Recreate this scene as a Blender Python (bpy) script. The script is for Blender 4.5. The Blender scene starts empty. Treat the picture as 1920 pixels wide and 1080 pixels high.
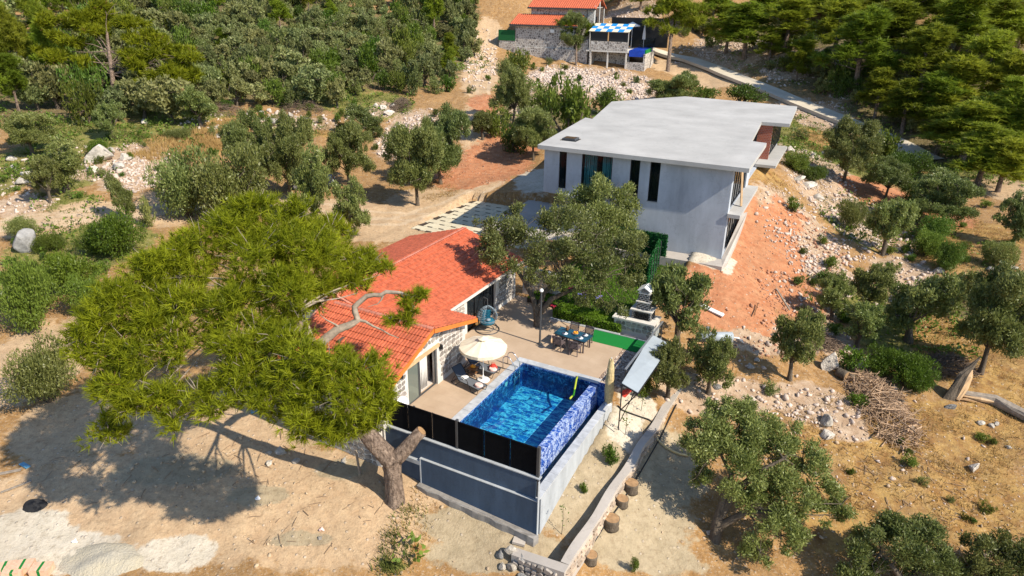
import bpy, math, random
import numpy as np
from mathutils import Vector, Matrix

random.seed(7)
RS = np.random.RandomState(7)
SC = bpy.context.scene
COL = SC.collection

# ------------------------------------------------------------------ camera
H = 18.5
F_PX = 1301.5
PITCH, ROLL = math.radians(23.315), math.radians(0.883)
_r = np.array([1., 0, 0])
FW = np.array([0, math.cos(PITCH), -math.sin(PITCH)])
_u = np.array([0, math.sin(PITCH), math.cos(PITCH)])
RT = math.cos(ROLL) * _r + math.sin(ROLL) * _u
UP = -math.sin(ROLL) * _r + math.cos(ROLL) * _u
EYE = np.array([0, 0, H])
cam_d = bpy.data.cameras.new('camera')
cam = bpy.data.objects.new('camera', cam_d)
COL.objects.link(cam)
cam_d.sensor_width = 36.0
cam_d.lens = F_PX / 1920.0 * 36.0
cam_d.clip_start, cam_d.clip_end = 0.5, 1500.0
M = Matrix.Identity(4)
for i in range(3):
    M[i][0], M[i][1], M[i][2], M[i][3] = RT[i], UP[i], -FW[i], EYE[i]
cam.matrix_world = M
SC.camera = cam

# ------------------------------------------------------------------ light
SUN_AZ, SUN_EL = math.radians(-33.5), math.radians(42.0)
SUN = np.array([math.cos(SUN_EL) * math.cos(SUN_AZ), math.cos(SUN_EL) * math.sin(SUN_AZ), math.sin(SUN_EL)])
world = bpy.data.worlds.new('World')
SC.world = world
world.use_nodes = True
wn = world.node_tree
bg = wn.nodes['Background']
sky = wn.nodes.new('ShaderNodeTexSky')
sky.sky_type = 'NISHITA'
sky.sun_disc = False
sky.sun_elevation = SUN_EL
sky.sun_rotation = math.pi / 2 - SUN_AZ
sky.air_density, sky.dust_density, sky.ozone_density = 1.0, 0.3, 3.0
wn.links.new(sky.outputs[0], bg.inputs[0])
bg.inputs[1].default_value = 0.13
sun_d = bpy.data.lights.new('sun', 'SUN')
sun_d.energy = 4.75
sun_d.angle = math.radians(0.5)
sun_d.color = (1.0, 0.915, 0.77)
sun = bpy.data.objects.new('sun', sun_d)
COL.objects.link(sun)
sun.rotation_euler = Vector(tuple(-SUN)).to_track_quat('-Z', 'Y').to_euler()
sun.location = (40, -30, 60)
SC.view_settings.view_transform = 'Standard'
SC.view_settings.look = 'None'
SC.view_settings.exposure = 0.6
SC.view_settings.gamma = 1.0
SC.view_settings.use_curve_mapping = False
SC.cycles.max_bounces = 6
SC.cycles.transparent_max_bounces = 12
SC.cycles.caustics_reflective = False
SC.cycles.caustics_refractive = False

# ------------------------------------------------------------------ survey helpers
def ray(px, py):
    return FW + RT * (px - 960) / F_PX - UP * (py - 540) / F_PX
def at(px, py, z):
    d = ray(px, py)
    return EYE + d * ((z - H) / d[2])
def at_depth(px, py, dep):
    return EYE + ray(px, py) * dep
def proj(p):
    d = np.asarray(p, float) - EYE
    zz = d @ FW
    return np.array([960 + F_PX * (d @ RT) / zz, 540 - F_PX * (d @ UP) / zz]), zz
def depth_of(p):
    return float((np.asarray(p) - EYE) @ FW)

class Frame:
    def __init__(s, o, yaw):
        s.o = np.array(o, float); s.yaw = yaw
        s.x = np.array([math.cos(yaw), math.sin(yaw)]); s.y = np.array([-math.sin(yaw), math.cos(yaw)])
    def w(s, u, v, z=0.0):
        p = s.o[:2] + u * s.x + v * s.y
        return np.array([p[0], p[1], s.o[2] + z])
    def inv(s, p):
        e = np.asarray(p)[:2] - s.o[:2]
        return np.array([e @ s.x, e @ s.y, p[2] - s.o[2]])
    def px(s, px, py, z):
        return s.inv(at(px, py, z + s.o[2]))
PF = Frame((0.637, 32.778, 0), math.radians(-27.9))      # pool and stone house
HC = at(1352, 487, 1.0)
HF = Frame((HC[0], HC[1], 0), math.radians(-25.5))       # concrete house
TC = at(1205, 133, 6.0)
TF = Frame((TC[0], TC[1], 0), math.radians(-20))         # far hillside house
WF = Frame((0, 0, 0), 0)

# ------------------------------------------------------------------ noise
def vnoise(x, y, seed=0):
    x = np.asarray(x, float); y = np.asarray(y, float)
    xi, yi = np.floor(x).astype(np.int64), np.floor(y).astype(np.int64)
    fx, fy = x - xi, y - yi
    fx, fy = fx * fx * (3 - 2 * fx), fy * fy * (3 - 2 * fy)
    def h(a, b):
        n = (a * 374761393 + b * 668265263 + seed * 974634533) & 0x7fffffff
        n = ((n ^ (n >> 13)) * 1274126177) & 0x7fffffff
        return ((n ^ (n >> 16)) & 0xffff) / 65535.0
    return (h(xi, yi) * (1 - fx) + h(xi + 1, yi) * fx) * (1 - fy) + (h(xi, yi + 1) * (1 - fx) + h(xi + 1, yi + 1) * fx) * fy
def fbm(x, y, seed=0, o=3):
    s, a, t = 0, 1.0, 0
    for k in range(o):
        s = s + a * vnoise(x * 2 ** k, y * 2 ** k, seed + k); t += a; a *= 0.5
    return s / t

# ------------------------------------------------------------------ terrain height
CP = [  # measured ground points: pixel x, y of the survey photo and height
 (1003,1003,-3.0),(900,952,-2.75),(800,915,-2.6),(740,942,-2.7),(560,820,-2.2),(620,790,-1.9),(300,900,-2.8),(60,900,-3.0),(60,1060,-3.6),
 (400,1070,-3.5),(700,1070,-3.6),(880,1060,-3.6),(60,640,-1.5),(250,760,-2.3),(40,470,0.0),(200,500,-.3),(130,415,1.0),(350,390,.8),
 (560,390,.5),(700,425,.15),(800,350,.6),(950,330,1.2),(250,330,2.3),(50,340,2.3),(300,265,3.6),(600,225,4.0),(100,240,4.4),(700,130,7.5),
 (300,150,7.0),(50,150,7.0),(600,40,'d118'),(100,40,'d112'),(300,0,'d142'),(800,0,'d145'),(920,235,3.6),(905,150,6.0),(930,62,'d128'),(966,99,8.0),(1072,125,6.3),
 (1100,165,4.8),(1000,305,1.6),(1205,134,6.0),(1250,112,6.9),(1350,142,5.4),(1500,192,3.5),(1640,255,1.2),(1740,302,-.1),(1480,330,2.9),
 (1412,345,3.7),(1500,375,1.5),(1460,560,-1.4),(1390,540,0.),(1300,515,.55),(1352,490,.95),(1258,488,.95),(1425,400,2.0),(1330,620,-1.),
 (1430,700,-2.),(1300,700,-1.4),(1600,400,-.4),(1680,480,-1.2),(1850,480,-1.),(1900,385,-.2),(1850,300,1.),(1600,330,1.2),
 (1600,700,-2.6),(1800,745,-3.),(1900,620,-2.2),(1650,800,-3.3),(1500,900,-3.9),(1300,905,-3.6),(1150,1062,-4.2),(1500,1070,-4.8),
 (1850,1000,-4.6),(1900,850,-3.8),(1040,1000,-3.1),(1120,900,-2.55),(1180,800,-1.95),(1200,752,-1.65),(1094,1062,-4.0),(1230,880,-3.2),(1290,765,-2.3),
 (1450,80,'d122'),(1700,80,'d112'),(1880,80,'d106'),(1700,180,5.2),(1850,190,5.4),(1500,5,'d148'),(1850,5,'d140'),(1200,40,'d138'),(1000,8,'d150'),
 (470,350,.9),(650,350,.9),(560,340,1.0),(850,300,1.5),(1260,650,-1.0),
]
cpw = [at_depth(a, b, float(c[1:])) if isinstance(c, str) else np.array([*at(a, b, c)[:2], c]) for a, b, c in CP]
cpw += [np.array(p, float) for p in [(-110,210,42),(0,215,42),(110,210,42),(-60,160,27),(60,165,28),(0,160,25.5),(0,10,-5),(40,10,-6),(-40,10,-4.5),
        (-80,60,6),(90,60,1),(75,110,10),(-90,110,12),(-8,55,0.1),(0,45,-.1),(5,38,-.2),(-6,38,-.3)]]
cpw = np.array(cpw)
SX = 30.0
def _tps(r2):
    return np.where(r2 > 1e-12, r2 * np.log(r2 + 1e-12), 0.0)
_c = cpw[:, :2] / SX
_n = len(_c)
_K = _tps(((_c[:, None] - _c[None]) ** 2).sum(-1)) + np.eye(_n) * 0.004
_P = np.c_[np.ones(_n), _c]
_A = np.block([[_K, _P], [_P.T, np.zeros((3, 3))]])
_sol = np.linalg.solve(_A, np.r_[cpw[:, 2], 0, 0, 0])
def tps(x, y):
    q = np.stack([np.ravel(x), np.ravel(y)], -1) / SX
    out = np.empty(len(q))
    for i in range(0, len(q), 20000):
        b = q[i:i + 20000]
        out[i:i + 20000] = _tps(((b[:, None] - _c[None]) ** 2).sum(-1)) @ _sol[:_n] + _sol[_n] + b @ _sol[_n + 1:]
    return out.reshape(np.shape(x))

gx = np.unique(np.r_[np.arange(-130, -30, 1.6), np.arange(-30, 40, 0.3), np.arange(40, 132, 1.6)].round(3))
gy = np.unique(np.r_[np.arange(4, 14, 0.6), np.arange(14, 66, 0.3), np.arange(66, 130, 0.8), np.arange(130, 222, 1.6)].round(3))
GX, GY = np.meshgrid(gx, gy)
Z0 = tps(GX, GY)
# the mound of spoil and flat places keep to the survey; elsewhere the ground is uneven
road_px = [(1185,90),(1225,96),(1290,112),(1345,133),(1400,155),(1480,187),(1560,219),(1640,250),(1700,277),(1748,303)]
def t_raw_at(px, py):
    d = ray(px, py); t0 = 15.0
    lo = 15.0
    for k in range(400):
        t1 = t0 + 0.5 + t0 * 0.006
        p = EYE + d * t1
        if p[2] < float(tps(np.array([p[0]]), np.array([p[1]]))[0]):
            for _ in range(18):
                m = (t0 + t1) / 2; p = EYE + d * m
                if p[2] < float(tps(np.array([p[0]]), np.array([p[1]]))[0]): t1 = m
                else: t0 = m
            return EYE + d * t1
        t0 = t1
    return EYE + d * t0
road_w = np.array([t_raw_at(*p) for p in road_px])
_up = PF
U = (GX - PF.o[0]) * PF.x[0] + (GY - PF.o[1]) * PF.x[1]
V = (GX - PF.o[0]) * PF.y[0] + (GY - PF.o[1]) * PF.y[1]
hu = (GX - HF.o[0]) * HF.x[0] + (GY - HF.o[1]) * HF.x[1]
hv = (GX - HF.o[0]) * HF.y[0] + (GY - HF.o[1]) * HF.y[1]
def dist_poly(x, y, pts):
    best = np.full(np.shape(x), 1e9)
    for a, b in zip(pts[:-1], pts[1:]):
        d = b[:2] - a[:2]; L = d @ d
        t = np.clip(((x - a[0]) * d[0] + (y - a[1]) * d[1]) / L, 0, 1)
        best = np.minimum(best, np.hypot(x - a[0] - t * d[0], y - a[1] - t * d[1]))
    return best
RD = dist_poly(GX, GY, road_w)
rough = np.clip((RD - 1.5) / 3, 0, 1)
rough *= np.clip(np.maximum(np.abs(U + 4) - 9.5, np.abs(V - 2) - 11) / 2 + .2, .12, 1)
far = np.clip((GY - 60) / 60, 0, 1)
Z = Z0 + rough * ((fbm(GX / 2.6, GY / 2.6, 3, 3) - .5) * (.34 + .5 * far) + (fbm(GX / .7, GY / .7, 9, 2) - .5) * .13)
def flat(mask, top):
    global Z
    Z = np.where(mask, np.minimum(Z, top), Z)
flat((U > -3.6) & (U < 4.8) & (V > -7.7) & (V < 5.6), -.35)
flat((U > 4.7) & (U < 5.5) & (V > .3) & (V < 6), -.12)
flat((U > -11.5) & (U < -2.9) & (V > -8.2) & (V < -1), -.3)
flat((U > -12.4) & (U < -4.5) & (V > -1.2) & (V < 7.4), -.3)
flat((U > -4.4) & (U < 4.1) & (V > 5.4) & (V < 18.6), -.1)
flat((U > -.45) & (U < 5.0) & (V > -8.15) & (V < .45), -2.3)
flat((U > -18.6) & (U < -7) & (V > 15.2) & (V < 25.4), -.02)
def terr(x, y):
    x = np.clip(np.asarray(x, float), gx[0] + .01, gx[-1] - .01); y = np.clip(np.asarray(y, float), gy[0] + .01, gy[-1] - .01)
    i = np.searchsorted(gx, x, 'right') - 1; j = np.searchsorted(gy, y, 'right') - 1
    fx = (x - gx[i]) / (gx[i + 1] - gx[i]); fy = (y - gy[j]) / (gy[j + 1] - gy[j])
    return (Z[j, i] * (1 - fx) + Z[j, i + 1] * fx) * (1 - fy) + (Z[j + 1, i] * (1 - fx) + Z[j + 1, i + 1] * fx) * fy
def g(px, py):
    """ground point seen at a place in the survey photo"""
    d = ray(px, py); t0 = 15.0
    while t0 < 260:
        t1 = t0 + .4 + t0 * .004
        p = EYE + d * t1
        if p[2] < terr(p[0], p[1]):
            for _ in range(16):
                m = (t0 + t1) / 2; p = EYE + d * m
                if p[2] < terr(p[0], p[1]): t1 = m
                else: t0 = m
            return EYE + d * t1
        t0 = t1
    return EYE + d * t0
# ------------------------------------------------------------------ mesh builder
class MB:
    def __init__(s): s.v = []; s.f = []
    def add(s, V, F):
        o = len(s.v); s.v += [tuple(map(float, p)) for p in V]; s.f += [tuple(i + o for i in f) for f in F]; return s
    def box(s, x0, x1, y0, y1, z0, z1):
        return s.add([(x0,y0,z0),(x1,y0,z0),(x1,y1,z0),(x0,y1,z0),(x0,y0,z1),(x1,y0,z1),(x1,y1,z1),(x0,y1,z1)],
                     [(0,3,2,1),(4,5,6,7),(0,1,5,4),(1,2,6,5),(2,3,7,6),(3,0,4,7)])
    def rbox(s, c, d, rz=0, ry=0, rx=0):
        m = Matrix.Rotation(rz, 3, 'Z') @ Matrix.Rotation(ry, 3, 'Y') @ Matrix.Rotation(rx, 3, 'X')
        a, b, e = d[0] / 2, d[1] / 2, d[2] / 2
        V = [m @ Vector(p) + Vector(c) for p in [(-a,-b,-e),(a,-b,-e),(a,b,-e),(-a,b,-e),(-a,-b,e),(a,-b,e),(a,b,e),(-a,b,e)]]
        return s.add(V, [(0,3,2,1),(4,5,6,7),(0,1,5,4),(1,2,6,5),(2,3,7,6),(3,0,4,7)])
    def bar(s, p, q, w, h=None):
        h = h or w
        p, q = Vector(p), Vector(q); d = (q - p).normalized()
        a = d.cross(Vector((0, 0, 1)))
        if a.length < 1e-3: a = Vector((1, 0, 0))
        a.normalize(); b = a.cross(d)
        V = []
        for e in (p, q):
            for i, j in ((-1,-1),(1,-1),(1,1),(-1,1)): V.append(e + a * (i * w / 2) + b * (j * h / 2))
        return s.add(V, [(0,1,2,3),(7,6,5,4),(0,4,5,1),(1,5,6,2),(2,6,7,3),(3,7,4,0)])
    def prism(s, poly, z0, z1):
        n = len(poly)
        a = sum(poly[i][0] * poly[(i + 1) % n][1] - poly[(i + 1) % n][0] * poly[i][1] for i in range(n))
        if a < 0: poly = poly[::-1]
        zz0 = z0 if hasattr(z0, '__len__') else [z0] * n
        zz1 = z1 if hasattr(z1, '__len__') else [z1] * n
        V = [(p[0], p[1], zz0[i]) for i, p in enumerate(poly)] + [(p[0], p[1], zz1[i]) for i, p in enumerate(poly)]
        F = [tuple(range(n - 1, -1, -1)), tuple(range(n, 2 * n))] + [(i, (i + 1) % n, n + (i + 1) % n, n + i) for i in range(n)]
        return s.add(V, F)
    def slab(s, P, t):
        """thick plate: polygon P in space, thickness t along its normal (downwards side)"""
        P = [Vector(p) for p in P]; n = (P[1] - P[0]).cross(P[2] - P[0]).normalized()
        if n.z < 0: P = P[::-1]; n = -n
        k = len(P); V = [p - n * t for p in P] + P
        F = [tuple(range(k - 1, -1, -1)), tuple(range(k, 2 * k))] + [(i, (i + 1) % k, k + (i + 1) % k, k + i) for i in range(k)]
        return s.add(V, F)
    def tube(s, path, r, n=8, caps=True, wob=0.0, flute=0):
        path = [Vector(tuple(map(float, p))) for p in path]; k = len(path)
        rr = r if hasattr(r, '__len__') else [r] * k
        V = []; a = None
        for i, p in enumerate(path):
            d = (path[min(i + 1, k - 1)] - path[max(i - 1, 0)]).normalized()
            if a is None:
                a = d.orthogonal().normalized()
            a = (a - d * a.dot(d)).normalized(); b = d.cross(a)
            for j in range(n):
                t = 2 * math.pi * j / n
                q = rr[i] * (1 + (random.uniform(-wob, wob) if wob else 0) + (flute and .10 * math.sin(flute * t + i * .25)))
                V.append(p + a * (math.cos(t) * q) + b * (math.sin(t) * q))
        F = [(i * n + j, i * n + (j + 1) % n, (i + 1) * n + (j + 1) % n, (i + 1) * n + j) for i in range(k - 1) for j in range(n)]
        if caps: F += [tuple(range(n - 1, -1, -1)), tuple(range((k - 1) * n, k * n))]
        return s.add(V, F)
    def lathe(s, prof, n=16, c=(0, 0, 0), cap=True):
        V = [(c[0] + r * math.cos(2 * math.pi * j / n), c[1] + r * math.sin(2 * math.pi * j / n), c[2] + z) for r, z in prof for j in range(n)]
        k = len(prof)
        F = [(i * n + j, i * n + (j + 1) % n, (i + 1) * n + (j + 1) % n, (i + 1) * n + j) for i in range(k - 1) for j in range(n)]
        if cap: F += [tuple(range(n - 1, -1, -1)), tuple(range((k - 1) * n, k * n))]
        return s.add(V, F)
    def rot(s, ang, c=(0, 0)):
        ca, sa = math.cos(ang), math.sin(ang)
        s.v = [(c[0] + (x - c[0]) * ca - (y - c[1]) * sa, c[1] + (x - c[0]) * sa + (y - c[1]) * ca, z) for x, y, z in s.v]; return s
    def move(s, d):
        s.v = [(x + d[0], y + d[1], z + d[2]) for x, y, z in s.v]; return s

def mesh_from(name, V, F, m, smooth=False):
    me = bpy.data.meshes.new(name)
    me.from_pydata(V, [], F)
    if m is not None: me.materials.append(m)
    if smooth: me.polygons.foreach_set('use_smooth', [True] * len(me.polygons))
    me.update()
    return me
def np_mesh(name, V, F, m, lv=None, smooth=False):
    V = np.asarray(V, np.float32); F = np.asarray(F, np.int32); k = F.shape[1]
    me = bpy.data.meshes.new(name)
    me.vertices.add(len(V)); me.vertices.foreach_set('co', V.ravel())
    me.loops.add(F.size); me.loops.foreach_set('vertex_index', F.ravel())
    me.polygons.add(len(F)); me.polygons.foreach_set('loop_start', np.arange(0, F.size, k, dtype=np.int32))
    me.polygons.foreach_set('loop_total', np.full(len(F), k, np.int32))
    if smooth: me.polygons.foreach_set('use_smooth', np.ones(len(F), bool))
    me.update(calc_edges=True)
    me.validate()
    if lv is not None:
        a = me.attributes.new('lv', 'FLOAT', 'POINT'); a.data.foreach_set('value', np.asarray(lv, np.float32))
    if m is not None: me.materials.append(m)
    return me

P0 = {}
def tag(o, label=None, cat=None, group=None, kind=None):
    if label: o['label'] = label
    if cat: o['category'] = cat
    if group: o['group'] = group
    if kind: o['kind'] = kind
    return o
def thing(name, label, cat, F, p, group=None, rz=0.0):
    """an Empty at the thing's base; its parts are built in the frame F and hang under it"""
    o = bpy.data.objects.new(name, None); COL.objects.link(o)
    o.empty_display_size = .2
    o.location = tuple(F.w(*p)); o.rotation_euler = (0, 0, F.yaw + rz)
    P0[o.name] = np.array(p, float)
    return tag(o, label, cat, group)
def part(root, name, mb, m, smooth=False, kind=None, label=None, own=False):
    """own=True: the mesh is already in the thing's own space"""
    p0 = P0[root.name] if not own else np.zeros(3)
    me = mesh_from(name, [(x - p0[0], y - p0[1], z - p0[2]) for x, y, z in mb.v], mb.f, m, smooth)
    o = bpy.data.objects.new(name, me); COL.objects.link(o); o.parent = root
    P0[o.name] = P0[root.name]
    return tag(o, label, None, None, kind)
def link_part(root, name, me, loc, rot=(0, 0, 0), sc=(1, 1, 1), sub=True):
    o = bpy.data.objects.new(name, me); COL.objects.link(o); o.parent = root
    p0 = P0[root.name] if sub else (0, 0, 0)
    o.location = (loc[0] - p0[0], loc[1] - p0[1], loc[2] - p0[2]); o.rotation_euler = rot; o.scale = sc
    return o
def solo(name, label, cat, F, p, mb, m, group=None, smooth=False):
    me = mesh_from(name, [(x - p[0], y - p[1], z - p[2]) for x, y, z in mb.v], mb.f, m, smooth)
    o = bpy.data.objects.new(name, me); COL.objects.link(o)
    o.location = tuple(F.w(*p)); o.rotation_euler = (0, 0, F.yaw)
    return tag(o, label, cat, group)
def struct(name, mb, m, F=WF, smooth=False, kind='structure'):
    me = mesh_from(name, mb.v, mb.f, m, smooth)
    o = bpy.data.objects.new(name, me); COL.objects.link(o)
    o.location = tuple(F.w(0, 0, 0)); o.rotation_euler = (0, 0, F.yaw)
    o['kind'] = kind
    return o
def copy_tree(src, loc, rz, label=None, group=None, scale=None):
    r = src.copy(); COL.objects.link(r); r.location = loc; r.rotation_euler = (0, 0, rz)
    if scale is not None: r.scale = scale
    if label: r['label'] = label
    if group: r['group'] = group
    for ch in src.children:
        c = ch.copy(); COL.objects.link(c); c.parent = r
        for gch in ch.children:
            d = gch.copy(); COL.objects.link(d); d.parent = c
    return r

# ------------------------------------------------------------------ materials
class NT:
    def __init__(s, name):
        s.m = bpy.data.materials.new(name); s.m.use_nodes = True
        s.t = s.m.node_tree; s.b = s.t.nodes['Principled BSDF']; s.out = s.t.nodes['Material Output']
        s.b.inputs['Specular IOR Level'].default_value = .3
    def n(s, typ, **kw):
        x = s.t.nodes.new(typ)
        for k, v in kw.items(): setattr(x, k, v)
        return x
    def l(s, a, b): s.t.links.new(a, b)
    def coord(s, rnd=False, obj=True):
        c = s.n('ShaderNodeTexCoord').outputs['Object']
        if rnd:
            i = s.n('ShaderNodeObjectInfo'); v = s.n('ShaderNodeVectorMath', operation='MULTIPLY_ADD')
            cb = s.n('ShaderNodeCombineXYZ')
            for k in range(3): s.l(i.outputs['Random'], cb.inputs[k])
            s.l(cb.outputs[0], v.inputs[0]); v.inputs[1].default_value = (37., 91., 53.); s.l(c, v.inputs[2])
            return v.outputs[0]
        return c
    def noise(s, vec, scale, detail=4, rough=.55, stretch=None):
        if stretch is not None:
            mp = s.n('ShaderNodeMapping'); mp.inputs['Scale'].default_value = stretch; s.l(vec, mp.inputs[0]); vec = mp.outputs[0]
        x = s.n('ShaderNodeTexNoise'); x.inputs['Scale'].default_value = scale; x.inputs['Detail'].default_value = detail
        x.inputs['Roughness'].default_value = rough; s.l(vec, x.inputs['Vector']); return x.outputs[0]
    def ramp(s, fac, stops):
        x = s.n('ShaderNodeValToRGB'); e = x.color_ramp.elements
        while len(e) < len(stops): e.new(.5)
        for k, (p, c) in enumerate(stops):
            e[k].position = p; e[k].color = (*c, 1) if hasattr(c, '__len__') else (c, c, c, 1)
        s.l(fac, x.inputs[0]); return x.outputs[0]
    def mix(s, fac, a, b, mode='MIX'):
        x = s.n('ShaderNodeMix', data_type='RGBA', blend_type=mode)
        for v, k in ((fac, 0), (a, 6), (b, 7)):
            if hasattr(v, 'is_linked'): s.l(v, x.inputs[k])
            elif hasattr(v, '__len__'): x.inputs[k].default_value = (*v, 1)
            else: x.inputs[k].default_value = v
        return x.outputs[2]
    def math(s, op, a, b=0.0, c=None):
        x = s.n('ShaderNodeMath', operation=op)
        for k, v in enumerate((a, b) if c is None else (a, b, c)):
            if hasattr(v, 'is_linked'): s.l(v, x.inputs[k])
            else: x.inputs[k].default_value = v
        return x.outputs[0]
    def bump(s, h, strength, dist=.05):
        x = s.n('ShaderNodeBump'); x.inputs['Strength'].default_value = strength; x.inputs['Distance'].default_value = dist
        s.l(h, x.inputs['Height']); s.l(x.outputs[0], s.b.inputs['Normal'])
    def col(s, c): s.l(c, s.b.inputs['Base Color'])
def simple(name, c, rough=.6, var=.12, scale=2.5, bump=0.0, bscale=25., metal=0., rnd=False, c2=None, spec=.3, stretch=None, rv=0.0, bd=.02):
    t = NT(name); v = t.coord(rnd)
    a = tuple(x * (1 - var) for x in c); b = c2 or tuple(min(1, x * (1 + var)) for x in c)
    f = t.noise(v, scale, 5, .6, stretch)
    col = t.mix(t.ramp(f, [(.3, 0.), (.7, 1.)]), a, b)
    if rv:
        i = t.n('ShaderNodeObjectInfo'); hs = t.n('ShaderNodeHueSaturation')
        t.l(t.math('MULTIPLY_ADD', i.outputs['Random'], 2 * rv, 1 - rv), hs.inputs['Value']); t.l(col, hs.inputs['Color']); col = hs.outputs[0]
    t.col(col)
    t.b.inputs['Roughness'].default_value = rough; t.b.inputs['Metallic'].default_value = metal
    t.b.inputs['Specular IOR Level'].default_value = spec
    if bump: t.bump(t.noise(v, bscale, 4, .65), bump, bd)
    return t.m
def foliage(name, ca, cb, trans=.3, rough=.5, spec=.25, hv=.03, vv=.25, dead=None):
    t = NT(name)
    at_ = t.n('ShaderNodeAttribute', attribute_name='lv')
    i = t.n('ShaderNodeObjectInfo')
    col = t.mix(at_.outputs['Fac'], ca, cb)
    if dead: col = t.mix(t.ramp(at_.outputs['Fac'], [(.985, 0.), (.99, 1.)]), col, dead)
    hs = t.n('ShaderNodeHueSaturation')
    t.l(t.math('MULTIPLY_ADD', i.outputs['Random'], hv, .5 - hv / 2), hs.inputs['Hue'])
    r2 = t.math('FRACT', t.math('MULTIPLY', i.outputs['Random'], 7.31))
    t.l(t.math('MULTIPLY_ADD', r2, 2 * vv, 1 - vv), hs.inputs['Value'])
    t.l(col, hs.inputs['Color'])
    t.col(hs.outputs[0]); t.b.inputs['Roughness'].default_value = rough; t.b.inputs['Specular IOR Level'].default_value = spec
    tr = t.n('ShaderNodeBsdfTranslucent'); t.l(hs.outputs[0], tr.inputs[0])
    mx = t.n('ShaderNodeMixShader'); mx.inputs[0].default_value = trans
    t.l(t.b.outputs[0], mx.inputs[1]); t.l(tr.outputs[0], mx.inputs[2]); t.l(mx.outputs[0], t.out.inputs[0])
    return t.m

m_concrete = None
def mk_concrete(name, c, stain=.25, s=.35, stretch=None):
    t = NT(name); v = t.coord()
    big = t.noise(v, s, 6, .62, stretch); fine = t.noise(v, 9, 5, .7)
    col = t.mix(t.ramp(big, [(.32, 0.), (.68, 1.)]), tuple(x * (1 - stain) for x in c), tuple(min(1, x * (1 + stain * .5)) for x in c))
    col = t.mix(t.math('MULTIPLY', fine, .35), col, tuple(x * .75 for x in c))
    cr = t.noise(v, .45, 7, .6); cr = t.math('ABSOLUTE', t.math('SUBTRACT', cr, .5))
    col = t.mix(t.math('MULTIPLY', t.ramp(cr, [(0., 1.), (.006, 0.)]), .35), col, tuple(x * .45 for x in c))
    sp2 = t.noise(v, 2.3, 8, .72); col = t.mix(t.math('MULTIPLY', t.ramp(sp2, [(.58, 0.), (.72, 1.)]), stain * 1.4), col, tuple(x * .6 for x in c))
    t.col(col); t.b.inputs['Roughness'].default_value = .85; t.bump(fine, .25, .02)
    return t.m
MT = {}
MT['roof_slab'] = mk_concrete('roof_concrete', (.44, .425, .40), .20, .28)
MT['wall_conc'] = mk_concrete('wall_concrete', (.44, .47, .515), .34, .6, (1, 1, .3))
MT['pad'] = mk_concrete('pad_concrete', (.46, .41, .36), .2, .5)
MT['road'] = mk_concrete('road_concrete', (.56, .49, .38), .2, .3)
MT['plaster'] = mk_concrete('grey_plaster', (.40, .42, .44), .25, 1.4, (1, 1, .3))
MT['plaster_dark'] = mk_concrete('blue_grey_plaster', (.058, .090, .142), .3, 1.4, (1, 1, .25))
MT['mortar'] = mk_concrete('white_mortar', (.62, .58, .53), .15, 2.)
MT['footing'] = mk_concrete('rough_footing', (.28, .26, .24), .35, 2.5)
MT['stone'] = simple('field_stone', (.29, .255, .225), .85, .3, 6, .5, 30, rnd=True, rv=.4)
MT['stone_warm'] = simple('warm_field_stone', (.40, .315, .24), .85, .25, 6, .5, 30, rnd=True, rv=.32)
MT['tile'] = simple('clay_roof_tile', (.46, .110, .050), .62, .25, 5, .1, 60, rnd=True, rv=.22)
MT['tile_b'] = simple('clay_roof_tile_field', (.46, .110, .050), .62, .35, 4.5, .1, 60)
MT['tile_d'] = simple('ridge_tile_mortar', (.50, .19, .13), .75, .18, 4, .1, 60, rnd=True, rv=.12)
MT['orange'] = simple('orange_fascia', (.55, .16, .03), .5, .1)
MT['rope'] = simple('pale_paint', (.62, .58, .52), .6, .08)
MT['white'] = simple('white_paint', (.78, .77, .74), .45, .05)
MT['cream'] = simple('cream_canvas', (.70, .62, .47), .85, .07, 4, .1, 80)
MT['beige'] = simple('beige_canvas', (.50, .39, .20), .85, .3, 7, .3, 60)
MT['black'] = simple('black_metal', (.018, .019, .022), .45, .1)
MT['blackfence'] = simple('black_slat', (.006, .0065, .008), .8, .15, spec=.05)
MT['darkgrey'] = simple('dark_grey_metal', (.06, .062, .066), .4, .1)
MT['steel'] = simple('polished_steel', (.6, .6, .6), .2, .04, metal=1.)
MT['alu'] = simple('aluminium_frame', (.35, .36, .37), .4, .05, metal=.6)
MT['sheet'] = simple('light_grey_sheet', (.31, .345, .37), .5, .10, 1.2)
MT['sling'] = simple('grey_sling_fabric', (.13, .14, .155), .8, .1, 60, .2, 200)
MT['navy'] = simple('navy_sling_fabric', (.045, .06, .085), .8, .1, 60, .2, 200)
MT['red'] = simple('red_fabric', (.55, .05, .03), .7, .15)
MT['pink'] = simple('pink_white_towel', (.72, .50, .44), .9, .2, 9)
MT['wood'] = simple('brown_wood', (.18, .085, .035), .6, .3, 6, .3, 40, stretch=(1, 8, 8))
MT['woodpale'] = simple('pale_cut_wood', (.33, .20, .10), .8, .3, 6, .4, 40)
MT['woodgrey'] = simple('weathered_wood', (.27, .225, .18), .85, .3, 5, .4, 40)
MT['timber'] = simple('tan_timber', (.50, .33, .18), .6, .15, 4)
MT['orangefruit'] = simple('orange_fruit', (.75, .30, .02), .45, .1)
MT['china'] = simple('white_china', (.75, .76, .78), .25, .02)
MT['wicker'] = simple('grey_brown_wicker', (.11, .085, .085), .65, .3, 12)
MT['egg'] = simple('blue_grey_wicker', (.20, .25, .29), .55, .25, 12)
MT['tealcurtain'] = simple('teal_curtain', (.16, .42, .44), .9, .15)
MT['teal'] = simple('teal_cushion', (.01, .12, .19), .8, .25, 5)
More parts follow.
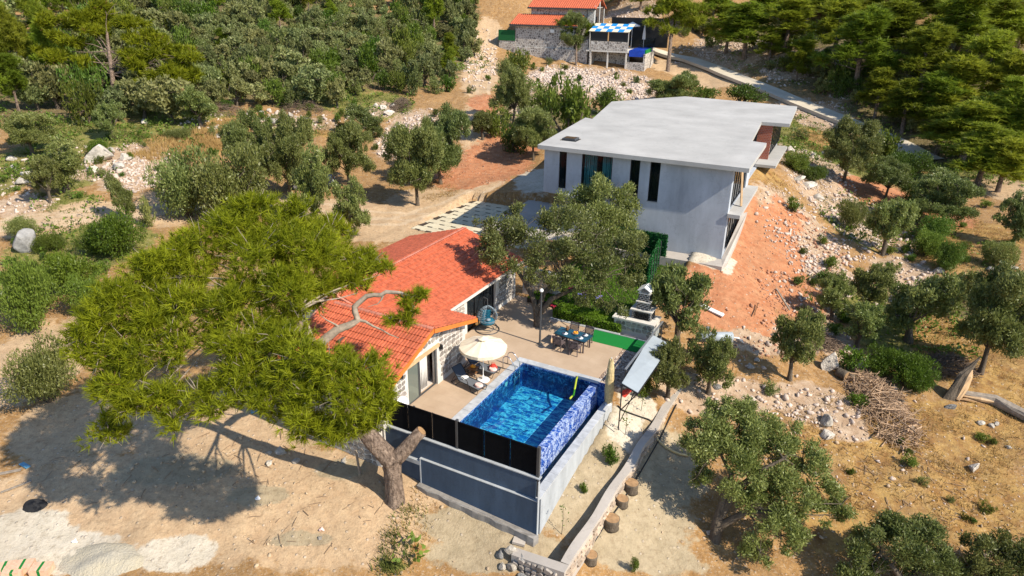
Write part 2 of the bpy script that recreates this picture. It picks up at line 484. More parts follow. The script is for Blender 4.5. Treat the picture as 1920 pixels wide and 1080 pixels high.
MT['tabletop'] = simple('sky_tinted_glass_top', (.010, .055, .085), .10, .6, 2.5, spec=.6)  # teal tint paints the sky's reflection into the dark glass colour
MT['bark'] = simple('olive_bark', (.115, .09, .065), .9, .4, 6, .9, 14, stretch=(1, 1, .35), bd=.06)
MT['pinebark'] = simple('pine_bark', (.085, .055, .040), .95, .3, 9, 1., 10, c2=(.34, .25, .19), stretch=(1, 1, .4), bd=.12)
MT['twig'] = simple('pale_branch_bark', (.30, .245, .19), .9, .3, 6, .5, 20)
MT['deadwood'] = simple('dry_brushwood', (.38, .255, .16), .9, .3, 8, rnd=True, rv=.35)
MT['brush'] = simple('dry_thicket_twigs', (.17, .12, .085), .9, .3, 8)
MT['rock'] = simple('limestone', (.47, .42, .355), .9, .35, 2.2, .9, 4, rnd=True, rv=.2, bd=.12)
MT['rockg'] = simple('grey_limestone', (.27, .262, .25), .9, .4, 2, .9, 4, rnd=True, rv=.15, bd=.12)
MT['rub'] = simple('pink_white_rubble', (.52, .42, .35), .9, .3, 1.5, .4, 20)
MT['rubred'] = simple('red_earth_rubble', (.42, .22, .135), .9, .3, 1.5, .4, 20)
MT['rubsand'] = simple('tan_clods', (.43, .32, .21), .9, .3, 1.5, .4, 20)
MT['brick'] = None
MT['hedge'] = None
MT['soil'] = simple('dark_soil', (.05, .035, .025), .95, .4, 5)
MT['pale_heap'] = simple('cement_sand', (.55, .50, .41), .95, .25, .9, .9, 9, c2=(.46, .40, .29), bd=.1)
MT['blackheap'] = simple('black_gravel', (.02, .02, .022), .9, .4, 8, .8, 30)
MT['carpet'] = simple('green_carpet', (.005, .17, .028), .95, .12, 40, .2, 250)
MT['paver'] = simple('cream_paver', (.56, .49, .35), .8, .1, 2, .15, 50, rnd=True, rv=.07)
MT['carpaint'] = simple('dark_blue_car_paint', (.010, .016, .04), .2, .05, spec=.6)
MT['rubber'] = simple('black_rubber', (.014, .014, .014), .8, .1)
MT['hose_y'] = simple('yellow_green_hose', (.35, .42, .03), .5, .05)
MT['hose_b'] = simple('beige_hose', (.62, .47, .24), .6, .06)
MT['hose_k'] = simple('black_pipe', (.02, .02, .02), .6, .06)
MT['blueplastic'] = simple('blue_plastic', (.10, .26, .38), .5, .2)
MT['purple'] = simple('purple_petals', (.25, .22, .62), .7, .15)
MT['redpetal'] = simple('red_petals', (.62, .03, .08), .7, .2)
MT['curtain'] = simple('white_curtain', (.72, .70, .66), .9, .05)
MT['floor_in'] = simple('pale_indoor_floor', (.55, .50, .45), .4, .06)
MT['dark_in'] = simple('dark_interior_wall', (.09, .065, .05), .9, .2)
MT['bluechk'] = simple('blue_awning_cloth', (.01, .22, .55), .8, .1)
MT['bluetile'] = simple('bright_blue_tile', (.015, .06, .42), .3, .15)
MT['greenscreen'] = simple('green_screen_cloth', (.012, .10, .03), .9, .2, 10)

def glass_mat(name, tint, refl=.12, dark=(.02, .025, .03), alpha=.5):
    """glazing: part see-through tint, part mirror"""
    t = NT(name)
    tr = t.n('ShaderNodeBsdfTransparent'); tr.inputs[0].default_value = (*tint, 1)
    t.b.inputs['Base Color'].default_value = (*dark, 1); t.b.inputs['Roughness'].default_value = .03
    t.b.inputs['Specular IOR Level'].default_value = .7
    mx = t.n('ShaderNodeMixShader'); mx.inputs[0].default_value = alpha
    t.l(tr.outputs[0], mx.inputs[1]); t.l(t.b.outputs[0], mx.inputs[2]); t.l(mx.outputs[0], t.out.inputs[0])
    return t.m
MT['glass'] = glass_mat('window_glass', (.25, .30, .33), alpha=.7)
MT['glass_house'] = glass_mat('clear_house_glass', (.85, .93, .93), dark=(.01, .02, .022), alpha=.16)
MT['glass_door'] = glass_mat('door_glass', (.65, .72, .66), dark=(.20, .22, .19), alpha=.62)
MT['glass_rail'] = glass_mat('railing_glass', (.80, .86, .90), dark=(.02, .03, .04), alpha=.10)

def water_mat(name, tint, bump=.10, scale=1.6, refl=1.33):
    t = NT(name); v = t.coord()
    n1 = t.noise(v, scale, 3, .5); n2 = t.noise(v, scale * 3.2, 2, .5)
    b = t.n('ShaderNodeBump'); b.inputs['Strength'].default_value = bump; b.inputs['Distance'].default_value = .08
    t.l(t.math('ADD', n1, t.math('MULTIPLY', n2, .4)), b.inputs['Height'])
    tr = t.n('ShaderNodeBsdfTransparent'); tr.inputs[0].default_value = (*tint, 1)
    gl = t.n('ShaderNodeBsdfGlossy'); gl.inputs['Roughness'].default_value = .02; t.l(b.outputs[0], gl.inputs['Normal'])
    fr = t.n('ShaderNodeFresnel'); fr.inputs[0].default_value = refl; t.l(b.outputs[0], fr.inputs['Normal'])
    mx = t.n('ShaderNodeMixShader'); t.l(fr.outputs[0], mx.inputs[0]); t.l(tr.outputs[0], mx.inputs[1]); t.l(gl.outputs[0], mx.inputs[2])
    t.l(mx.outputs[0], t.out.inputs[0])
    return t.m
MT['water'] = water_mat('pool_water', (.40, .88, .97))

def marble_tile(name, base, deep, vein, vs=1.3, stretch=(1, 1, 1), rnd=False, grid=None, vein_w=.05, amt=1.0):
    """printed marble pool tile: deep blue with pale veins"""
    t = NT(name); v = t.coord(rnd)
    n1 = t.noise(v, .8, 5, .6, stretch)
    col = t.mix(t.ramp(n1, [(.35, 0.), (.68, 1.)]), deep, base)
    n2 = t.noise(v, vs, 4, .6, stretch)
    a = t.math('ABSOLUTE', t.math('SUBTRACT', n2, .5))
    col = t.mix(t.math('MULTIPLY', t.ramp(a, [(0., 1.), (vein_w, 0.)]), amt), col, vein)
    n3 = t.noise(v, vs * 2.7, 4, .65, stretch)
    a3 = t.math('ABSOLUTE', t.math('SUBTRACT', n3, .47))
    col = t.mix(t.math('MULTIPLY', t.ramp(a3, [(0., .7), (vein_w * .8, 0.)]), amt), col, vein)
    if grid:
        br = t.n('ShaderNodeTexBrick'); br.offset = 0.5; br.inputs['Scale'].default_value = 1.; br.inputs['Mortar Size'].default_value = .008
        br.inputs['Brick Width'].default_value = grid[0]; br.inputs['Row Height'].default_value = grid[1]; t.l(v, br.inputs['Vector'])
        col = t.mix(t.math('MULTIPLY', br.outputs['Fac'], .45), col, vein)
    t.col(col); t.b.inputs['Roughness'].default_value = .15; t.b.inputs['Specular IOR Level'].default_value = .5
    return t.m
MT['pooltile'] = marble_tile('pool_wall_tile', (.01, .06, .30), (.004, .022, .13), (.25, .45, .75), 2., rnd=True, vein_w=.03)
MT['poolwall'] = marble_tile('pool_shell_tile', (.008, .055, .27), (.004, .025, .14), (.15, .35, .65), 1.4, vein_w=.025, amt=.7)
MT['poolfloor'] = marble_tile('pool_floor_tile', (.006, .21, .60), (.005, .095, .38), (.45, .85, .98), .9, (.6, 2.1, 1), grid=(.6, .3), vein_w=.04)
MT['inftile'] = marble_tile('infinity_wall_tile', (.010, .075, .38), (.006, .035, .22), (.52, .62, .80), 2.0, rnd=True, vein_w=.055, amt=.85)
MT['coping'] = simple('grey_marble_coping', (.42, .43, .44), .5, .22, 2.2, .1, 60, rnd=True, rv=.08)

# stamped terrace concrete with faint joints
t = NT('stamped_terrace'); v = t.coord()
c = t.mix(t.ramp(t.noise(v, .7, 6, .6), [(.3, 0.), (.7, 1.)]), (.40, .285, .19), (.52, .39, .275))
c = t.mix(t.math('MULTIPLY', t.noise(v, 14, 4, .7), .4), c, (.34, .25, .17))
br = t.n('ShaderNodeTexBrick'); br.offset = .5; br.inputs['Scale'].default_value = 1.; br.inputs['Brick Width'].default_value = 1.; br.inputs['Row Height'].default_value = .6
br.inputs['Mortar Size'].default_value = .01; t.l(v, br.inputs['Vector'])
c = t.mix(t.math('MULTIPLY', br.outputs['Fac'], .22), c, (.25, .18, .12))
t.col(c); t.b.inputs['Roughness'].default_value = .8; t.bump(t.noise(v, 6, 5, .6), .2, .02)
MT['terrace'] = t.m
# gravel strip pebbles colour per object region
t = NT('mixed_pebbles'); v = t.coord()
vo = t.n('ShaderNodeTexVoronoi'); vo.inputs['Scale'].default_value = 11.; t.l(v, vo.inputs['Vector'])
sp = t.n('ShaderNodeSeparateColor'); t.l(vo.outputs['Color'], sp.inputs[0])
c = t.ramp(sp.outputs[0], [(0., (.12, .085, .07)), (.35, (.34, .24, .18)), (.7, (.48, .38, .30)), (1., (.62, .54, .46))])
t.col(c); t.b.inputs['Roughness'].default_value = .8; t.bump(vo.outputs['Distance'], -.6, .05)
MT['pebble'] = t.m
# exposed red brick
t = NT('raw_red_brick'); v = t.coord()
mp = t.n('ShaderNodeMapping'); t.l(v, mp.inputs[0]); mp.inputs['Rotation'].default_value = (math.pi / 2, 0, 0)
br = t.n('ShaderNodeTexBrick'); br.inputs['Scale'].default_value = 1.; br.inputs['Brick Width'].default_value = .22; br.inputs['Row Height'].default_value = .15
br.inputs['Mortar Size'].default_value = .012; br.inputs['Color1'].default_value = (.48, .12, .055, 1); br.inputs['Color2'].default_value = (.34, .075, .04, 1)
br.inputs['Mortar'].default_value = (.40, .30, .25, 1); t.l(mp.outputs[0], br.inputs['Vector'])
t.col(t.mix(t.math('MULTIPLY', t.noise(v, 3, 5, .7), .5), br.outputs[0], (.26, .10, .07))); t.b.inputs['Roughness'].default_value = .9
MT['brick'] = t.m
# far rubble masonry: too far away to tell the stones apart
t = NT('far_rubble_masonry'); v = t.coord()
vo = t.n('ShaderNodeTexVoronoi', feature='DISTANCE_TO_EDGE'); vo.inputs['Scale'].default_value = 2.4; t.l(v, vo.inputs['Vector'])
vc = t.n('ShaderNodeTexVoronoi'); vc.inputs['Scale'].default_value = 2.4; t.l(v, vc.inputs['Vector'])
sp = t.n('ShaderNodeSeparateColor'); t.l(vc.outputs['Color'], sp.inputs[0])
st = t.ramp(sp.outputs[0], [(0., (.16, .14, .125)), (.6, (.34, .30, .265)), (1., (.46, .40, .34))])
t.col(t.mix(t.ramp(vo.outputs['Distance'], [(.05, 0.), (.10, 1.)]), (.58, .55, .50), st)); t.b.inputs['Roughness'].default_value = .9
MT['masonry'] = t.m

MT['olive'] = foliage('olive_leaf', (.085, .115, .020), (.305, .330, .105), .40, .42, .4)
MT['olivefar'] = foliage('olive_leaf_grove', (.130, .150, .042), (.350, .360, .145), .45, .5, .3, .05, .3)  # grove leaves lightened in the colour in place of distance haze
MT['pine'] = foliage('pine_needle', (.112, .152, .007), (.345, .400, .020), .45, .5, .2, .03, .2, (.26, .15, .055))
MT['pinefar'] = foliage('pine_needle_dark', (.120, .158, .012), (.335, .380, .035), .45, .5, .2, .04, .3)
MT['shrub'] = foliage('maquis_leaf', (.065, .105, .012), (.190, .250, .040), .40, .45, .3, .06, .35)
MT['hedgeleaf'] = foliage('clipped_hedge_leaf', (.10, .20, .010), (.21, .36, .03), .4, .45, .3, .02, .1)  # hedge greens brightened to stand in for sunlight that misses it
MT['bright'] = foliage('bright_leaf', (.06, .11, .008), (.15, .22, .025), .35, .45, .3, .04, .2)
MT['lawn'] = foliage('lawn_blade', (.06, .14, .008), (.16, .29, .02), .3, .6, .2, .01, .1)  # lawn greens raised likewise, sunlight put into the blade colour
MT['hedge'] = foliage('artificial_hedge_leaf', (.008, .06, .012), (.02, .14, .03), .2, .5, .3, .01, .1)
MT['dry'] = foliage('dry_grass_blade', (.34, .22, .075), (.52, .37, .15), .3, .7, .1, .02, .15)
MT['weed'] = foliage('green_weed_blade', (.07, .095, .018), (.18, .20, .05), .3, .6, .2, .03, .2)
# ------------------------------------------------------------------ ground: surface kinds as soft-edged patches
PATCH = {
 'sand': [(300,960,420,130),(600,1000,240,140),(560,900,170,60),(60,680,110,90),(150,800,130,80),(700,950,120,60),(420,800,260,70),(640,790,120,40),
          (60,425,90,26),(220,402,150,24),(370,385,130,22),(520,385,110,22),(620,400,120,30),(720,420,110,38),(800,385,90,34),(880,350,70,28),
          (900,240,40,60),(905,130,36,60),(915,60,30,30),(1900,360,70,40),(1930,150,50,40),(1260,125,60,16),(1330,150,70,18)],
 'clay': [(330,880,120,30),(480,930,60,20),(560,1010,70,16),(640,880,50,20),(1110,880,70,90),(1060,960,70,50),(900,980,130,40),(940,1040,140,50),(1180,960,120,110),(1240,870,80,80),(1200,1050,120,60)],
 'pale': [(45,1000,100,50),(100,1050,140,55),(330,1045,80,45),(1010,345,50,30),(1170,800,34,42),(1195,760,40,30)],
 'red': [(1420,440,75,70),(1350,540,110,45),(1440,520,90,60),(1300,540,60,35),(910,195,36,20),(930,300,70,45),(960,270,60,30),(870,330,60,26),
         (1660,370,70,22),(1620,350,50,16),(1780,410,50,22),(1330,590,80,26)],
 'rubble': [(1110,155,130,32),(1060,140,70,20),(780,240,60,36),(740,270,40,30),(250,300,90,36),(240,335,70,28),(180,320,40,20),(1500,450,70,70),(1540,500,50,60),(1500,560,60,40),
            (1560,370,70,50),(1520,320,60,40),(1540,220,60,30),(1490,195,40,14),(1400,100,110,30),(1500,120,90,30),(1600,170,60,20),(1480,640,50,30),(1420,640,70,24),
            (1530,760,80,40),(1580,800,50,30),(40,385,60,24),(900,110,30,40),(1180,20,60,30),(1560,640,40,40),(720,205,30,16),(1300,740,70,40),(1400,740,80,30),
            (980,200,30,40),(1640,440,60,30),(1700,520,60,40),(560,230,90,14),(1350,90,60,24)],
 'dry': [(1700,900,230,150),(1560,960,120,90),(1850,700,100,120),(1780,820,150,70),(340,275,90,26),(420,240,50,24),(1750,470,90,40),(1850,440,80,30),(1480,300,40,30),
         (800,360,60,20),(790,330,60,20),(1300,600,40,20),(760,1000,50,60),(830,930,60,30),(1560,270,60,30),(1880,560,60,60),(640,245,60,16),(1650,300,60,20),(1430,330,40,20)],
 'green': [(200,250,200,26),(60,300,80,50),(300,245,80,20),(150,330,60,30),(1560,300,60,30),(1640,400,60,30),(1780,470,60,40),(1560,560,50,40),(1640,600,60,50),(150,460,140,60),(120,380,70,20),(110,240,110,20),(240,265,50,20),(40,330,40,50),(740,1040,40,60),(1700,640,100,40),(1620,430,70,40),(1720,330,120,30),(60,530,100,60),
           (560,240,60,20),(330,215,120,20),(1480,240,60,30),(600,180,100,30),(700,200,80,30),(10,330,30,60)],
 'forest': [(600,80,340,110),(200,110,240,110),(820,60,90,90),(1650,80,320,120),(1750,200,200,110),(1830,300,110,60),(400,20,400,40),(1100,5,160,20),(1050,235,130,50),(980,190,50,50),(500,170,160,30),(1740,600,150,70)],
}
PATCH['track'] = []
CH = list(PATCH)
attr = {c: np.zeros_like(Z) for c in CH}
def ground_ellipse(px, py, rx, ry):
    c = g(px, py); a = g(px - rx, py)[:2]; b = g(px + rx, py)[:2]
    n = g(px, min(py + ry, 1078))[:2]; f = g(px, max(py - ry, -12))[:2]
    RX = abs(b[0] - a[0]) / 2 if b[0] != a[0] else 1
    RY = max(.3, min(n[1] * -1 + f[1], 60) / 2)
    cy = (n[1] + f[1]) / 2 if f[1] - n[1] < 60 else c[1]
    return np.array([c[0], cy, c[2]]), max(RX, .3), RY
ELL = {}
for ch in CH:
    ELL[ch] = [ground_ellipse(*p) for p in PATCH[ch]]
    for c, rx, ry in ELL[ch]:
        q = ((GX - c[0]) / rx) ** 2 + ((GY - c[1]) / ry) ** 2
        attr[ch] = np.maximum(attr[ch], np.clip(1.45 - np.sqrt(q), 0, 1))
for pl_ in ([(0,425),(130,412),(250,398),(400,388),(520,392),(640,408),(740,415),(850,385),(930,340)], [(0,418),(130,405),(300,392),(420,380),(560,382),(680,402),(800,408)], [(925,60),(910,110),(905,170),(912,230),(935,290),(930,330)]):
    tk_ = np.array([g(*q_) for q_ in pl_]); dd_ = dist_poly(GX, GY, tk_)
    attr['track'] = np.maximum(attr['track'], np.clip(1.15 - np.abs(dd_ - .78) / .38, 0, 1))
# foundations pads stay free of grass
attr['pale'] = np.maximum(attr['pale'], np.clip(1.2 - np.maximum(np.maximum(-hu - 19, hu - 1.0) , np.maximum(-hv - 1.4, hv - 1.5)) * 1.2 - .8, 0, 1) * (hu > -19) * (hu < 2))
attr['red'] = np.maximum(attr['red'], .9 * np.clip(1 - np.abs(hu - 3.2) / 3.2, 0, 1) * (hv > -6) * (hv < 14))
ny, nx = Z.shape
V = np.stack([GX, GY, Z], -1).reshape(-1, 3)
ii = np.arange((ny - 1) * (nx - 1)); jy, ix = ii // (nx - 1), ii % (nx - 1)
a = jy * nx + ix
me = np_mesh('ground', V, np.stack([a, a + 1, a + nx + 1, a + nx], -1), None, smooth=True)
for ch in CH:
    at_ = me.attributes.new('g_' + ch, 'FLOAT', 'POINT'); at_.data.foreach_set('value', attr[ch].ravel().astype(np.float32))
t = NT('ground_surface'); v = t.coord()
n_big = t.noise(v, .35, 5, .6); n_mid = t.noise(v, 1.7, 5, .65); n_fin = t.noise(v, 9., 5, .7)
n_edge = t.noise(v, 1.1, 9, .68)
def chan(ch, soft=.07, k=1.1):
    x = t.n('ShaderNodeAttribute', attribute_name='g_' + ch).outputs['Fac']
    y = t.math('ADD', x, t.math('MULTIPLY', t.math('SUBTRACT', n_edge, .5), k))
    return t.ramp(y, [(.5 - soft, 0.), (.5 + soft, 1.)])
def two(a, b, n=None, lo=.32, hi=.68): return t.mix(t.ramp(n or n_mid, [(lo, 0.), (hi, 1.)]), a, b)
col = two((.23, .120, .042), (.40, .235, .098))
col = t.mix(t.ramp(n_fin, [(.56, 0.), (.68, .8)]), col, (.46, .38, .30))
col = t.mix(chan('forest'), col, two((.085, .075, .03), (.20, .15, .07)))
col = t.mix(chan('green'), col, two((.11, .125, .025), (.25, .225, .065)))
col = t.mix(chan('dry'), col, t.mix(t.ramp(n_edge, [(.40, 0.), (.60, 1.)]), t.mix(t.ramp(n_mid, [(.35, 0.), (.6, 1.)]), (.17, .082, .03), (.30, .16, .052)), (.41, .255, .088)))
n_sp = t.noise(v, 5.5, 6, .8)
col = t.mix(t.math('MULTIPLY', t.ramp(n_sp, [(.56, 0.), (.64, 1.)]), .55), col, (.50, .40, .27))
col = t.mix(t.math('MULTIPLY', t.ramp(n_sp, [(.36, 1.), (.44, 0.)]), .6), col, (.13, .085, .04))
col = t.mix(chan('rubble'), col, two((.34, .22, .135), (.50, .38, .27)))
col = t.mix(chan('sand'), col, t.mix(t.ramp(n_fin, [(.35, 0.), (.6, .5)]), two((.46, .305, .175), (.58, .42, .255)), (.36, .25, .16)))
col = t.mix(t.math('MULTIPLY', chan('track', .15, .8), .7), col, two((.46, .34, .225), (.58, .45, .31)))
col = t.mix(chan('clay'), col, two((.31, .245, .155), (.42, .335, .22)))
col = t.mix(chan('red'), col, two((.36, .135, .062), (.50, .24, .125)))
col = t.mix(chan('pale'), col, two((.49, .43, .335), (.58, .51, .41)))
vo = t.n('ShaderNodeTexVoronoi'); vo.inputs['Scale'].default_value = 3.2; t.l(v, vo.inputs['Vector'])
sp = t.n('ShaderNodeSeparateColor'); t.l(vo.outputs['Color'], sp.inputs[0])
peb = t.math('MULTIPLY', t.ramp(vo.outputs['Distance'], [(.16, 1.), (.24, 0.)]), t.ramp(sp.outputs[1], [(.6, 0.), (.62, 1.)]))
col = t.mix(t.math('MULTIPLY', t.ramp(t.noise(v, 4.2, 6, .75), [(.50, 0.), (.66, 1.)]), .45), col, (.17, .115, .065))
col = t.mix(t.math('MULTIPLY', peb, .55), col, t.mix(sp.outputs[0], (.36, .29, .22), (.58, .5, .42)))
col = t.mix(t.math('MULTIPLY', t.ramp(n_big, [(.3, 1.), (.5, 0.)]), .3), col, (.20, .14, .085))
t.col(col); t.b.inputs['Roughness'].default_value = .95; t.b.inputs['Specular IOR Level'].default_value = .1
h = t.math('ADD', t.math('MULTIPLY', n_mid, .6), t.math('ADD', t.math('MULTIPLY', n_fin, .35), t.math('MULTIPLY', peb, .3)))
t.bump(h, .8, .14)
me.materials.append(t.m)
ground = bpy.data.objects.new('ground', me); COL.objects.link(ground); ground['kind'] = 'structure'

# concrete lane climbing to the far house
def strip(name, path, w, m, lift=.05, thick=.12):
    mb = MB(); pts = []
    P = [np.array(p[:2]) for p in path]
    fine = []
    for a_, b_ in zip(P[:-1], P[1:]):
        k = max(2, int(np.linalg.norm(b_ - a_) / .7))
        for i in range(k): fine.append(a_ + (b_ - a_) * i / k)
    fine.append(P[-1])
    for _ in range(6):
        fine = [fine[0]] + [(fine[i - 1] + fine[i] * 2 + fine[i + 1]) / 4 for i in range(1, len(fine) - 1)] + [fine[-1]]
    rows = []
    for i, p in enumerate(fine):
        d = fine[min(i + 1, len(fine) - 1)] - fine[max(i - 1, 0)]; d /= np.linalg.norm(d); nrm = np.array([-d[1], d[0]])
        row = []
        for s_ in (-1, -.5, 0, .5, 1):
            q = p + nrm * s_ * w / 2
            row.append(q)
        zc = max(float(terr(q[0], q[1])) for q in row) * .6 + .4 * float(np.mean([terr(q[0], q[1]) for q in row]))
        rows.append([(q[0], q[1], max(zc, float(terr(q[0], q[1]))) + lift) for q in row])
    V = []; F = []
    for r_ in rows:
        V += [(r_[0][0], r_[0][1], r_[0][2] - thick * 4)] + r_ + [(r_[-1][0], r_[-1][1], r_[-1][2] - thick * 4)]
    for i in range(len(rows) - 1):
        for j in range(6): F.append((i * 7 + j, i * 7 + j + 1, (i + 1) * 7 + j + 1, (i + 1) * 7 + j))
    mb.add(V, F)
    return struct(name, mb, m)
strip('concrete_road', road_w, 3.0, MT['road'])

# ------------------------------------------------------------------ loose stones
def ico(sub=1):
    p = (1 + 5 ** .5) / 2
    V = [Vector(q).normalized() for q in [(-1,p,0),(1,p,0),(-1,-p,0),(1,-p,0),(0,-1,p),(0,1,p),(0,-1,-p),(0,1,-p),(p,0,-1),(p,0,1),(-p,0,-1),(-p,0,1)]]
    F = [(0,11,5),(0,5,1),(0,1,7),(0,7,10),(0,10,11),(1,5,9),(5,11,4),(11,10,2),(10,7,6),(7,1,8),(3,9,4),(3,4,2),(3,2,6),(3,6,8),(3,8,9),(4,9,5),(2,4,11),(6,2,10),(8,6,7),(9,8,1)]
    for _ in range(sub):
        c = {}; F2 = []
        def mid(a_, b_):
            k = (min(a_, b_), max(a_, b_))
            if k not in c: c[k] = len(V); V.append(((V[a_] + V[b_]) / 2).normalized())
            return c[k]
        for x, y, z in F:
            m1, m2, m3 = mid(x, y), mid(y, z), mid(z, x)
            F2 += [(x, m1, m3), (y, m2, m1), (z, m3, m2), (m1, m2, m3)]
        F = F2
    return np.array([tuple(q) for q in V]), np.array(F)
ICO0, ICO1, ICO2 = ico(0), ico(1), ico(2)
def chop(V, seed, cuts=7, lo=.55, hi=.9):
    """facet a unit ball by planes: broken stone"""
    r = np.random.RandomState(seed); V = V.copy()
    for _ in range(cuts):
        n = r.normal(size=3); n /= np.linalg.norm(n); d = r.uniform(lo, hi)
        k = V @ n - d; V -= np.outer(np.clip(k, 0, None), n)
    return V * r.uniform(.75, 1.2, 3)
STONES = [chop(ICO1[0] if False else ICO0[0], s, 7, .35, .8) * np.random.RandomState(s).uniform(.6, 1.25, 3) for s in range(14)]
def scatter(name, spots, m, kind='stuff', seed=1, tmpl=None):
    """spots: list of (x, y, radius); joined into one mesh"""
    r = np.random.RandomState(seed); VV = []; FF = []; o = 0
    xs = np.array(spots); zs = terr(xs[:, 0], xs[:, 1])
    for (x, y, s_), z in zip(spots, zs):
        V = STONES[r.randint(len(STONES))]; a_ = r.uniform(0, 6.28)
        R = np.array([[math.cos(a_), -math.sin(a_), 0], [math.sin(a_), math.cos(a_), 0], [0, 0, 1]])
        VV.append(V @ R.T * s_ * np.array([1, 1, .75]) + [x, y, z + s_ * .22]); FF.append(ICO0[1] + o); o += len(V)
    me = np_mesh(name, np.concatenate(VV), np.concatenate(FF), m)
    ob = bpy.data.objects.new(name, me); COL.objects.link(ob); ob['kind'] = kind
    return ob
def bad(x, y):
    e = np.array([x, y]) - PF.o[:2]; u, v_ = e @ PF.x, e @ PF.y
    if -13.4 < u < 7.2 and -8.7 < v_ < 8.2 and not (u < -3 and v_ < -8.7) and not (u > 5.2 and v_ < 0): return True
    if -5 < u < 4.6 and 5 < v_ < 19.2: return True
    if -18.8 < u < -7 and 15 < v_ < 25.6: return True
    e = np.array([x, y]) - HF.o[:2]; d, n_ = e @ HF.x, e @ HF.y
    if -18 < d < .9 and -.4 < n_ < 33: return True
    e = np.array([x, y]) - TF.o[:2]; d, n_ = e @ TF.x, e @ TF.y
    if -27 < d < 1.5 and -.3 < n_ < 16: return True
    return False
rs = np.random.RandomState(21)
def fill(ells, dens, smin, smax, pw=2.2, cap=99999, edge=1.0):
    out = []
    for c, rx, ry in ells:
        n_ = int(min(cap, dens * rx * ry * 3.14))
        for _ in range(n_):
            r_ = math.sqrt(rs.rand()) * edge; a_ = rs.uniform(0, 6.283)
            x, y = c[0] + rx * r_ * math.cos(a_), c[1] + ry * r_ * math.sin(a_)
            if bad(x, y): continue
            if dist_poly(np.array([x]), np.array([y]), road_w)[0] < 1.9: continue
            out.append((x, y, smin + (smax - smin) * rs.rand() ** pw))
    return out
E_ = lambda *l: [ground_ellipse(*p) for p in l]
white = fill(ELL['rubble'], 4.5, .05, .28, 3.2, 900)
white += fill(E_((1110,155,120,26),(1060,145,60,16),(1150,165,60,18)), 11, .10, .36, 1.8, 1100)
white += fill(E_((780,245,42,30),(735,270,30,26),(250,340,60,26),(225,318,40,24)), 12, .08, .32, 2.2, 600)
white += fill(E_((1640,430,90,50),(1700,520,80,40),(1600,520,60,60),(1430,760,60,30),(1560,420,60,50),(60,330,80,40),(140,300,60,30),(420,235,100,20)), 3.5, .06, .30, 2.6, 420)
white += fill(E_((1520,765,60,28),(1490,470,40,50),(1545,515,30,40),(1540,205,46,16)), 10, .05, .22, 2.4, 520)
white += fill(E_((1120,20,200,30),(1350,95,120,24),(1500,130,110,30),(905,110,30,60),(40,390,50,20),(560,222,110,14)), 1.8, .10, .42, 2.2, 300)
red = fill(ELL['red'], 2.5, .03, .14, 3., 500) + fill(E_((1480,560,60,46),(1390,650,90,20),(1530,470,50,60),(1450,600,40,20)), 10, .04, .20, 2.4, 800)
scatter('red_rubble', red, MT['rubred'], seed=4)
sandy = fill(E_((560,860,170,50),(660,850,80,40),(300,820,200,60),(420,870,120,60),(560,980,200,90),(850,960,140,30),(1230,900,90,110),(950,1040,120,40)), 1.0, .03, .13, 2.4, 300)
sandy += fill(E_((300,880,240,80),(620,960,170,90),(470,900,120,60)), 2.2, .02, .10, 2.5, 700)
sandy += fill(E_((520,830,90,26),(660,790,80,30),(350,880,120,40)), 2.0, .05, .20, 2, 200)
white += fill(E_((1650,900,250,150),(1500,840,120,90),(1800,900,120,120)), 1.5, .018, .085, 2.6, 800)
sandy += fill(E_((1600,900,260,150),(1350,740,110,70),(1500,820,140,80),(1750,960,160,90)), 1.0, .035, .16, 2.6, 520)
scatter('tan_rubble', sandy, MT['rubsand'], seed=5)
scatter('pale_rubble', white, MT['rub'], seed=3)
whit2 = fill(E_((1560,850,200,110),(1800,800,130,90),(1400,720,120,50),(1660,960,200,80)), .35, .06, .22, 2.5, 200)
scatter('scattered_stones', whit2, MT['rub'], seed=6)

# boulders one by one
ROCKME = []
for s_ in range(6):
    V = chop(ICO2[0], 40 + s_, 18, .42, .78)
    V = V * (1 + (.10 * (fbm(V[:, 0] * 2.3 + s_ * 7, V[:, 1] * 2.3 + V[:, 2] * 1.7, s_, 3) - .5))[:, None])
    ROCKME.append(np_mesh('boulder', V, ICO2[1], MT['rock'] if s_ % 2 == 0 else MT['rockg']))
def boulder(px, py, wpx, label, group=None, flat_=.75, k=None):
    p = g(px, py); r_ = wpx / 2 * depth_of(p) / F_PX
    o = bpy.data.objects.new('boulder', ROCKME[(1 + 2 * (int(px + py) % 3) if 'grey' in label else 2 * (int(px + py) % 3))]); COL.objects.link(o)
    o.location = (p[0], p[1], p[2] + r_ * flat_ * .35); o.scale = (r_, r_ * .85, r_ * flat_); o.rotation_euler = (rs.uniform(-.25, .25), rs.uniform(-.25, .25), rs.uniform(0, 6.28))
    return tag(o, label, 'boulder', group)
boulder(48, 468, 84, 'large grey boulder beside the bright shrubs at the left road edge', 'boulders along the dirt road', .8, 1)
boulder(15, 560, 46, 'grey boulder half buried at the left picture edge below the big boulder', 'boulders along the dirt road', .7, 3)
boulder(22, 520, 24, 'small rust stained boulder between the two left edge boulders', 'boulders along the dirt road', .7, 0)
for px, py, w_ in [(1515,350,44),(1498,338,40),(1532,372,36)]:
    boulder(px, py, w_, 'pale smooth outcrop boulder on the red slope right of the concrete house', 'outcrop on the red slope', .5)
boulder(1550, 795, 40, 'tall white jagged rock on the brown slope left of the brush pile', 'rocks on the brown slope', 1.1, 2)
boulder(1548, 818, 46, 'low white rock at the foot of the jagged white rock', 'rocks on the brown slope', .5, 4)
boulder(1555, 690, 42, 'pale slab rock standing behind the sapling near the sawn logs', 'rocks on the brown slope', 1.2, 0)
boulder(1612, 690, 34, 'white rock wedged between green scrub and the sawn log', 'rocks on the brown slope', 1.1, 2)
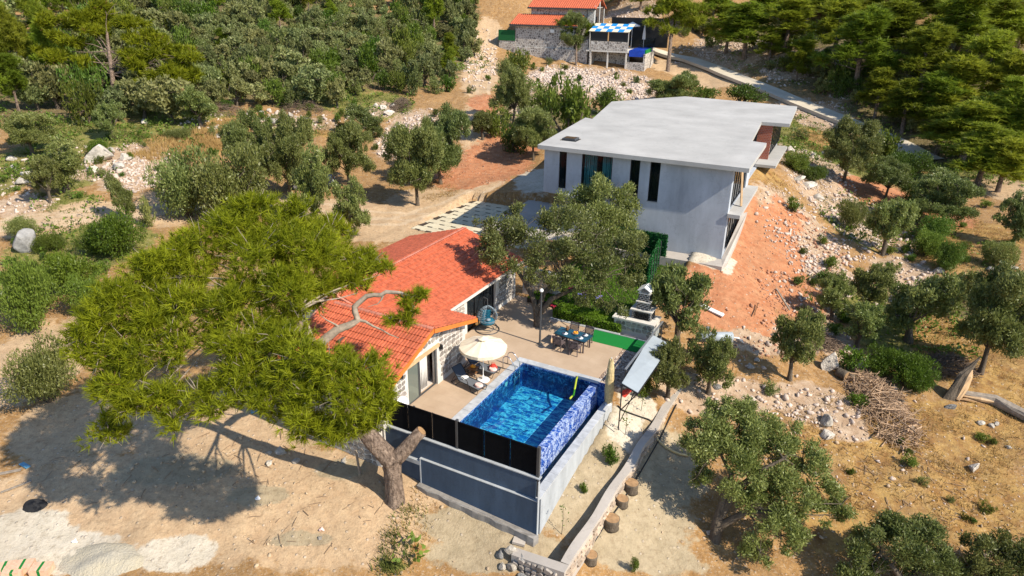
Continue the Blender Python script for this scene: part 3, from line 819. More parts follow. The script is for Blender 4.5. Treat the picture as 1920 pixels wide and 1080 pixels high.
boulder(1708, 805, 22, 'round white stone right of the brush pile', 'rocks on the brown slope', .8, 2)
boulder(1676, 730, 18, 'white stone at the top right of the brush pile', 'rocks on the brown slope', .8, 4)
for px, py, w_ in [(1838,795,22),(1858,799,18),(1868,796,20)]:
    boulder(px, py, w_, 'white rock in the group of three on the dry grass below the fallen log', 'three rocks below the fallen log')
boulder(1783, 765, 24, 'grey white rock just below the split tree stump', 'rocks on the brown slope', .7, 5)
boulder(1824, 880, 26, 'lone white rock on the dry grass near the right edge', 'rocks on the brown slope', .9, 2)
boulder(1890, 840, 16, 'small white rock at the right edge of the dry grass', 'rocks on the brown slope', .7, 0)
boulder(1345, 728, 26, 'grey white stone beside the sapling near the water tank', 'rocks on the brown slope', .7, 3)
boulder(1405, 690, 22, 'pale stone in the shaded ditch left of the sapling', 'rocks on the brown slope', .6, 4)
boulder(1420, 676, 18, 'rounded stone in the shaded ditch above the pale stone', 'rocks on the brown slope', .6, 1)
for px, py, w_ in [(190,300,64),(222,318,44),(175,322,34),(238,300,30),(205,290,40)]:
    boulder(px, py, w_, 'big pale rock of the outcrop above the rubble bank on the left', 'outcrop above the rubble bank', .7)
for px, py, w_ in [(60,335,52),(75,322,36),(20,300,30),(40,345,30),(25,318,22)]:
    boulder(px, py, w_, 'pale rock of the small bank at the left edge under the olives', 'rocks on the left bank', .6)
for px, py, w_ in [(490,215,24),(515,235,40),(465,220,20),(440,240,26),(545,218,18),(405,242,18),(410,258,24),(505,208,16),(270,232,18),(572,226,18)]:
    boulder(px, py, w_, 'white rock in the broken line of stones above the dry meadow', 'stone line above the dry meadow', .7)
for px, py, w_ in [(718,205,26),(730,215,30),(705,200,20),(738,200,20)]:
    boulder(px, py, w_, 'pink white rock heaped behind the olives above the rubble slope', 'rock heap behind the olives', .7)
for px, py, w_ in [(1760,510,34),(1720,500,18),(1858,508,30),(1900,505,24),(1440,225,20)]:
    boulder(px, py, w_, 'white rock on the hillside among bushes right of the spoil heap', 'rocks among the hillside bushes', .6)
for px, py, w_ in [(765,90,20),(855,130,18),(630,118,14),(600,100,12)]:
    boulder(px, py, w_, 'white rock showing between the trees of the olive grove', 'rocks in the olive grove', .8)
for px, py, w_ in [(1490,395,18),(1505,300,26),(1480,285,22),(1525,295,24),(1545,290,20),(1465,290,18)]:
    boulder(px, py, w_, 'white rock beside the balcony side of the concrete house', 'rocks beside the balcony', .8)
for px, py, w_ in [(525,850,30),(555,866,24),(505,870,20),(600,1010,16),(1330,1000,22),(505,850,16),(645,865,18)]:
    boulder(px, py, w_, 'clod of sandy earth lying on the bare sandy yard', 'clods on the sandy yard', .6)

# stumps and big ground objects later; dry grass and weeds on the ground
def blades(name, spots, m, h0, h1, w, seed, lean=.5, per=5, kind='stuff'):
    r = np.random.RandomState(seed); n_ = len(spots) * per
    S = np.repeat(np.array(spots), per, 0)
    x = S[:, 0] + r.normal(0, .16, n_); y = S[:, 1] + r.normal(0, .16, n_); z = terr(x, y) - .03
    a_ = r.uniform(0, 6.283, n_); hh = r.uniform(h0, h1, n_); ww = w * r.uniform(.6, 1.4, n_)
    dx, dy = np.cos(a_) * ww, np.sin(a_) * ww; la = r.uniform(0, 6.283, n_); ll = hh * r.uniform(0, lean, n_)
    A = np.stack([x - dx, y - dy, z], -1); B = np.stack([x + dx, y + dy, z], -1); C = np.stack([x + np.cos(la) * ll, y + np.sin(la) * ll, z + hh], -1)
    V = np.stack([A, B, C], 1).reshape(-1, 3); F = np.arange(3 * n_).reshape(-1, 3)
    lv = np.repeat(np.clip(vnoise(x / 1.5, y / 1.5, seed) * .7 + r.rand(n_) * .4, 0, 1), 3)
    ob = bpy.data.objects.new(name, np_mesh(name, V, F, m, lv)); COL.objects.link(ob); ob['kind'] = kind
    return ob
def gspots(ells, dens, cap=4000):
    return [(x, y) for x, y, _ in fill(ells, dens, 0, 1, 1, cap)]
dryE = [e for e in ELL['dry']]
sp_ = [p for p in gspots(dryE, 16, 5200) if vnoise(p[0] / 1.3, p[1] / 1.3, 5) > .42]
blades('dry_grass', sp_, MT['dry'], .08, .30, .022, 8, .9, 4)
blades('tall_dry_grass', gspots(E_((340,275,80,20),(400,262,60,16),(280,292,40,10),(430,240,40,16)), 16, 1600), MT['dry'], .3, .75, .03, 9, .5, 5)
# dry sticks and chips strewn over the brown slope
r = np.random.RandomState(17); acc = MB()
for x, y, s_ in fill(E_((1600,900,250,160),(1500,830,120,80),(1750,950,160,100),(1400,745,110,50),(560,860,160,50),(300,880,230,70),(620,970,170,80)), 1.1, 0, 1, 1, 600):
    a_ = r.uniform(0, 3.14); L = r.uniform(.15, .7) * (1.6 if r.rand() < .1 else 1); dx, dy = math.cos(a_) * L / 2, math.sin(a_) * L / 2
    acc.tube([(x - dx, y - dy, float(terr(x - dx, y - dy)) + .03), (x, y, float(terr(x, y)) + .05), (x + dx, y + dy, float(terr(x + dx, y + dy)) + .03)], r.uniform(.008, .022), 3, False)
struct('stick_litter', acc, MT['deadwood'], WF, kind='stuff')
sp_ = [p for p in gspots(ELL['green'], 7, 1500) if vnoise(p[0] / 1.1, p[1] / 1.1, 15) > .42]
blades('green_grass', sp_, MT['weed'], .10, .34, .03, 10, .8, 5)
blades('weed_tuft', gspots(E_((745,1030,32,50),(735,1075,34,20),(880,900,20,6),(770,960,30,14),(720,1060,20,20)), 22, 500), MT['weed'], .12, .4, .025, 12, .8, 6)
# ================================================================== stone house (frame PF: u to the right of the pool, v away)
GW = -2.72                      # gable wall plane
AP = (-2.25, -5.0, 3.62); RE = (-2.25, -1.05, 2.55); LE = (-2.25, -8.95, 2.10)
RIDGE_U, RIDGE_Z, EAVE_R, EAVE_L, EAVE_Z = -8.4, 3.95, -3.95, -12.85, 2.6
house = thing('stone_house', 'stone walled house with orange tiled L-shaped roof beside the pool', 'house', PF, (-7, 0, 0))
mb = MB()
def gable_z(v_):
    return AP[2] + (RE[2] - AP[2]) * (v_ - AP[1]) / (RE[1] - AP[1]) if v_ > AP[1] else AP[2] + (LE[2] - AP[2]) * (v_ - AP[1]) / (LE[1] - AP[1])
D0, D1, DH = -6.55, -4.10, 2.15
def vwall(mb, u0, u1, poly):     # poly in (v,z), extruded in u
    n = len(poly); Vv = [(u0, a_, b_) for a_, b_ in poly] + [(u1, a_, b_) for a_, b_ in poly]
    F = [tuple(range(n)), tuple(range(2 * n - 1, n - 1, -1))] + [(i, n + i, n + (i + 1) % n, (i + 1) % n) for i in range(n)]
    mb.add(Vv, F)
tk = .16
vwall(mb, GW - .3, GW, [(-8.5, -.1), (D0, -.1), (D0, DH), (-8.5, DH - .05)] if False else [(-8.5, -.1), (D0, -.1), (D0, gable_z(D0) - tk), (-8.5, gable_z(-8.5) - tk)])
vwall(mb, GW - .3, GW, [(D0, DH), (D1, DH), (D1, gable_z(D1) - tk), (-5.0, AP[2] - tk), (D0, gable_z(D0) - tk)])
vwall(mb, GW - .3, GW, [(D1, -.1), (-1.45, -.1), (-1.45, gable_z(-1.45) - tk), (D1, gable_z(D1) - tk)])
mb.box(-8.5, GW - .3, -8.5, -8.2, -2.6, 2.1); mb.box(-8.5, -8.2, -8.2, -4.9, -2.6, 2.6); mb.box(-12.4, -8.5, -4.9, -4.6, -2.0, 2.6)                   # long wall on the sandy yard
mb.box(-4.4, GW - .3, -1.75, -1.45, -.1, 2.4)
part(house, 'wall', mb, MT['mortar'])
mb = MB()
for a_, b_ in ((-1.45, 1.55), (4.9, 7.5)): mb.box(-4.75, -4.45, a_, b_, -.1, 2.75)
mb.box(-12.4, -12.1, -4.6, 7.5, -1.6, 2.6); mb.box(-12.1, -4.75, 7.2, 7.5, -.2, 2.5)
mb.box(-4.75, -4.45, 1.55, 4.9, 2.25, 2.75)
part(house, 'wall', mb, MT['mortar'])
# interior seen through the open door
mb = MB(); mb.box(-6.2, GW - .31, -7.2, -2.2, -.05, .03); part(house, 'floor', mb, MT['floor_in'])
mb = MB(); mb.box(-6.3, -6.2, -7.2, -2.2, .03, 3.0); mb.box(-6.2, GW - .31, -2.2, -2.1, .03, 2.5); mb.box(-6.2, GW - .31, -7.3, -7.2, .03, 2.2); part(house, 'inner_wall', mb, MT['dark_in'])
mb = MB(); mb.box(-5.9, -4.4, -6.6, -5.0, .03, .45); part(house, 'bed', mb, MT['white'])
# timber lintel, sliding door, curtain
mb = MB(); mb.box(GW - .02, GW + .10, D0 - .45, D1 + .12, DH + .002, DH + .17); part(house, 'lintel', mb, MT['timber'])
mb = MB()
for a_ in (D0 + .03, D0 + .98, D0 + 1.06, D1 - .03): mb.box(GW - .14, GW - .08, a_ - .03, a_ + .03, .04, DH - .01)
mb.box(GW - .145, GW - .075, D0, D1, DH - .08, DH - .012); mb.box(GW - .145, GW - .075, D0, D1, .035, .08)
door = part(house, 'sliding_door', mb, MT['darkgrey'])
mb = MB(); mb.box(GW - .12, GW - .105, D0 + .06, D0 + .95, .08, DH - .08); part(door, 'pane', mb, MT['glass_door'])
mb = MB()
for k in range(9):
    mb.tube([(GW - .45 + .05 * (k % 2), -4.95 + .06 * k, .05), (GW - .45 + .05 * (k % 2), -4.95 + .06 * k, DH)], .045, 6)
part(house, 'curtain', mb, MT['curtain'], True)
mb = MB(); mb.box(GW - 1.2, GW - .6, -4.35, -3.9, .03, 2.3); part(house, 'inner_pier', mb, MT['stone'])
for v_ in (D0 - .62, D1 + .22):
    mb = MB(); mb.box(GW, GW + .12, v_ - .05, v_ + .05, 1.95, 2.2); mb.lathe([(.03, 0), (.055, .05), (.055, .22), (.03, .26)], 8, (GW + .16, v_, 1.95))
    part(house, 'wall_lamp', mb, MT['black'])
# field stones set proud of the white mortar
def stone_wall(root, name, m, w0, w1, z0, z1, place, ok, cw=.30, ch=.22, seed=1, gap=.024, join=False, thick=.045):
    r = np.random.RandomState(seed); nr = int((z1 - z0) / ch); J = {}
    def jit(i, j):
        if (i, j) not in J: J[(i, j)] = (r.uniform(-.32, .32) * cw, r.uniform(-.28, .28) * ch)
        return J[(i, j)]
    nc = int((w1 - w0) / cw); acc = MB(); count = 0
    for j in range(nr):
        for i in range(nc):
            def P(a_, b_):
                sh = .5 * (b_ % 2)
                dx, dz = jit(a_, b_); return (w0 + (a_ + sh) * cw + dx, z0 + b_ * ch + dz)
            if j % 2 == 0: poly = [P(i, j), P(i + 1, j), (P(i + 1, j + 1)), P(i, j + 1)]
            else: poly = [P(i, j), P(i + 1, j), P(i + 2, j + 1) if False else P(i + 1, j + 1), P(i, j + 1)]
            if j % 2 == 1:
                poly = [P(i, j), P(i + 1, j), (w0 + (i + 1.5) * cw + jit(i + 1, j + 1)[0] * .6, z0 + (j + 1) * ch + jit(i + 1, j + 1)[1]), (w0 + (i + .5) * cw + jit(i, j + 1)[0] * .6, z0 + (j + 1) * ch + jit(i, j + 1)[1])]
            else:
                poly = [(w0 + (i + .5) * cw + jit(i, j)[0] * .6, z0 + j * ch + jit(i, j)[1]), (w0 + (i + 1.5) * cw + jit(i + 1, j)[0] * .6, z0 + j * ch + jit(i + 1, j)[1]), P(i + 1, j + 1), P(i, j + 1)]
            cx, cz = sum(p[0] for p in poly) / 4, sum(p[1] for p in poly) / 4
            q = []
            for k in range(4):       # chamfered corners, shrunk for the joint
                a_, b_ = poly[k], poly[(k + 1) % 4]
                for tt in (.22, .78):
                    x, z = a_[0] + (b_[0] - a_[0]) * tt, a_[1] + (b_[1] - a_[1]) * tt
                    d = math.hypot(x - cx, z - cz); f = max(.3, 1 - gap / max(d, .03)); q.append((cx + (x - cx) * f, cz + (z - cz) * f))
            if not all(ok(*p) for p in q): continue
            tt = thick * r.uniform(.5, 1.1); n = len(q)
            Vv = [place(p[0], p[1], 0) for p in q] + [place(cx + (p[0] - cx) * .86, cz + (p[1] - cz) * .86, tt) for p in q]
            F = [tuple(range(n, 2 * n))] + [(k, (k + 1) % n, n + (k + 1) % n, n + k) for k in range(n)]
            if join: acc.add(Vv, F)
            else: part(root, name, MB().add(Vv, F), m)
            count += 1
    if join and acc.v: part(root, name, acc, m, kind='stuff')
    return count
def ok_gable(v_, z):
    if z > gable_z(v_) - tk - .05 or z < .03 or v_ < -8.45 or v_ > -1.5: return False
    return not (D0 - .05 < v_ < D1 + .05 and z < DH + .2)
stone_wall(house, 'stone', MT['stone'], -8.7, -1.2, .0, 3.5, lambda a_, b_, t_: (GW + t_, a_, b_), ok_gable, .36, .28, 3, .034)
for a_, b_ in ((-1.4, 1.5), (4.95, 7.45)):
    stone_wall(house, 'stone', MT['stone'], a_ - .2, b_ + .2, 0, 2.7, lambda p, q, t_: (-4.45 + t_, p, q), lambda p, q, a_=a_, b_=b_: a_ < p < b_ and .02 < q < 2.5, .34, .27, 5)
stone_wall(house, 'stone_facing', MT['stone'], -8.5, -2.9, -2.4, 2.0, lambda p, q, t_: (p, -8.5 - t_, q), lambda p, q: -8.45 < p < -2.9 and -2.4 < q < 1.9, .36, .28, 6, join=True)
stone_wall(house, 'stone_facing', MT['stone'], -4.4, -2.9, 0, 2.3, lambda p, q, t_: (p, -1.45 + t_, q), lambda p, q: -4.3 < p < -2.95 and .05 < q < 2.2, .3, .24, 7, join=True)
# terrace doors of the rear wing
mb = MB()
for a_ in (1.58, 2.65, 3.75, 4.87): mb.box(-4.68, -4.58, a_ - .04, a_ + .04, .02, 2.25)
mb.box(-4.685, -4.575, 1.55, 4.9, 2.15, 2.24)
td = part(house, 'terrace_door', mb, MT['black'])
for k in range(3):
    mb = MB(); mb.box(-4.64, -4.62, 1.62 + 1.09 * k, 2.6 + 1.1 * k, .05, 2.14); part(td, 'pane', mb, MT['glass'])
# roof shells
def plane_slab(mb, P, t_=.10): mb.slab(P, t_)
UE = -13.3
mb = MB()
frR = [(AP[0], AP[1], AP[2]), (RE[0], RE[1], RE[2]), (-7.9, RE[1], RE[2]), (-9.2, AP[1], AP[2])]
frL = [(AP[0], AP[1], AP[2]), (-8.95, AP[1], AP[2]), (-8.95, LE[1], LE[2]), (LE[0], LE[1], LE[2])]
rrR = [(RIDGE_U, 7.75, RIDGE_Z), (RIDGE_U, -5.0, RIDGE_Z), (EAVE_R, -5.0, EAVE_Z), (EAVE_R, 7.75, EAVE_Z)]
rrR = [(RIDGE_U, 7.75, RIDGE_Z), (RIDGE_U, -4.8, RIDGE_Z), (-6.2, -4.8, RIDGE_Z + (EAVE_Z - RIDGE_Z) * (RIDGE_U + 6.2) / (RIDGE_U - EAVE_R)), (EAVE_R, -1.2, EAVE_Z), (EAVE_R, 7.75, EAVE_Z)]
rrL = [(RIDGE_U, 7.75, RIDGE_Z), (EAVE_L, 7.75, EAVE_Z), (EAVE_L, -4.8, EAVE_Z), (RIDGE_U, -4.8, RIDGE_Z)]
for P in (frR, frL, rrR, rrL): plane_slab(mb, P)
roof = part(house, 'roof', mb, MT['tile_d'])
mb = MB()
for A_, B_ in ((AP, RE), (AP, LE)):
    A2, B2 = (A_[0] + .03, A_[1], A_[2] + .03), (B_[0] + .03, B_[1], B_[2] + .03)
    mb.slab([(A2[0], A2[1], A2[2]), (B2[0], B2[1], B2[2]), (B2[0], B2[1], B2[2] - .22), (A2[0], A2[1], A2[2] - .22)], .04)
mb.box(-3.9, -2.26, RE[1], RE[1] + .04, RE[2] - .16, RE[2] + .04)
part(roof, 'fascia', mb, MT['orange'])
mb = MB(); mb.bar((EAVE_R + .05, -1.0, EAVE_Z - .04), (EAVE_R + .05, 7.75, EAVE_Z - .04), .10, .12); part(roof, 'gutter', mb, MT['rope']); mb = MB(); mb.bar((-8.9, LE[1] - .06, LE[2] - .04), (LE[0], LE[1] - .06, LE[2] - .04), .1, .1)
part(roof, 'gutter', mb, MT['rope'])
mb = MB(); mb.tube([(-2.62, -8.62, 2.05), (-2.62, -8.62, -1.2)], .045, 8); mb.tube([(-4.40, -1.35, 2.5), (-4.40, -1.35, .05)], .04, 8)
part(house, 'downpipe', mb, MT['rope'])
# clay tiles: each a plate with two rolls and a raised lower lip
TW, TL = .345, .40
def tile_mesh():
    V = []; F = []; n = 9
    for row, (y, lift) in enumerate(((0.0, .050), (TL * 1.06, .012))):
        for k in range(n):
            x = -TW / 2 + TW * k / (n - 1); h_ = .042 * abs(math.sin(math.pi * 2 * k / (n - 1))) ** .8
            V.append((x, y, lift + h_))
    for k in range(n): V.append((V[k][0], 0.0, V[k][2]))
    for k in range(n): V.append((V[k][0], 0.0, .0 + V[k][2] - .048))
    for k in range(n - 1): F += [(k, k + 1, n + k + 1, n + k), (3 * n + k, 3 * n + k + 1, 2 * n + k + 1, 2 * n + k)]
    return V, F
TV, TF_ = tile_mesh()
tile_me = mesh_from('roof_tile', TV, TF_, MT['tile'], True)
class TilePlane:
    """lay courses on the plane through eave line a->b, rising to the ridge along up"""
    def __init__(s, a, b, top):
        s.a = Vector(a); s.e = (Vector(b) - s.a); s.len = s.e.length; s.e.normalize()
        tv = Vector(top) - s.a; s.up = tv - s.e * tv.dot(s.e); s.h = s.up.length; s.up.normalize(); s.n = s.e.cross(s.up)
        if s.n.z < 0: s.n = -s.n
    def M(s, i, j):
        p = s.a + s.e * (TW * (i + .5)) + s.up * (TL * j) + s.n * .012
        m = Matrix.Identity(4)
        x = s.e if s.e.cross(s.up).dot(s.n) > 0 else -s.e
        for k in range(3): m[k][0], m[k][1], m[k][2], m[k][3] = x[k], s.up[k], s.n[k], p[k]
        return m, p
def inside(p, poly):
    c = False; n = len(poly)
    for i in range(n):
        a_, b_ = poly[i], poly[(i + 1) % n]
        if (a_[1] > p[1]) != (b_[1] > p[1]) and p[0] < (b_[0] - a_[0]) * (p[1] - a_[1]) / (b_[1] - a_[1]) + a_[0]: c = not c
    return c
tiles = []
def lay(pl, poly):
    for j in range(int(pl.h / TL) + 1):
        for i in range(-2, int(pl.len / TW) + 2):
            m, p = pl.M(i, j); q = p + pl.up * .2
            if inside((q.x, q.y), [(c_[0], c_[1]) for c_ in poly]): tiles.append((m, p))
def zfront(u, v_): return gable_z(v_) if u < -2.2 else -9
def zrear(u, v_):
    if v_ < -4.8: return -9
    return RIDGE_Z + (EAVE_Z - RIDGE_Z) * abs(u - RIDGE_U) / (EAVE_R - RIDGE_U)
lay(TilePlane((-2.25, LE[1], LE[2]), (-8.95, LE[1], LE[2]), (-2.25, AP[1], AP[2])), frL)
lay(TilePlane((-2.25, RE[1], RE[2]), (-7.9, RE[1], RE[2]), (-2.25, AP[1], AP[2])), frR)
lay(TilePlane((EAVE_R, 7.75, EAVE_Z), (EAVE_R, -4.8, EAVE_Z), (RIDGE_U, 7.75, RIDGE_Z)), rrR)
lay(TilePlane((EAVE_L, 7.75, EAVE_Z), (EAVE_L, -4.8, EAVE_Z), (RIDGE_U, 7.75, RIDGE_Z)), rrL)
vis = []
for m, p in tiles:
    zf, zr = (zfront(p.x, p.y) if -8.95 < p.x else -9), (zrear(p.x, p.y) if EAVE_L < p.x < EAVE_R else -9)
    if p.z < max(zf if p.y > LE[1] and p.y < RE[1] else -9, zr) - .16: continue
    vis.append((m, p))
vis.sort(key=lambda q: (abs(q[1].x + 3.5) * .55 + abs(q[1].y + 6.5)))
Mh = Matrix.Translation(Vector((-P0[house.name][0], -P0[house.name][1], -P0[house.name][2])))
for m, p in vis[:300]:
    o = bpy.data.objects.new('roof_tile', tile_me); COL.objects.link(o); o.parent = roof
    o.matrix_local = Mh @ m @ Matrix.Rotation(random.uniform(-.012, .012), 4, 'Z')
acc = MB()
for m, p in vis[300:]:
    acc.add([m @ Vector(q) for q in TV], TF_)
part(roof, 'tile_field', acc, MT['tile_b'], True, 'stuff')
# ridge caps
def ridge(a, b):
    a, b = Vector(a), Vector(b); n = int((b - a).length / .36); d = (b - a) / n
    mbr = MB(); Vv = []; F = []
    for k in range(7):
        t_ = math.pi * k / 6
        for e, r_ in ((0, .135), (1, .115)): Vv.append((.37 * e, -math.cos(t_) * r_, math.sin(t_) * r_ * .75))
    for k in range(6): F.append((2 * k, 2 * k + 1, 2 * k + 3, 2 * k + 2))
    me = mesh_from('ridge_tile', Vv, F, MT['tile_d'], True)
    for i in range(n):
        p = a + d * i; o = bpy.data.objects.new('ridge_tile', me); COL.objects.link(o); o.parent = roof
        p0 = P0[house.name]; o.location = (p.x - p0[0], p.y - p0[1], p.z - p0[2] + .02)
        o.rotation_euler = (0, random.uniform(-.02, .02), math.atan2(d.y, d.x))
ridge((AP[0] + .03, AP[1], AP[2] - .01), (-8.3, AP[1], AP[2] - .01)); ridge((RIDGE_U, 7.75, RIDGE_Z - .01), (RIDGE_U, -4.8, RIDGE_Z - .01))

# satellite dish on the gable wall corner
dish = thing('satellite_dish', 'white satellite dish on the gable wall left of the sliding door', 'satellite dish', PF, (GW + .3, -7.55, .75))
mb = MB(); mb.lathe([(.02, .07), (.14, .05), (.23, .0), (.31, -.07)], 18, (0, 0, 0), False)
m_ = Matrix.Rotation(1.05, 3, 'Y') @ Matrix.Rotation(.3, 3, 'X')
mb.v = [tuple(m_ @ Vector((x, y, -z))) for x, y, z in mb.v]; mb.move((GW + .38, -7.55, .95)); part(dish, 'reflector', mb, MT['white'], True)
mb = MB(); mb.tube([(GW, -7.55, .75), (GW + .3, -7.55, .78), (GW + .36, -7.55, .95)], .03, 6); mb.tube([(GW + .40, -7.55, .55), (GW + .95, -7.45, .85)], .012, 5)
mb.rbox((GW + .96, -7.45, .87), (.09, .06, .06)); part(dish, 'arm', mb, MT['darkgrey'])

# ================================================================== terrace, pool, gravel
mb = MB()
mb.box(-3.35, -.46, -8.08, 5.2, -.35, 0)
mb.box(-4.43, -3.35, -1.44, 7.8, -.35, 0)
mb.box(-.46, 4.15, .46, 4.2, -.35, 0); mb.box(-.46, 1.9, 4.2, 5.65, -.35, 0); mb.box(-3.35, -1.0, 5.2, 7.8, -.35, 0)
struct('terrace', mb, MT['terrace'], PF)
mb = MB(); mb.box(4.15, 5.55, .22, 4.2, -.35, -.03); struct('pebble_strip', mb, MT['pebble'], PF, kind='structure')
mb = MB(); mb.box(1.9, 5.75, 4.2, 5.62, -.35, .012); solo('green_carpet', 'flat bright green carpet strip between dining table and stone barbecue', 'carpet', PF, (3.8, 4.9, 0), mb, MT['carpet'])
# loose pebbles on the strip
rp = np.random.RandomState(4); VV = []; FF = []; o_ = 0
for k in range(1500):
    V0 = STONES[k % 10] * rp.uniform(.025, .055); VV.append(V0 * [1, 1, .7] + [rp.uniform(4.2, 5.5), rp.uniform(.25, 4.15), -.02]); FF.append(ICO0[1] + o_); o_ += 12
me = np_mesh('pebble_layer', np.concatenate(VV), np.concatenate(FF), MT['pebble']); ob = bpy.data.objects.new('pebble_layer', me); COL.objects.link(ob); ob.location = tuple(PF.w(0, 0)); ob.rotation_euler = (0, 0, PF.yaw); ob['kind'] = 'stuff'

pool = thing('swimming_pool', 'blue marble tiled swimming pool with tiled overflow wall and lower trough', 'pool', PF, (2, -4, -1.5))
FZ = -1.45
mb = MB(); mb.box(-.2, 0, -8.06, 0, -1.7, -.032); mb.box(-.2, 4.75, 0, .2, -1.9, -.032); mb.box(0, 3.95, -8.095, -8.06, -1.7, -.1)
part(pool, 'shell', mb, MT['poolwall']); part(pool, 'overflow_wall', MB().box(3.95, 4.33, -8.06, -.001, -1.9, -.14), MT['sheet'])
mb = MB(); mb.box(0, 3.95, -8.06, 0, FZ - .2, FZ); part(pool, 'basin_floor', mb, MT['poolfloor'])
mb = MB(); mb.box(4.33, 4.75, -8.06, 0, -2.0, -1.75); part(pool, 'trough_floor', mb, MT['poolwall'])
def grid_water(x0, x1, y0, y1, z): return MB().add([(x0, y0, z), (x1, y0, z), (x1, y1, z), (x0, y1, z)], [(0, 1, 2, 3)])
part(pool, 'water', grid_water(.001, 3.949, -8.05, -.001, -.115), MT['water'])
part(pool, 'trough_water', grid_water(4.36, 4.749, -8.05, -.001, -1.30), MT['water'])
def boxme(name, d, m):
    mb = MB().box(-d[0] / 2, d[0] / 2, -d[1] / 2, d[1] / 2, -d[2] / 2, d[2] / 2); return mesh_from(name, mb.v, mb.f, m)
me_t = boxme('pool_tile', (.014, .292, .292), MT['pooltile'])
for k in range(27):
    for z in (-.18, -.478): link_part(pool, 'pool_tile', me_t, (.007, -.15 - .2985 * k, z))
me_t = boxme('pool_tile', (.292, .014, .292), MT['pooltile'])
for k in range(13):
    for z in (-.18, -.478): link_part(pool, 'pool_tile', me_t, (.165 + .3 * k, -.007, z))
me_f = boxme('overflow_tile', (.016, .283, .279), MT['inftile']); me_c = boxme('overflow_tile', (.372, .283, .016), MT['inftile'])
for k in range(27):
    link_part(pool, 'overflow_tile', me_c, (4.146, -.15 - .2985 * k, -.132))
    for j in range(4): link_part(pool, 'overflow_tile', me_f, (4.338, -.15 - .2985 * k, -.287 - .295 * j))
me_k = boxme('coping_stone', (.44, .59, .05), MT['coping'])
for k in range(13): link_part(pool, 'coping_stone', me_k, (-.22, -.32 - .6 * k, -.006 + .0))
me_k = boxme('coping_stone', (.59, .44, .05), MT['coping'])
for k in range(8): link_part(pool, 'coping_stone', me_k, (-.14 + .6 * k, .235, -.006))
me_k = boxme('coping_stone', (.40, .59, .05), MT['coping'])
for k in range(14): link_part(pool, 'coping_stone', me_k, (4.93, -8.0 + .6 * k, -1.005))
mb = MB(); mb.box(4.75, 5.09, -8.095, .35, -4.2, -1.032); part(pool, 'outer_wall', mb, MT['plaster'])
mb = MB(); mb.box(-.02, .035, -2.5, -2.2, -.42, -.12)
mb = MB().lathe([(.0, .0), (.13, .0), (.13, .03), (.0, .03)], 14); mb.v = [(z + .016, x - 1.9, y - .33) for x, y, z in mb.v]; part(pool, 'wall_light', mb, MT['white'])
# ladder
lad = part(pool, 'ladder', MB(), MT['steel'])
for v_ in (-.55, -1.08):
    mb = MB(); pth = [(-.62, v_, 0), (-.62, v_, .55)] + [(-.62 + .24 - .24 * math.cos(a_), v_, .55 + .24 * math.sin(a_)) for a_ in (.5, 1.0, 1.57, 2.1, 2.6)] + [(.10, v_, .3), (.10, v_, -1.1)]
    mb.tube(pth, .026, 8); part(lad, 'rail', mb, MT['steel'], True)
for z in (-.3, -.58, -.86):
    mb = MB(); mb.rbox((.10, -.815, z), (.09, .5, .03)); part(lad, 'step', mb, MT['steel'])
mb = MB(); mb.tube([(-1.0, -1.08, .02), (-.1, -1.08, .02)], .012, 5); mb.tube([(-1.0, -.55, .02), (-.1, -.55, .02)], .012, 5); part(lad, 'anchor_bar', mb, MT['darkgrey'])
mb = MB(); mb.tube([(3.2, -.02, .06), (3.25, -.25, .05), (3.42, -.8, -.08), (3.52, -1.2, -.3), (3.62, -1.7, -.1), (3.66, -2.0, -.02)], .05, 8)
solo('vacuum_hose', 'yellow green hose hanging into the pool near its far end', 'hose', PF, (3.4, -.8, 0), mb, MT['hose_y'], smooth=True)

# painted support wall under the slat fence
wall = thing('support_wall', 'blue grey painted support wall with pale ledges under the black slat fence', 'wall', PF, (1, -8.3, -2.8))
mb = MB(); mb.box(-2.9, 4.93, -8.3, -8.1, -3.4, -.02); part(wall, 'upper_band', mb, MT['plaster_dark'])
mb = MB(); mb.box(-.8, 5.09, -8.42, -8.303, -4.0, -1.08); part(wall, 'lower_band', mb, MT['plaster_dark'])
mb = MB(); mb.box(-2.95, 5.1, -8.325, -8.085, -.017, .03); mb.box(-.8, 5.095, -8.425, -8.303, -1.077, -1.045); mb.box(-.86, -.803, -8.44, -8.303, -2.9, -1.04); mb.box(-1.9, -.863, -8.44, -8.303, -1.42, -1.2); mb.box(5.093, 5.12, -8.44, -8.30, -3.05, -.05)
part(wall, 'ledge', mb, MT['plaster'])
mb = MB(); fp = [(u_, -8.72 + .03 * math.sin(u_ * 5)) for u_ in np.arange(-.9, 5.3, .3)] + [(5.2, -8.42), (-.9, -8.42)]
mb.prism(fp, -4.2, [-2.40 - .060 * (p[0] + .8) + .04 * math.sin(p[0] * 7) for p in fp]); part(wall, 'footing', mb, MT['footing'])

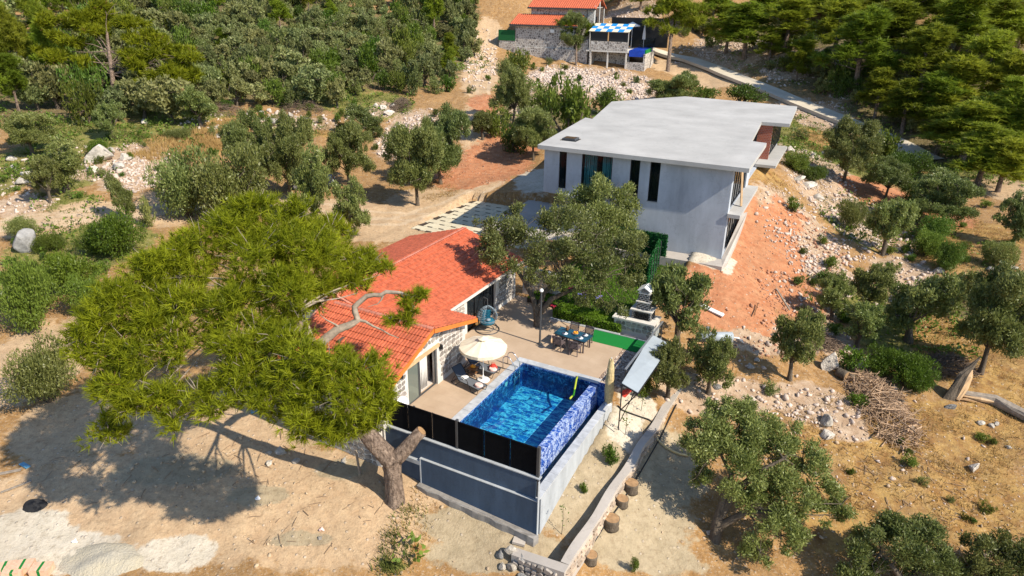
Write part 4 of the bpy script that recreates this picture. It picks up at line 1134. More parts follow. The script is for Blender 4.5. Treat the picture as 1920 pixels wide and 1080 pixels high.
# ================================================================== slat fence
fence = thing('slat_fence', 'black horizontal slat privacy fence between pool terrace and sandy yard', 'fence', PF, (1, -8.16, .03))
pu = [-2.83, -1.58, -.27, 1.02, 2.38, 3.64, 4.93]
for a_, b_ in zip(pu[:-1], pu[1:]):
    mb = MB()
    a2, b2 = a_ + .024, b_ - .024
    mb.box(a2, a2 + .05, -8.19, -8.13, .05, 1.42); mb.box(b2 - .05, b2, -8.19, -8.13, .05, 1.42)
    mb.box(a2 + .05, b2 - .05, -8.185, -8.135, 1.38, 1.42); mb.box(a2 + .05, b2 - .05, -8.185, -8.135, .05, .08)
    pn = part(fence, 'panel', mb, MT['blackfence'])
    mb = MB()
    for k in range(21): mb.rbox(((a2 + b2) / 2, -8.16, .12 + .061 * k), (b2 - a2 - .1, .012, .064), 0, 0, .16)
    part(pn, 'slat_infill', mb, MT['blackfence'], kind='stuff')
for u_ in pu:
    mb = MB(); big = u_ in (pu[0], pu[3], pu[6])
    if u_ == pu[6]: mb.box(u_ - .03, u_ + .09, -8.24, -8.10, -1.0, 1.5)
    elif big: mb.box(u_ - .05, u_ + .05, -8.22, -8.09, .03, 1.5)
    else: mb.box(u_ - .02, u_ + .02, -8.13, -8.09, .03, 1.40)
    part(fence, 'post', mb, MT['darkgrey'] if big else MT['blackfence'])

# ================================================================== low stone retaining wall
rw = thing('stone_retaining_wall', 'low rubble stone retaining wall with flat pale top below the pool', 'wall', PF, (6.9, -4, -3.0))
vv = np.arange(-9.3, 5.6, .5)
def rtop(v_): return -2.78 + (v_ + 9.3) * .075
def rin(v_): return 6.62 + .045 * (v_ + 9.3) + .04 * math.sin(v_ * 1.7)
def rout(v_): return rin(v_) + .40 + .03 * math.sin(v_ * 2.3 + 1)
mb = MB()
for a_, b_ in zip(vv[:-1], vv[1:]):
    z0, z1 = rtop(a_), rtop(b_)
    V8 = [(rin(a_), a_, -5), (rout(a_), a_, -5), (rout(b_), b_, -5), (rin(b_), b_, -5), (rin(a_), a_, z0), (rout(a_), a_, z0), (rout(b_), b_, z1), (rin(b_), b_, z1)]
    mb.add(V8, [(4, 5, 6, 7), (1, 2, 6, 5), (3, 0, 4, 7)])
mb.add([(4.6, -9.75, -5), (rout(-9.3), -9.75, -5), (rout(-9.3), -9.3, -5), (4.6, -9.3, -5), (4.6, -9.75, -3.0), (rout(-9.3), -9.75, -2.8), (rout(-9.3), -9.3, -2.79), (4.6, -9.3, -3.0)], [(4, 5, 6, 7), (0, 1, 5, 4), (1, 2, 6, 5), (2, 3, 7, 6), (3, 0, 4, 7)])
part(rw, 'core', mb, MT['pad'])
stone_wall(rw, 'stone', MT['stone_warm'], -9.8, 5.4, -4.4, -1.4, lambda p, q, t_: (rout(p) + t_ - .02, p, q), lambda p, q: -9.7 < p < 5.2 and q < rtop(p) - .02 and q > rtop(p) - 1.05, .36, .25, 11, .02, thick=.09)
stone_wall(rw, 'stone', MT['stone'], 4.5, 7.2, -4.2, -2.8, lambda p, q, t_: (p, -9.75 - t_, q), lambda p, q: 4.65 < p < 7.0 and q < -2.9, .30, .25, 12, .02, thick=.14)
for k, (a_, b_, s_) in enumerate([(4.45, -9.55, .34), (4.1, -9.75, .30), (4.75, -9.95, .30), (5.3, -10.05, .27), (4.4, -10.1, .24), (5.0, -9.6, .28)]):
    o = bpy.data.objects.new('boulder', ROCKME[k]); COL.objects.link(o); p = PF.w(a_, b_); z = float(terr(p[0], p[1]))
    o.location = (p[0], p[1], z + s_ * .45 + (.25 if k in (0, 5) else 0)); o.scale = (s_, s_, s_ * .85); o.rotation_euler = (0, 0, k)
    tag(o, 'rounded grey boulder heaped at the outer end of the stone retaining wall', 'boulder', 'boulders at the wall end')

# ================================================================== concrete house (frame HF: d along the front, n into depth)
ch = thing('concrete_house', 'unfinished grey concrete house with flat roof slab and tall dark windows', 'house', HF, (-6, 5, 1.0))
ZR = 7.52
FRT = 0.0
roofp = [(-14.25, -.55), (-15.35, 12.66), (-14.55, 12.3), (-16.4, 23.4), (-10.55, 31.5), (1.26, 30.3), (1.66, 18.9), (-.73, 18.75), (-.22, 9.14), (.95, 8.9), (1.05, -.55)]
mb = MB().prism(roofp, ZR, ZR + .30); rsl = part(ch, 'roof_slab', mb, MT['roof_slab'])
mb = MB()                                                          # skylight
c_ = HF.px(1070, 262, ZR + .3)
mb.rbox((c_[0], c_[1], ZR + .38), (1.05, .95, .16)); part(rsl, 'skylight', mb, MT['darkgrey'])
mb = MB(); mb.rbox((c_[0], c_[1], ZR + .465), (.85, .75, .03)); mb.rbox((c_[0], c_[1], ZR + .31), (1.3, 1.2, .02)); part(rsl, 'skylight_pane', mb, MT['glass'])
wins = [(-12.68, -12.08, 4.62), (-10.88, -8.52, 4.3), (-7.17, -6.46, 4.55), (-5.72, -4.98, 4.55)]
mb = MB()
def fwall(x0, x1, z0, z1, y0=0.0, y1=.3): mb.box(x0, x1, y0, y1, z0, z1)
xs = -13.9
for a_, b_, zb in wins:
    fwall(xs, a_, 4.15 if a_ < -12 else .6, ZR) if xs < -12.9 else fwall(xs, a_, 4.15 if a_ < -11.5 else .6, ZR)
    fwall(a_, b_, 4.15 if b_ < -11.5 else .6, zb); fwall(a_, b_, 7.44, ZR); xs = b_
fwall(xs, 0, .6, ZR)
part(ch, 'front_wall', mb, MT['wall_conc'])
mb = MB(); mb.box(-13.9, -13.6, .3, 12, 4.15, ZR); mb.box(-11.5, -11.2, .3, 14, .4, 4.15); mb.box(-13.9, -11.2, .3, 14, 4.15, 4.4); mb.box(-14.2, -13.9, 12, 23, .4, ZR); mb.box(-13.9, 0, 29.2, 29.5, 1, ZR)
part(ch, 'side_wall', mb, MT['wall_conc'])
for a_, b_, zb in wins:
    mb = MB(); w_ = .06
    mb.box(a_, a_ + w_, .06, .16, zb, 7.44); mb.box(b_ - w_, b_, .06, .16, zb, 7.44); mb.box(a_ + w_, b_ - w_, .06, .16, 7.36, 7.44); mb.box(a_ + w_, b_ - w_, .06, .16, zb, zb + .08)
    if b_ - a_ > 1: mb.box((a_ + b_) / 2 - .03, (a_ + b_) / 2 + .03, .06, .16, zb + .08, 7.36)
    wn_ = part(ch, 'window', mb, MT['black'])
    mb = MB(); mb.box(a_ + w_, b_ - w_, .10, .115, zb + .08, 7.36); part(wn_, 'pane', mb, MT['glass_house'])
    mb = MB(); mb.box(a_ - .03, b_ + .03, -.04, .06, zb - .05, zb); part(wn_, 'sill', mb, MT['plaster'])
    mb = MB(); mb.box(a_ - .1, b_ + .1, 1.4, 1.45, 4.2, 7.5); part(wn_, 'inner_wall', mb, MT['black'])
mb = MB()
for k in range(14): mb.tube([(-10.75 + .15 * k + (.35 if k > 6 else 0), .45 + .05 * (k % 2), 4.4), (-10.75 + .15 * k + (.35 if k > 6 else 0), .45 + .05 * (k % 2), 7.3)], .07, 6)
part(ch, 'curtain', mb, MT['tealcurtain'], True)
mb = MB(); mb.box(-11.9, -10.9, -.9, -.01, 4.12, 4.28); part(ch, 'entrance_canopy', mb, MT['wall_conc'])
mb = MB(); mb.box(-13.6, -.35, .31, 29, 4.0, 4.14); part(ch, 'floor_slab', mb, MT['wall_conc'])
# balcony side
mb = MB(); mb.box(-.3, 0, .3, .75, .6, ZR); mb.box(-.3, 0, 7.6, 9.2, .6, ZR); mb.box(-.3, -.002, .75, 7.6, 4.1, 4.45); mb.box(-.3, -.002, .75, 7.6, .4, 1.25)
mb.box(-1.2, -.9, 9.2, 18.9, .8, 5.0); mb.box(-1.2, -.9, 9.2, 18.9, 7.2, ZR); mb.box(-.9, -.302, 9.0, 9.2, .8, ZR); mb.box(-.3, .0, 19.2, 29.5, 1.5, 4.2); mb.box(-1.2, -.9, 9.2, 11, 5.0, 7.2)
part(ch, 'side_wall', mb, MT['wall_conc'])
mb = MB(); mb.box(-.95, .28, 18.95, 19.2, 1.5, ZR - .002); part(ch, 'brick_wall', mb, MT['brick'])
for q_ in ((.0, .85, -.1, 8.7, 4.16, 4.42), (-.5, 1.25, 16.6, 26.2, 4.21, 4.45)): part(ch, 'balcony_slab', MB().box(*q_), MT['roof_slab'])
for (n0, n1, z0, z1, dd, k) in [(.78, 7.57, 4.46, 7.5, -.15, 6), (.78, 7.57, 1.26, 4.08, -.15, 6), (11.0, 18.8, 5.02, 7.18, -1.05, 5), (19.22, 29, 4.5, 7.5, .12, 7)]:
    mb = MB()
    for i in range(k + 1):
        y_ = n0 + (n1 - n0) * i / k; mb.box(dd - .05, dd + .05, max(n0, y_ - .04), min(n1, y_ + .04), z0, z1)
    mb.box(dd - .055, dd + .055, n0, n1, z1 - .07, z1 - .001); mb.box(dd - .055, dd + .055, n0, n1, z0 + .001, z0 + .07)
    wn_ = part(ch, 'window', mb, MT['black'])
    mb = MB(); mb.box(dd - .01, dd + .01, n0 + .01, n1 - .01, z0 + .07, z1 - .07); part(wn_, 'pane', mb, MT['glass'])
mb = MB(); mb.bar((.1, 3.2, 7.3), (.55, 2.2, 4.45), .14); part(ch, 'timber_prop', mb, MT['timber'])
mb = MB(); mb.prism([(-12, -1.3), (.30, -1.3), (.5, -.2), (.35, 9), (.02, 9), (.02, -.02), (-12, -.02)], [.2] * 7, [.93, .96, 1.0, 2.3, 2.35, 1.05, .98]); struct('foundation_apron', mb, MT['pad'], HF)
mb = MB(); mb.box(-18.5, -11.6, -1.5, 14, -.3, .92); struct('carport_slab', mb, MT['pad'], HF)
# ================================================================== lawn, hedges, barbecue
mb = MB(); mb.box(-3.4, 3.9, 7.15, 18.8, -.4, .30); struct('lawn_bed', mb, MT['soil'], PF)
rl = np.random.RandomState(8)
def local_blades(name, n, u0, u1, v0, v1, z, h0, h1, w, m, F=PF, seed=1, parent=None, kind='stuff'):
    r = np.random.RandomState(seed); x = r.uniform(u0, u1, n); y = r.uniform(v0, v1, n); a_ = r.uniform(0, 6.28, n); hh = r.uniform(h0, h1, n)
    ll = hh * r.uniform(0, .9, n); la = r.uniform(0, 6.28, n); zz = np.full(n, z)
    A = np.stack([x - np.cos(a_) * w, y - np.sin(a_) * w, zz], -1); B = np.stack([x + np.cos(a_) * w, y + np.sin(a_) * w, zz], -1); C = np.stack([x + np.cos(la) * ll, y + np.sin(la) * ll, zz + hh], -1)
    V = np.stack([A, B, C], 1).reshape(-1, 3); me = np_mesh(name, V, np.arange(3 * n).reshape(-1, 3), m, np.repeat(r.rand(n), 3))
    ob = bpy.data.objects.new(name, me); COL.objects.link(ob); ob.location = tuple(F.w(0, 0)); ob.rotation_euler = (0, 0, F.yaw); ob['kind'] = kind
    return ob
local_blades('lawn_grass', 26000, -3.4, 3.9, 7.15, 18.8, .30, .05, .12, .03, MT['lawn'])
def leafy_box(name, x0, x1, y0, y1, z0, z1, n, m, seed, L=.07):
    """clipped hedge: leaf quads on and just under the faces of a block"""
    r = np.random.RandomState(seed); ax, ay, az = x1 - x0, y1 - y0, z1 - z0
    ar = np.array([ax * ay, ax * az, ax * az, ay * az, ay * az]); k = r.choice(5, n, p=ar / ar.sum())
    P = np.stack([r.uniform(x0, x1, n), r.uniform(y0, y1, n), r.uniform(z0, z1, n)], -1); N = np.zeros((n, 3)); d = np.abs(r.normal(0, .035, n))
    P[k == 0, 2] = z1; N[k == 0, 2] = 1; P[k == 1, 1] = y0; N[k == 1, 1] = -1; P[k == 2, 1] = y1; N[k == 2, 1] = 1
    P[k == 3, 0] = x0; N[k == 3, 0] = -1; P[k == 4, 0] = x1; N[k == 4, 0] = 1
    P += N * (r.normal(0, .03, n)[:, None])
    D = N + r.normal(0, .7, (n, 3)); D /= np.linalg.norm(D, axis=1)[:, None]
    S = np.cross(D, r.normal(size=(n, 3))); S /= np.linalg.norm(S, axis=1)[:, None]
    l = L * r.uniform(.7, 1.3, n)[:, None]
    V = np.stack([P - D * l * .5, P + S * l * .3, P + D * l * .5, P - S * l * .3], 1).reshape(-1, 3)
    return np_mesh(name, V, np.arange(4 * n).reshape(-1, 4), m, np.repeat(r.rand(n), 4))
def np_part(root, name, me, F, kind=None):
    o = bpy.data.objects.new(name, me); COL.objects.link(o); o.parent = root
    p0 = P0[root.name]; o.location = (-p0[0], -p0[1], -p0[2])
    if kind: o['kind'] = kind
    P0[o.name] = p0
    return o
hd = thing('box_hedge', 'low clipped green box hedge between dining table and lawn', 'hedge', PF, (1.2, 6.4, 0))
np_part(hd, 'foliage', leafy_box('foliage', -.95, 3.35, 5.85, 7.1, .05, .55, 12000, MT['hedgeleaf'], 3, .085), PF)
mb = MB(); mb.box(-.9, 3.3, 5.9, 7.05, -.2, .5); part(hd, 'branch_mass', mb, MT['soil'])
mb = MB(); mb.box(-1.05, 3.42, 5.68, 5.82, -.3, .06); mb.box(-1.05, 5.75, 5.625, 5.678, -.3, .05); part(hd, 'kerb', mb, MT['coping'])
for (x0, x1, y0, y1, lab) in [(-2.6, 2.6, 17.2, 17.32, 'back panel of artificial green hedge in front of the concrete house wall'), (2.75, 2.87, 12.4, 17.1, 'side panel of artificial green hedge along the lawn edge')]:
    sl = 0
    h_ = thing('hedge_screen', lab, 'hedge screen', PF, ((x0 + x1) / 2, (y0 + y1) / 2, .3), 'artificial hedge screens')
    if x1 - x0 > 1:
        np_part(h_, 'foliage', leafy_box('foliage', x0, x1, y0, y1, .9, 2.62, 9000, MT['hedge'], 5, .10), PF); mb = MB(); mb.box(x0, x1, y0 + .03, y1 - .03, .9, 2.57); part(h_, 'backing', mb, MT['greenscreen'])
    else:
        me = leafy_box('foliage', 0, .12, 0, y1 - y0, .5, 2.3, 9000, MT['hedge'], 6, .10)
        o = bpy.data.objects.new('foliage', me); COL.objects.link(o); o.parent = h_; o.location = (.0, -(y1 - y0) / 2, -.3); o.rotation_euler = (0, 0, .16)
        mb = MB(); mb.box(.03, .09, 0, y1 - y0, .5, 2.25); me = mesh_from('backing', mb.v, mb.f, MT['greenscreen']); o = bpy.data.objects.new('backing', me); COL.objects.link(o); o.parent = h_; o.location = (.0, -(y1 - y0) / 2, -.3); o.rotation_euler = (0, 0, .16)
        mb = MB()
        for k in range(4): mb.tube([(.2, .2 + 1.4 * k, -.4), (.2, .2 + 1.4 * k, 2.25)], .03, 6)
        me = mesh_from('post', mb.v, mb.f, MT['darkgrey']); o = bpy.data.objects.new('frame_post', me); COL.objects.link(o); o.parent = h_; o.location = (.0, -(y1 - y0) / 2, -.3); o.rotation_euler = (0, 0, .16)
# garden wall behind the courtyard olive
gwl = thing('garden_wall', 'rubble stone garden wall behind the courtyard olive', 'wall', PF, (-3.2, 8.6, 0))
mb = MB(); mb.box(-4.4, -1.75, 8.45, 8.75, -.2, 1.75); part(gwl, 'core', mb, MT['mortar'])
stone_wall(gwl, 'stone', MT['stone_warm'], -4.5, -1.6, 0, 1.75, lambda p, q, t_: (p, 8.45 - t_, q), lambda p, q: -4.38 < p < -1.8 and .03 < q < 1.7, .36, .28, 14)

bbq = thing('stone_barbecue', 'stone barbecue with black brick chimney, white joints and small gable cap', 'barbecue', PF, (4.3, 6.6, 0))
mb = MB(); mb.box(2.9, 5.3, 6.05, 7.3, -.2, .88); part(bbq, 'plinth', mb, MT['mortar'])
stone_wall(bbq, 'stone', MT['stone'], 2.85, 5.3, 0, .9, lambda p, q, t_: (p, 6.05 - t_, q), lambda p, q: 2.93 < p < 5.27 and .03 < q < .84, .32, .26, 15)
mb = MB(); mb.box(2.8, 5.35, 5.95, 7.35, .882, .97); mb.box(3.75, 5.05, 6.25, 7.3, 1.50, 1.57); mb.box(4.0, 4.85, 6.4, 7.2, 2.0, 2.07); mb.box(4.07, 4.78, 6.46, 7.14, 2.52, 2.58)
part(bbq, 'counter_slab', mb, MT['rope'])
mb = MB(); mb.box(3.85, 3.97, 6.35, 7.2, .972, 1.498); mb.box(4.85, 4.97, 6.35, 7.2, .972, 1.498); mb.box(3.97, 4.85, 7.05, 7.2, .972, 1.498); mb.box(4.06, 4.79, 6.47, 7.13, 1.572, 1.998); mb.box(4.12, 4.73, 6.52, 7.08, 2.072, 2.518)
part(bbq, 'chimney_core', mb, MT['mortar'])
mb = MB()
def brick_face(x0, x1, y0, y1, z0, z1, nr, nc):
    bh = (z1 - z0) / nr
    for j in range(nr):
        for side in range(4):
            L_ = (x1 - x0) if side < 2 else (y1 - y0); k_ = nc; bw = L_ / k_
            for i in range(-1, k_ + 1):
                a_ = i * bw + (bw / 2 if j % 2 else 0) + .025; b_ = a_ + bw - .05; a_, b_ = max(a_, .01), min(b_, L_ - .01)
                if b_ - a_ < .04: continue
                zz0, zz1 = z0 + j * bh + .022, z0 + (j + 1) * bh - .022
                if side == 0: mb.box(x0 + a_, x0 + b_, y0 - .02, y0 + .001, zz0, zz1)
                elif side == 1: mb.box(x0 + a_, x0 + b_, y1 - .001, y1 + .02, zz0, zz1)
                elif side == 2: mb.box(x0 - .02, x0 + .001, y0 + a_, y0 + b_, zz0, zz1)
                else: mb.box(x1 - .001, x1 + .02, y0 + a_, y0 + b_, zz0, zz1)
brick_face(3.85, 4.97, 6.35, 7.2, .972, 1.498, 5, 4); brick_face(4.06, 4.79, 6.47, 7.13, 1.572, 1.998, 4, 3); brick_face(4.12, 4.73, 6.52, 7.08, 2.072, 2.518, 4, 3)
part(bbq, 'brick_courses', mb, MT['black'], kind='stuff')
mb = MB()
for x in (4.14, 4.71): mb.box(x - .03, x + .03, 6.52, 7.08, 2.582, 2.75)
mb.slab([(4.02, 6.42, 2.74), (4.425, 6.42, 2.98), (4.425, 7.18, 2.98), (4.02, 7.18, 2.74)], .05); mb.slab([(4.425, 6.42, 2.98), (4.83, 6.42, 2.74), (4.83, 7.18, 2.74), (4.425, 7.18, 2.98)], .05)
part(bbq, 'chimney_cap', mb, MT['white'])
mb = MB(); mb.box(3.97, 4.85, 6.4, 7.05, .972, 1.0); part(bbq, 'fire_grate', mb, MT['black'])
mb = MB(); mb.lathe([(.16, 0), (.2, .1), (.2, .16)], 14, (3.25, 6.5, .972)); solo('steel_pot', 'grey metal pot standing on the barbecue counter', 'pot', PF, (3.25, 6.5, .97), mb, MT['steel'], smooth=True)

# ================================================================== glass railing beside the pebbles
rail = thing('glass_railing', 'glass railing with dark posts along the pebble strip', 'railing', PF, (5.6, 3, 0))
for k in range(5):
    v_ = .3 + 1.55 * k; mb = MB(); mb.box(5.62, 5.68, v_ - .03, v_ + .03, -.4, 1.05); part(rail, 'post', mb, MT['darkgrey'])
    if k < 4:
        mb = MB(); mb.box(5.64, 5.655, v_ + .06, v_ + 1.49, .08, .98); part(rail, 'pane', mb, MT['glass_rail'])
mb = MB(); mb.box(5.60, 5.70, .25, 6.55, 1.052, 1.10); mb.box(5.60, 5.70, .25, 6.55, -.02, .06); part(rail, 'handrail', mb, MT['alu'])

# metal sheet canopy on brackets
A4 = [PF.px(1166, 718, 1.05), PF.px(1196, 736, .75), PF.px(1258, 646, .75), PF.px(1222, 627, 1.05)]
cn = thing('sheet_canopy', 'sloping light grey sheet metal canopy beside the glass railing', 'canopy', PF, (6.3, 2.0, -1.2))
P_ = [tuple(p) for p in A4]
mb = MB(); mb.slab(P_, .03); part(cn, 'sheet', mb, MT['sheet'])
mb = MB()
for i in (0, 1, 2, 3): mb.bar(P_[i], P_[(i + 1) % 4], .05)
mb.v = [(x, y, z - .06) for x, y, z in mb.v]
for tt in (0.02, .98):
    a_ = np.array(P_[0]) * (1 - tt) + np.array(P_[3]) * tt; b_ = np.array(P_[1]) * (1 - tt) + np.array(P_[2]) * tt
    mb.bar((a_[0], a_[1], a_[2] - .08), (a_[0], a_[1], -1.75), .05); mb.bar((b_[0], b_[1], b_[2] - .08), (a_[0], a_[1], -.6), .05); mb.bar((b_[0] - .2, b_[1], b_[2] - .1), (a_[0] + .05, a_[1], -1.2), .04)
part(cn, 'bracket', mb, MT['black'])
mb = MB(); mb.tube([PF.px(1168, 742, -.4), PF.px(1174, 735, -.2), PF.px(1180, 732, 0), PF.px(1172, 736, .1)], [.16, .2, .14, .05], 8, wob=.25)
solo('red_cloth', 'crumpled red cloth hanging under the near end of the canopy', 'cloth', PF, tuple(PF.px(1174, 735, -.2)), mb, MT['red'])

# ================================================================== sunbathing corner
def lounger(px_f, px_h, label, towel_lab, bag=None):
    f = PF.px(*px_f, .32); h_ = PF.px(*px_h, .32); d = np.arctan2(f[1] - h_[1], f[0] - h_[0])
    root = thing('sun_lounger', label, 'sun lounger', PF, (f[0], f[1], 0), 'sun loungers', d)
    def p(name, mb, m, parent=None, sm=False): return part(parent or root, name, mb, m, sm, own=True)
    L = 1.32; W = .30; bl = .78; ba = math.radians(48)
    mb = MB(); mb.slab([(0, -W, .33), (0, W, .33), (-L, W, .32), (-L, -W, .32)], .02); p('seat', mb, MT['sling'])
    bx, bz = -L - bl * math.cos(ba), .32 + bl * math.sin(ba)
    mb = MB(); mb.slab([(-L - .02, -W, .33), (-L - .02, W, .33), (bx, W, bz), (bx, -W, bz)], .02); p('backrest', mb, MT['navy'])
    for s_ in (-1, 1):
        y = s_ * (W + .02)
        mb = MB(); mb.tube([(.02, y, .33), (-L, y, .32), (bx, y, bz)], .02, 6); mb.tube([(0, y, .33), (-.10, y, .02), (-.5, y, .01), (-.62, y, .31)], .016, 6)
        mb.tube([(-L - .25, y, .02), (-L - .6, y, .02), (-L - .3, y, .5)], .016, 6); mb.tube([(-L + .1, y, .31), (-L - .25, y, .02)], .016, 6); p('leg', mb, MT['black'], sm=True)
        mb = MB(); mb.tube([(-L + .62, y, .34), (-L + .55, y, .55), (-L + .2, y, .62), (-L - .18, y, .55)], .02, 6); p('armrest', mb, MT['black'], sm=True)
    for q_ in (((.02, -W, .33), (.02, W, .33)), ((bx, -W, bz), (bx, W, bz)), ((-L - .6, -W, .02), (-L - .6, W, .02))): p('cross_bar', MB().tube(q_, .018, 6), MT['black'])
    tp = (f[0] - .26 * math.cos(d), f[1] - .26 * math.sin(d), .33)
    mb = MB()
    for k in range(5): mb.lathe([(.20 - .01 * k, 0), (.22 - .012 * k, .012), (.20 - .012 * k, .024)], 12, (tp[0] + .012 * (k % 2), tp[1] - .01 * k, .335 + .024 * k))
    solo('folded_towel', towel_lab, 'towel', PF, tp, mb, MT['pink'], 'folded towels')
    if bag:
        bp = (f[0] - .42 * math.cos(d) + .1, f[1] - .42 * math.sin(d) + .14, .34)
        mb = MB(); mb.tube([(bp[0], bp[1], .34), (bp[0], bp[1], .42), (bp[0] + .03, bp[1], .55)], [.2, .22, .10], 10, wob=.1)
        bg_ = thing('beach_bag', bag, 'bag', PF, bp); part(bg_, 'pouch', mb, MT['red'])
        mb = MB(); mb.tube([(bp[0] - .14, bp[1], .50), (bp[0] - .08, bp[1], .66), (bp[0] + .08, bp[1], .66), (bp[0] + .15, bp[1], .50)], .012, 5); part(bg_, 'handle', mb, MT['red'])
    else:
        q = (f[0] - (L + .06) * math.cos(d), f[1] - (L + .06) * math.sin(d), .34)
        mb = MB(); mb.rbox((q[0] + .05, q[1] + .04, .37), (.3, .36, .06), d); mb.rbox((q[0] + .04, q[1] + .04, .415), (.24, .30, .04), d + .2)
        solo('white_cushion', 'white and lilac folded cloth at the bend of the nearer lounger', 'cloth', PF, q, mb, MT['white'])
lounger((905, 727), (872, 711), 'grey sling sun lounger nearer the pool fence with a pink white towel on it', 'pink white towel on the foot of the nearer lounger')
lounger((932, 696), (899, 685), 'grey sling sun lounger behind the parasol with a red bag on it', 'white towel beside the red bag on the farther lounger', 'red beach bag lying on the farther sun lounger')
b = PF.px(887, 703, 0)
tb = thing('side_table', 'small brown wooden side table between the two loungers', 'side table', PF, tuple(b))
mb = MB(); mb.rbox((b[0], b[1], .44), (.46, .46, .03)); part(tb, 'table_top', mb, MT['wood'])
for i in (-1, 1):
    for j in (-1, 1):
        mb = MB(); mb.bar((b[0] + .19 * i, b[1] + .19 * j, 0), (b[0] + .19 * i, b[1] + .19 * j, .424), .035); part(tb, 'leg', mb, MT['black'])
mb = MB(); mb.rbox((b[0], b[1], .15), (.38, .38, .02)); part(tb, 'lower_shelf', mb, MT['wood'])
fb = thing('fruit_tray', 'bowl of orange fruit on the small wooden side table', 'fruit bowl', PF, (b[0], b[1], .455))
mb = MB(); mb.lathe([(.05, .0), (.14, .04), (.15, .06)], 12, (b[0], b[1], .456)); part(fb, 'bowl', mb, MT['orangefruit'], True)
mb = MB()
for a_, c_ in ((.05, .02), (-.05, .04), (0, -.06)): mb.lathe([(.01, 0), (.05, .03), (.055, .06), (.04, .1), (.005, .11)], 8, (b[0] + a_, b[1] + c_, .49))
part(fb, 'fruit', mb, MT['orangefruit'], True)

b = PF.px(906, 713, 0)
pr = thing('parasol', 'open cream parasol on a round white base between the loungers', 'parasol', PF, tuple(b))
def canopy(c, R, z0, z1, n=10):
    V = [(c[0], c[1], z1)]; F = []
    for rr, zz, dip in ((.5, .45, .0), (1.0, 0.0, 0.0)):
        for k in range(2 * n):
            a_ = math.pi * k / n; r2 = R * rr * (1.0 if k % 2 == 0 else .965); V.append((c[0] + r2 * math.cos(a_), c[1] + r2 * math.sin(a_), z0 + (z1 - z0) * zz - (.0 if k % 2 == 0 else .02)))
    m = 2 * n
    for k in range(m): F += [(0, 1 + k, 1 + (k + 1) % m), (1 + k, 1 + m + k, 1 + m + (k + 1) % m, 1 + (k + 1) % m)]
    o = len(V)
    for k in range(m): V.append((V[1 + m + k][0], V[1 + m + k][1], V[1 + m + k][2] - .16))
    for k in range(m): F.append((1 + m + k, o + k, o + (k + 1) % m, 1 + m + (k + 1) % m))
    return MB().add(V, F)
cano = part(pr, 'canopy', canopy(b, 1.22, 1.98, 2.42), MT['cream'])
mb = MB()
for k in range(10):
    a_ = 2 * math.pi * k / 10; mb.bar((b[0], b[1], 2.36), (b[0] + 1.2 * math.cos(a_), b[1] + 1.2 * math.sin(a_), 1.95), .02)
part(pr, 'rib', mb, MT['white'])
mb = MB(); mb.lathe([(.02, .10), (.12, .06), (.26, .0), (.26, -.03)], 10, (b[0], b[1], 2.42)); part(cano, 'vent_cap', mb, MT['cream'])
mb = MB(); mb.tube([(b[0], b[1], .08), (b[0], b[1], 2.5)], .022, 8); part(pr, 'pole', mb, MT['white'])
mb = MB(); mb.lathe([(.33, 0), (.33, .05), (.28, .08), (.05, .09), (.04, .3)], 18, (b[0], b[1], .005)); part(pr, 'base', mb, MT['white'], True)

b = (5.0, -.1, -.98)
fp_ = thing('parasol', 'folded beige parasol standing at the far end of the overflow trough', 'parasol', PF, b)
mb = MB(); mb.tube([(b[0], b[1], -1), (b[0], b[1], 1.75)], .03, 8); part(fp_, 'pole', mb, MT['rope'])
rr_ = random.Random(3); mb = MB()
for k in range(9):
    a_ = 2 * math.pi * k / 9; q = .14; x, y = b[0] + q * math.cos(a_), b[1] + q * math.sin(a_)
    mb.tube([(x + .02, y, -.75 + rr_.uniform(-.12, .1)), (x + rr_.uniform(-.04, .04), y, -.2), (b[0] + (x - b[0]) * .8, b[1] + (y - b[1]) * .8, .5), (b[0] + (x - b[0]) * .75, b[1] + (y - b[1]) * .75, 1.1), (b[0] + (x - b[0]) * .5, b[1] + (y - b[1]) * .5, 1.5 + rr_.uniform(0, .2))], [.05, .11, .10, .09, .04], 7, wob=.18)
part(fp_, 'folded_cloth', mb, MT['beige'])
mb = MB(); mb.lathe([(.17, 0), (.17, .06), (.05, .08)], 12, (b[0], b[1], -.98)); part(fp_, 'base', mb, MT['white'])

# ================================================================== dining set
q = [PF.px(*p, .75) for p in ((1042, 608), (1027, 623), (1110, 647), (1123, 632))]
c = sum(q) / 4; ang = math.atan2((q[2] - q[1])[1], (q[2] - q[1])[0])
dt = thing('dining_table', 'dark glass topped dining table under the courtyard olive', 'table', PF, (c[0], c[1], 0), None, ang)
mb = MB(); mb.rbox((0, 0, .75), (2.0, 1.0, .03)); part(dt, 'table_top', mb, MT['tabletop'], own=True)
for i in (-1, 1):
    for j in (-1, 1):
        mb = MB(); mb.rbox((.85 * i, .4 * j, .365), (.07, .07, .73)); part(dt, 'leg', mb, MT['wicker'], own=True)
mb = MB(); mb.rbox((0, 0, .69), (1.85, .88, .08)); part(dt, 'apron', mb, MT['wicker'], own=True)
def on_table(x, y): return (c[0] + x * math.cos(ang) - y * math.sin(ang), c[1] + x * math.sin(ang) + y * math.cos(ang), .766)
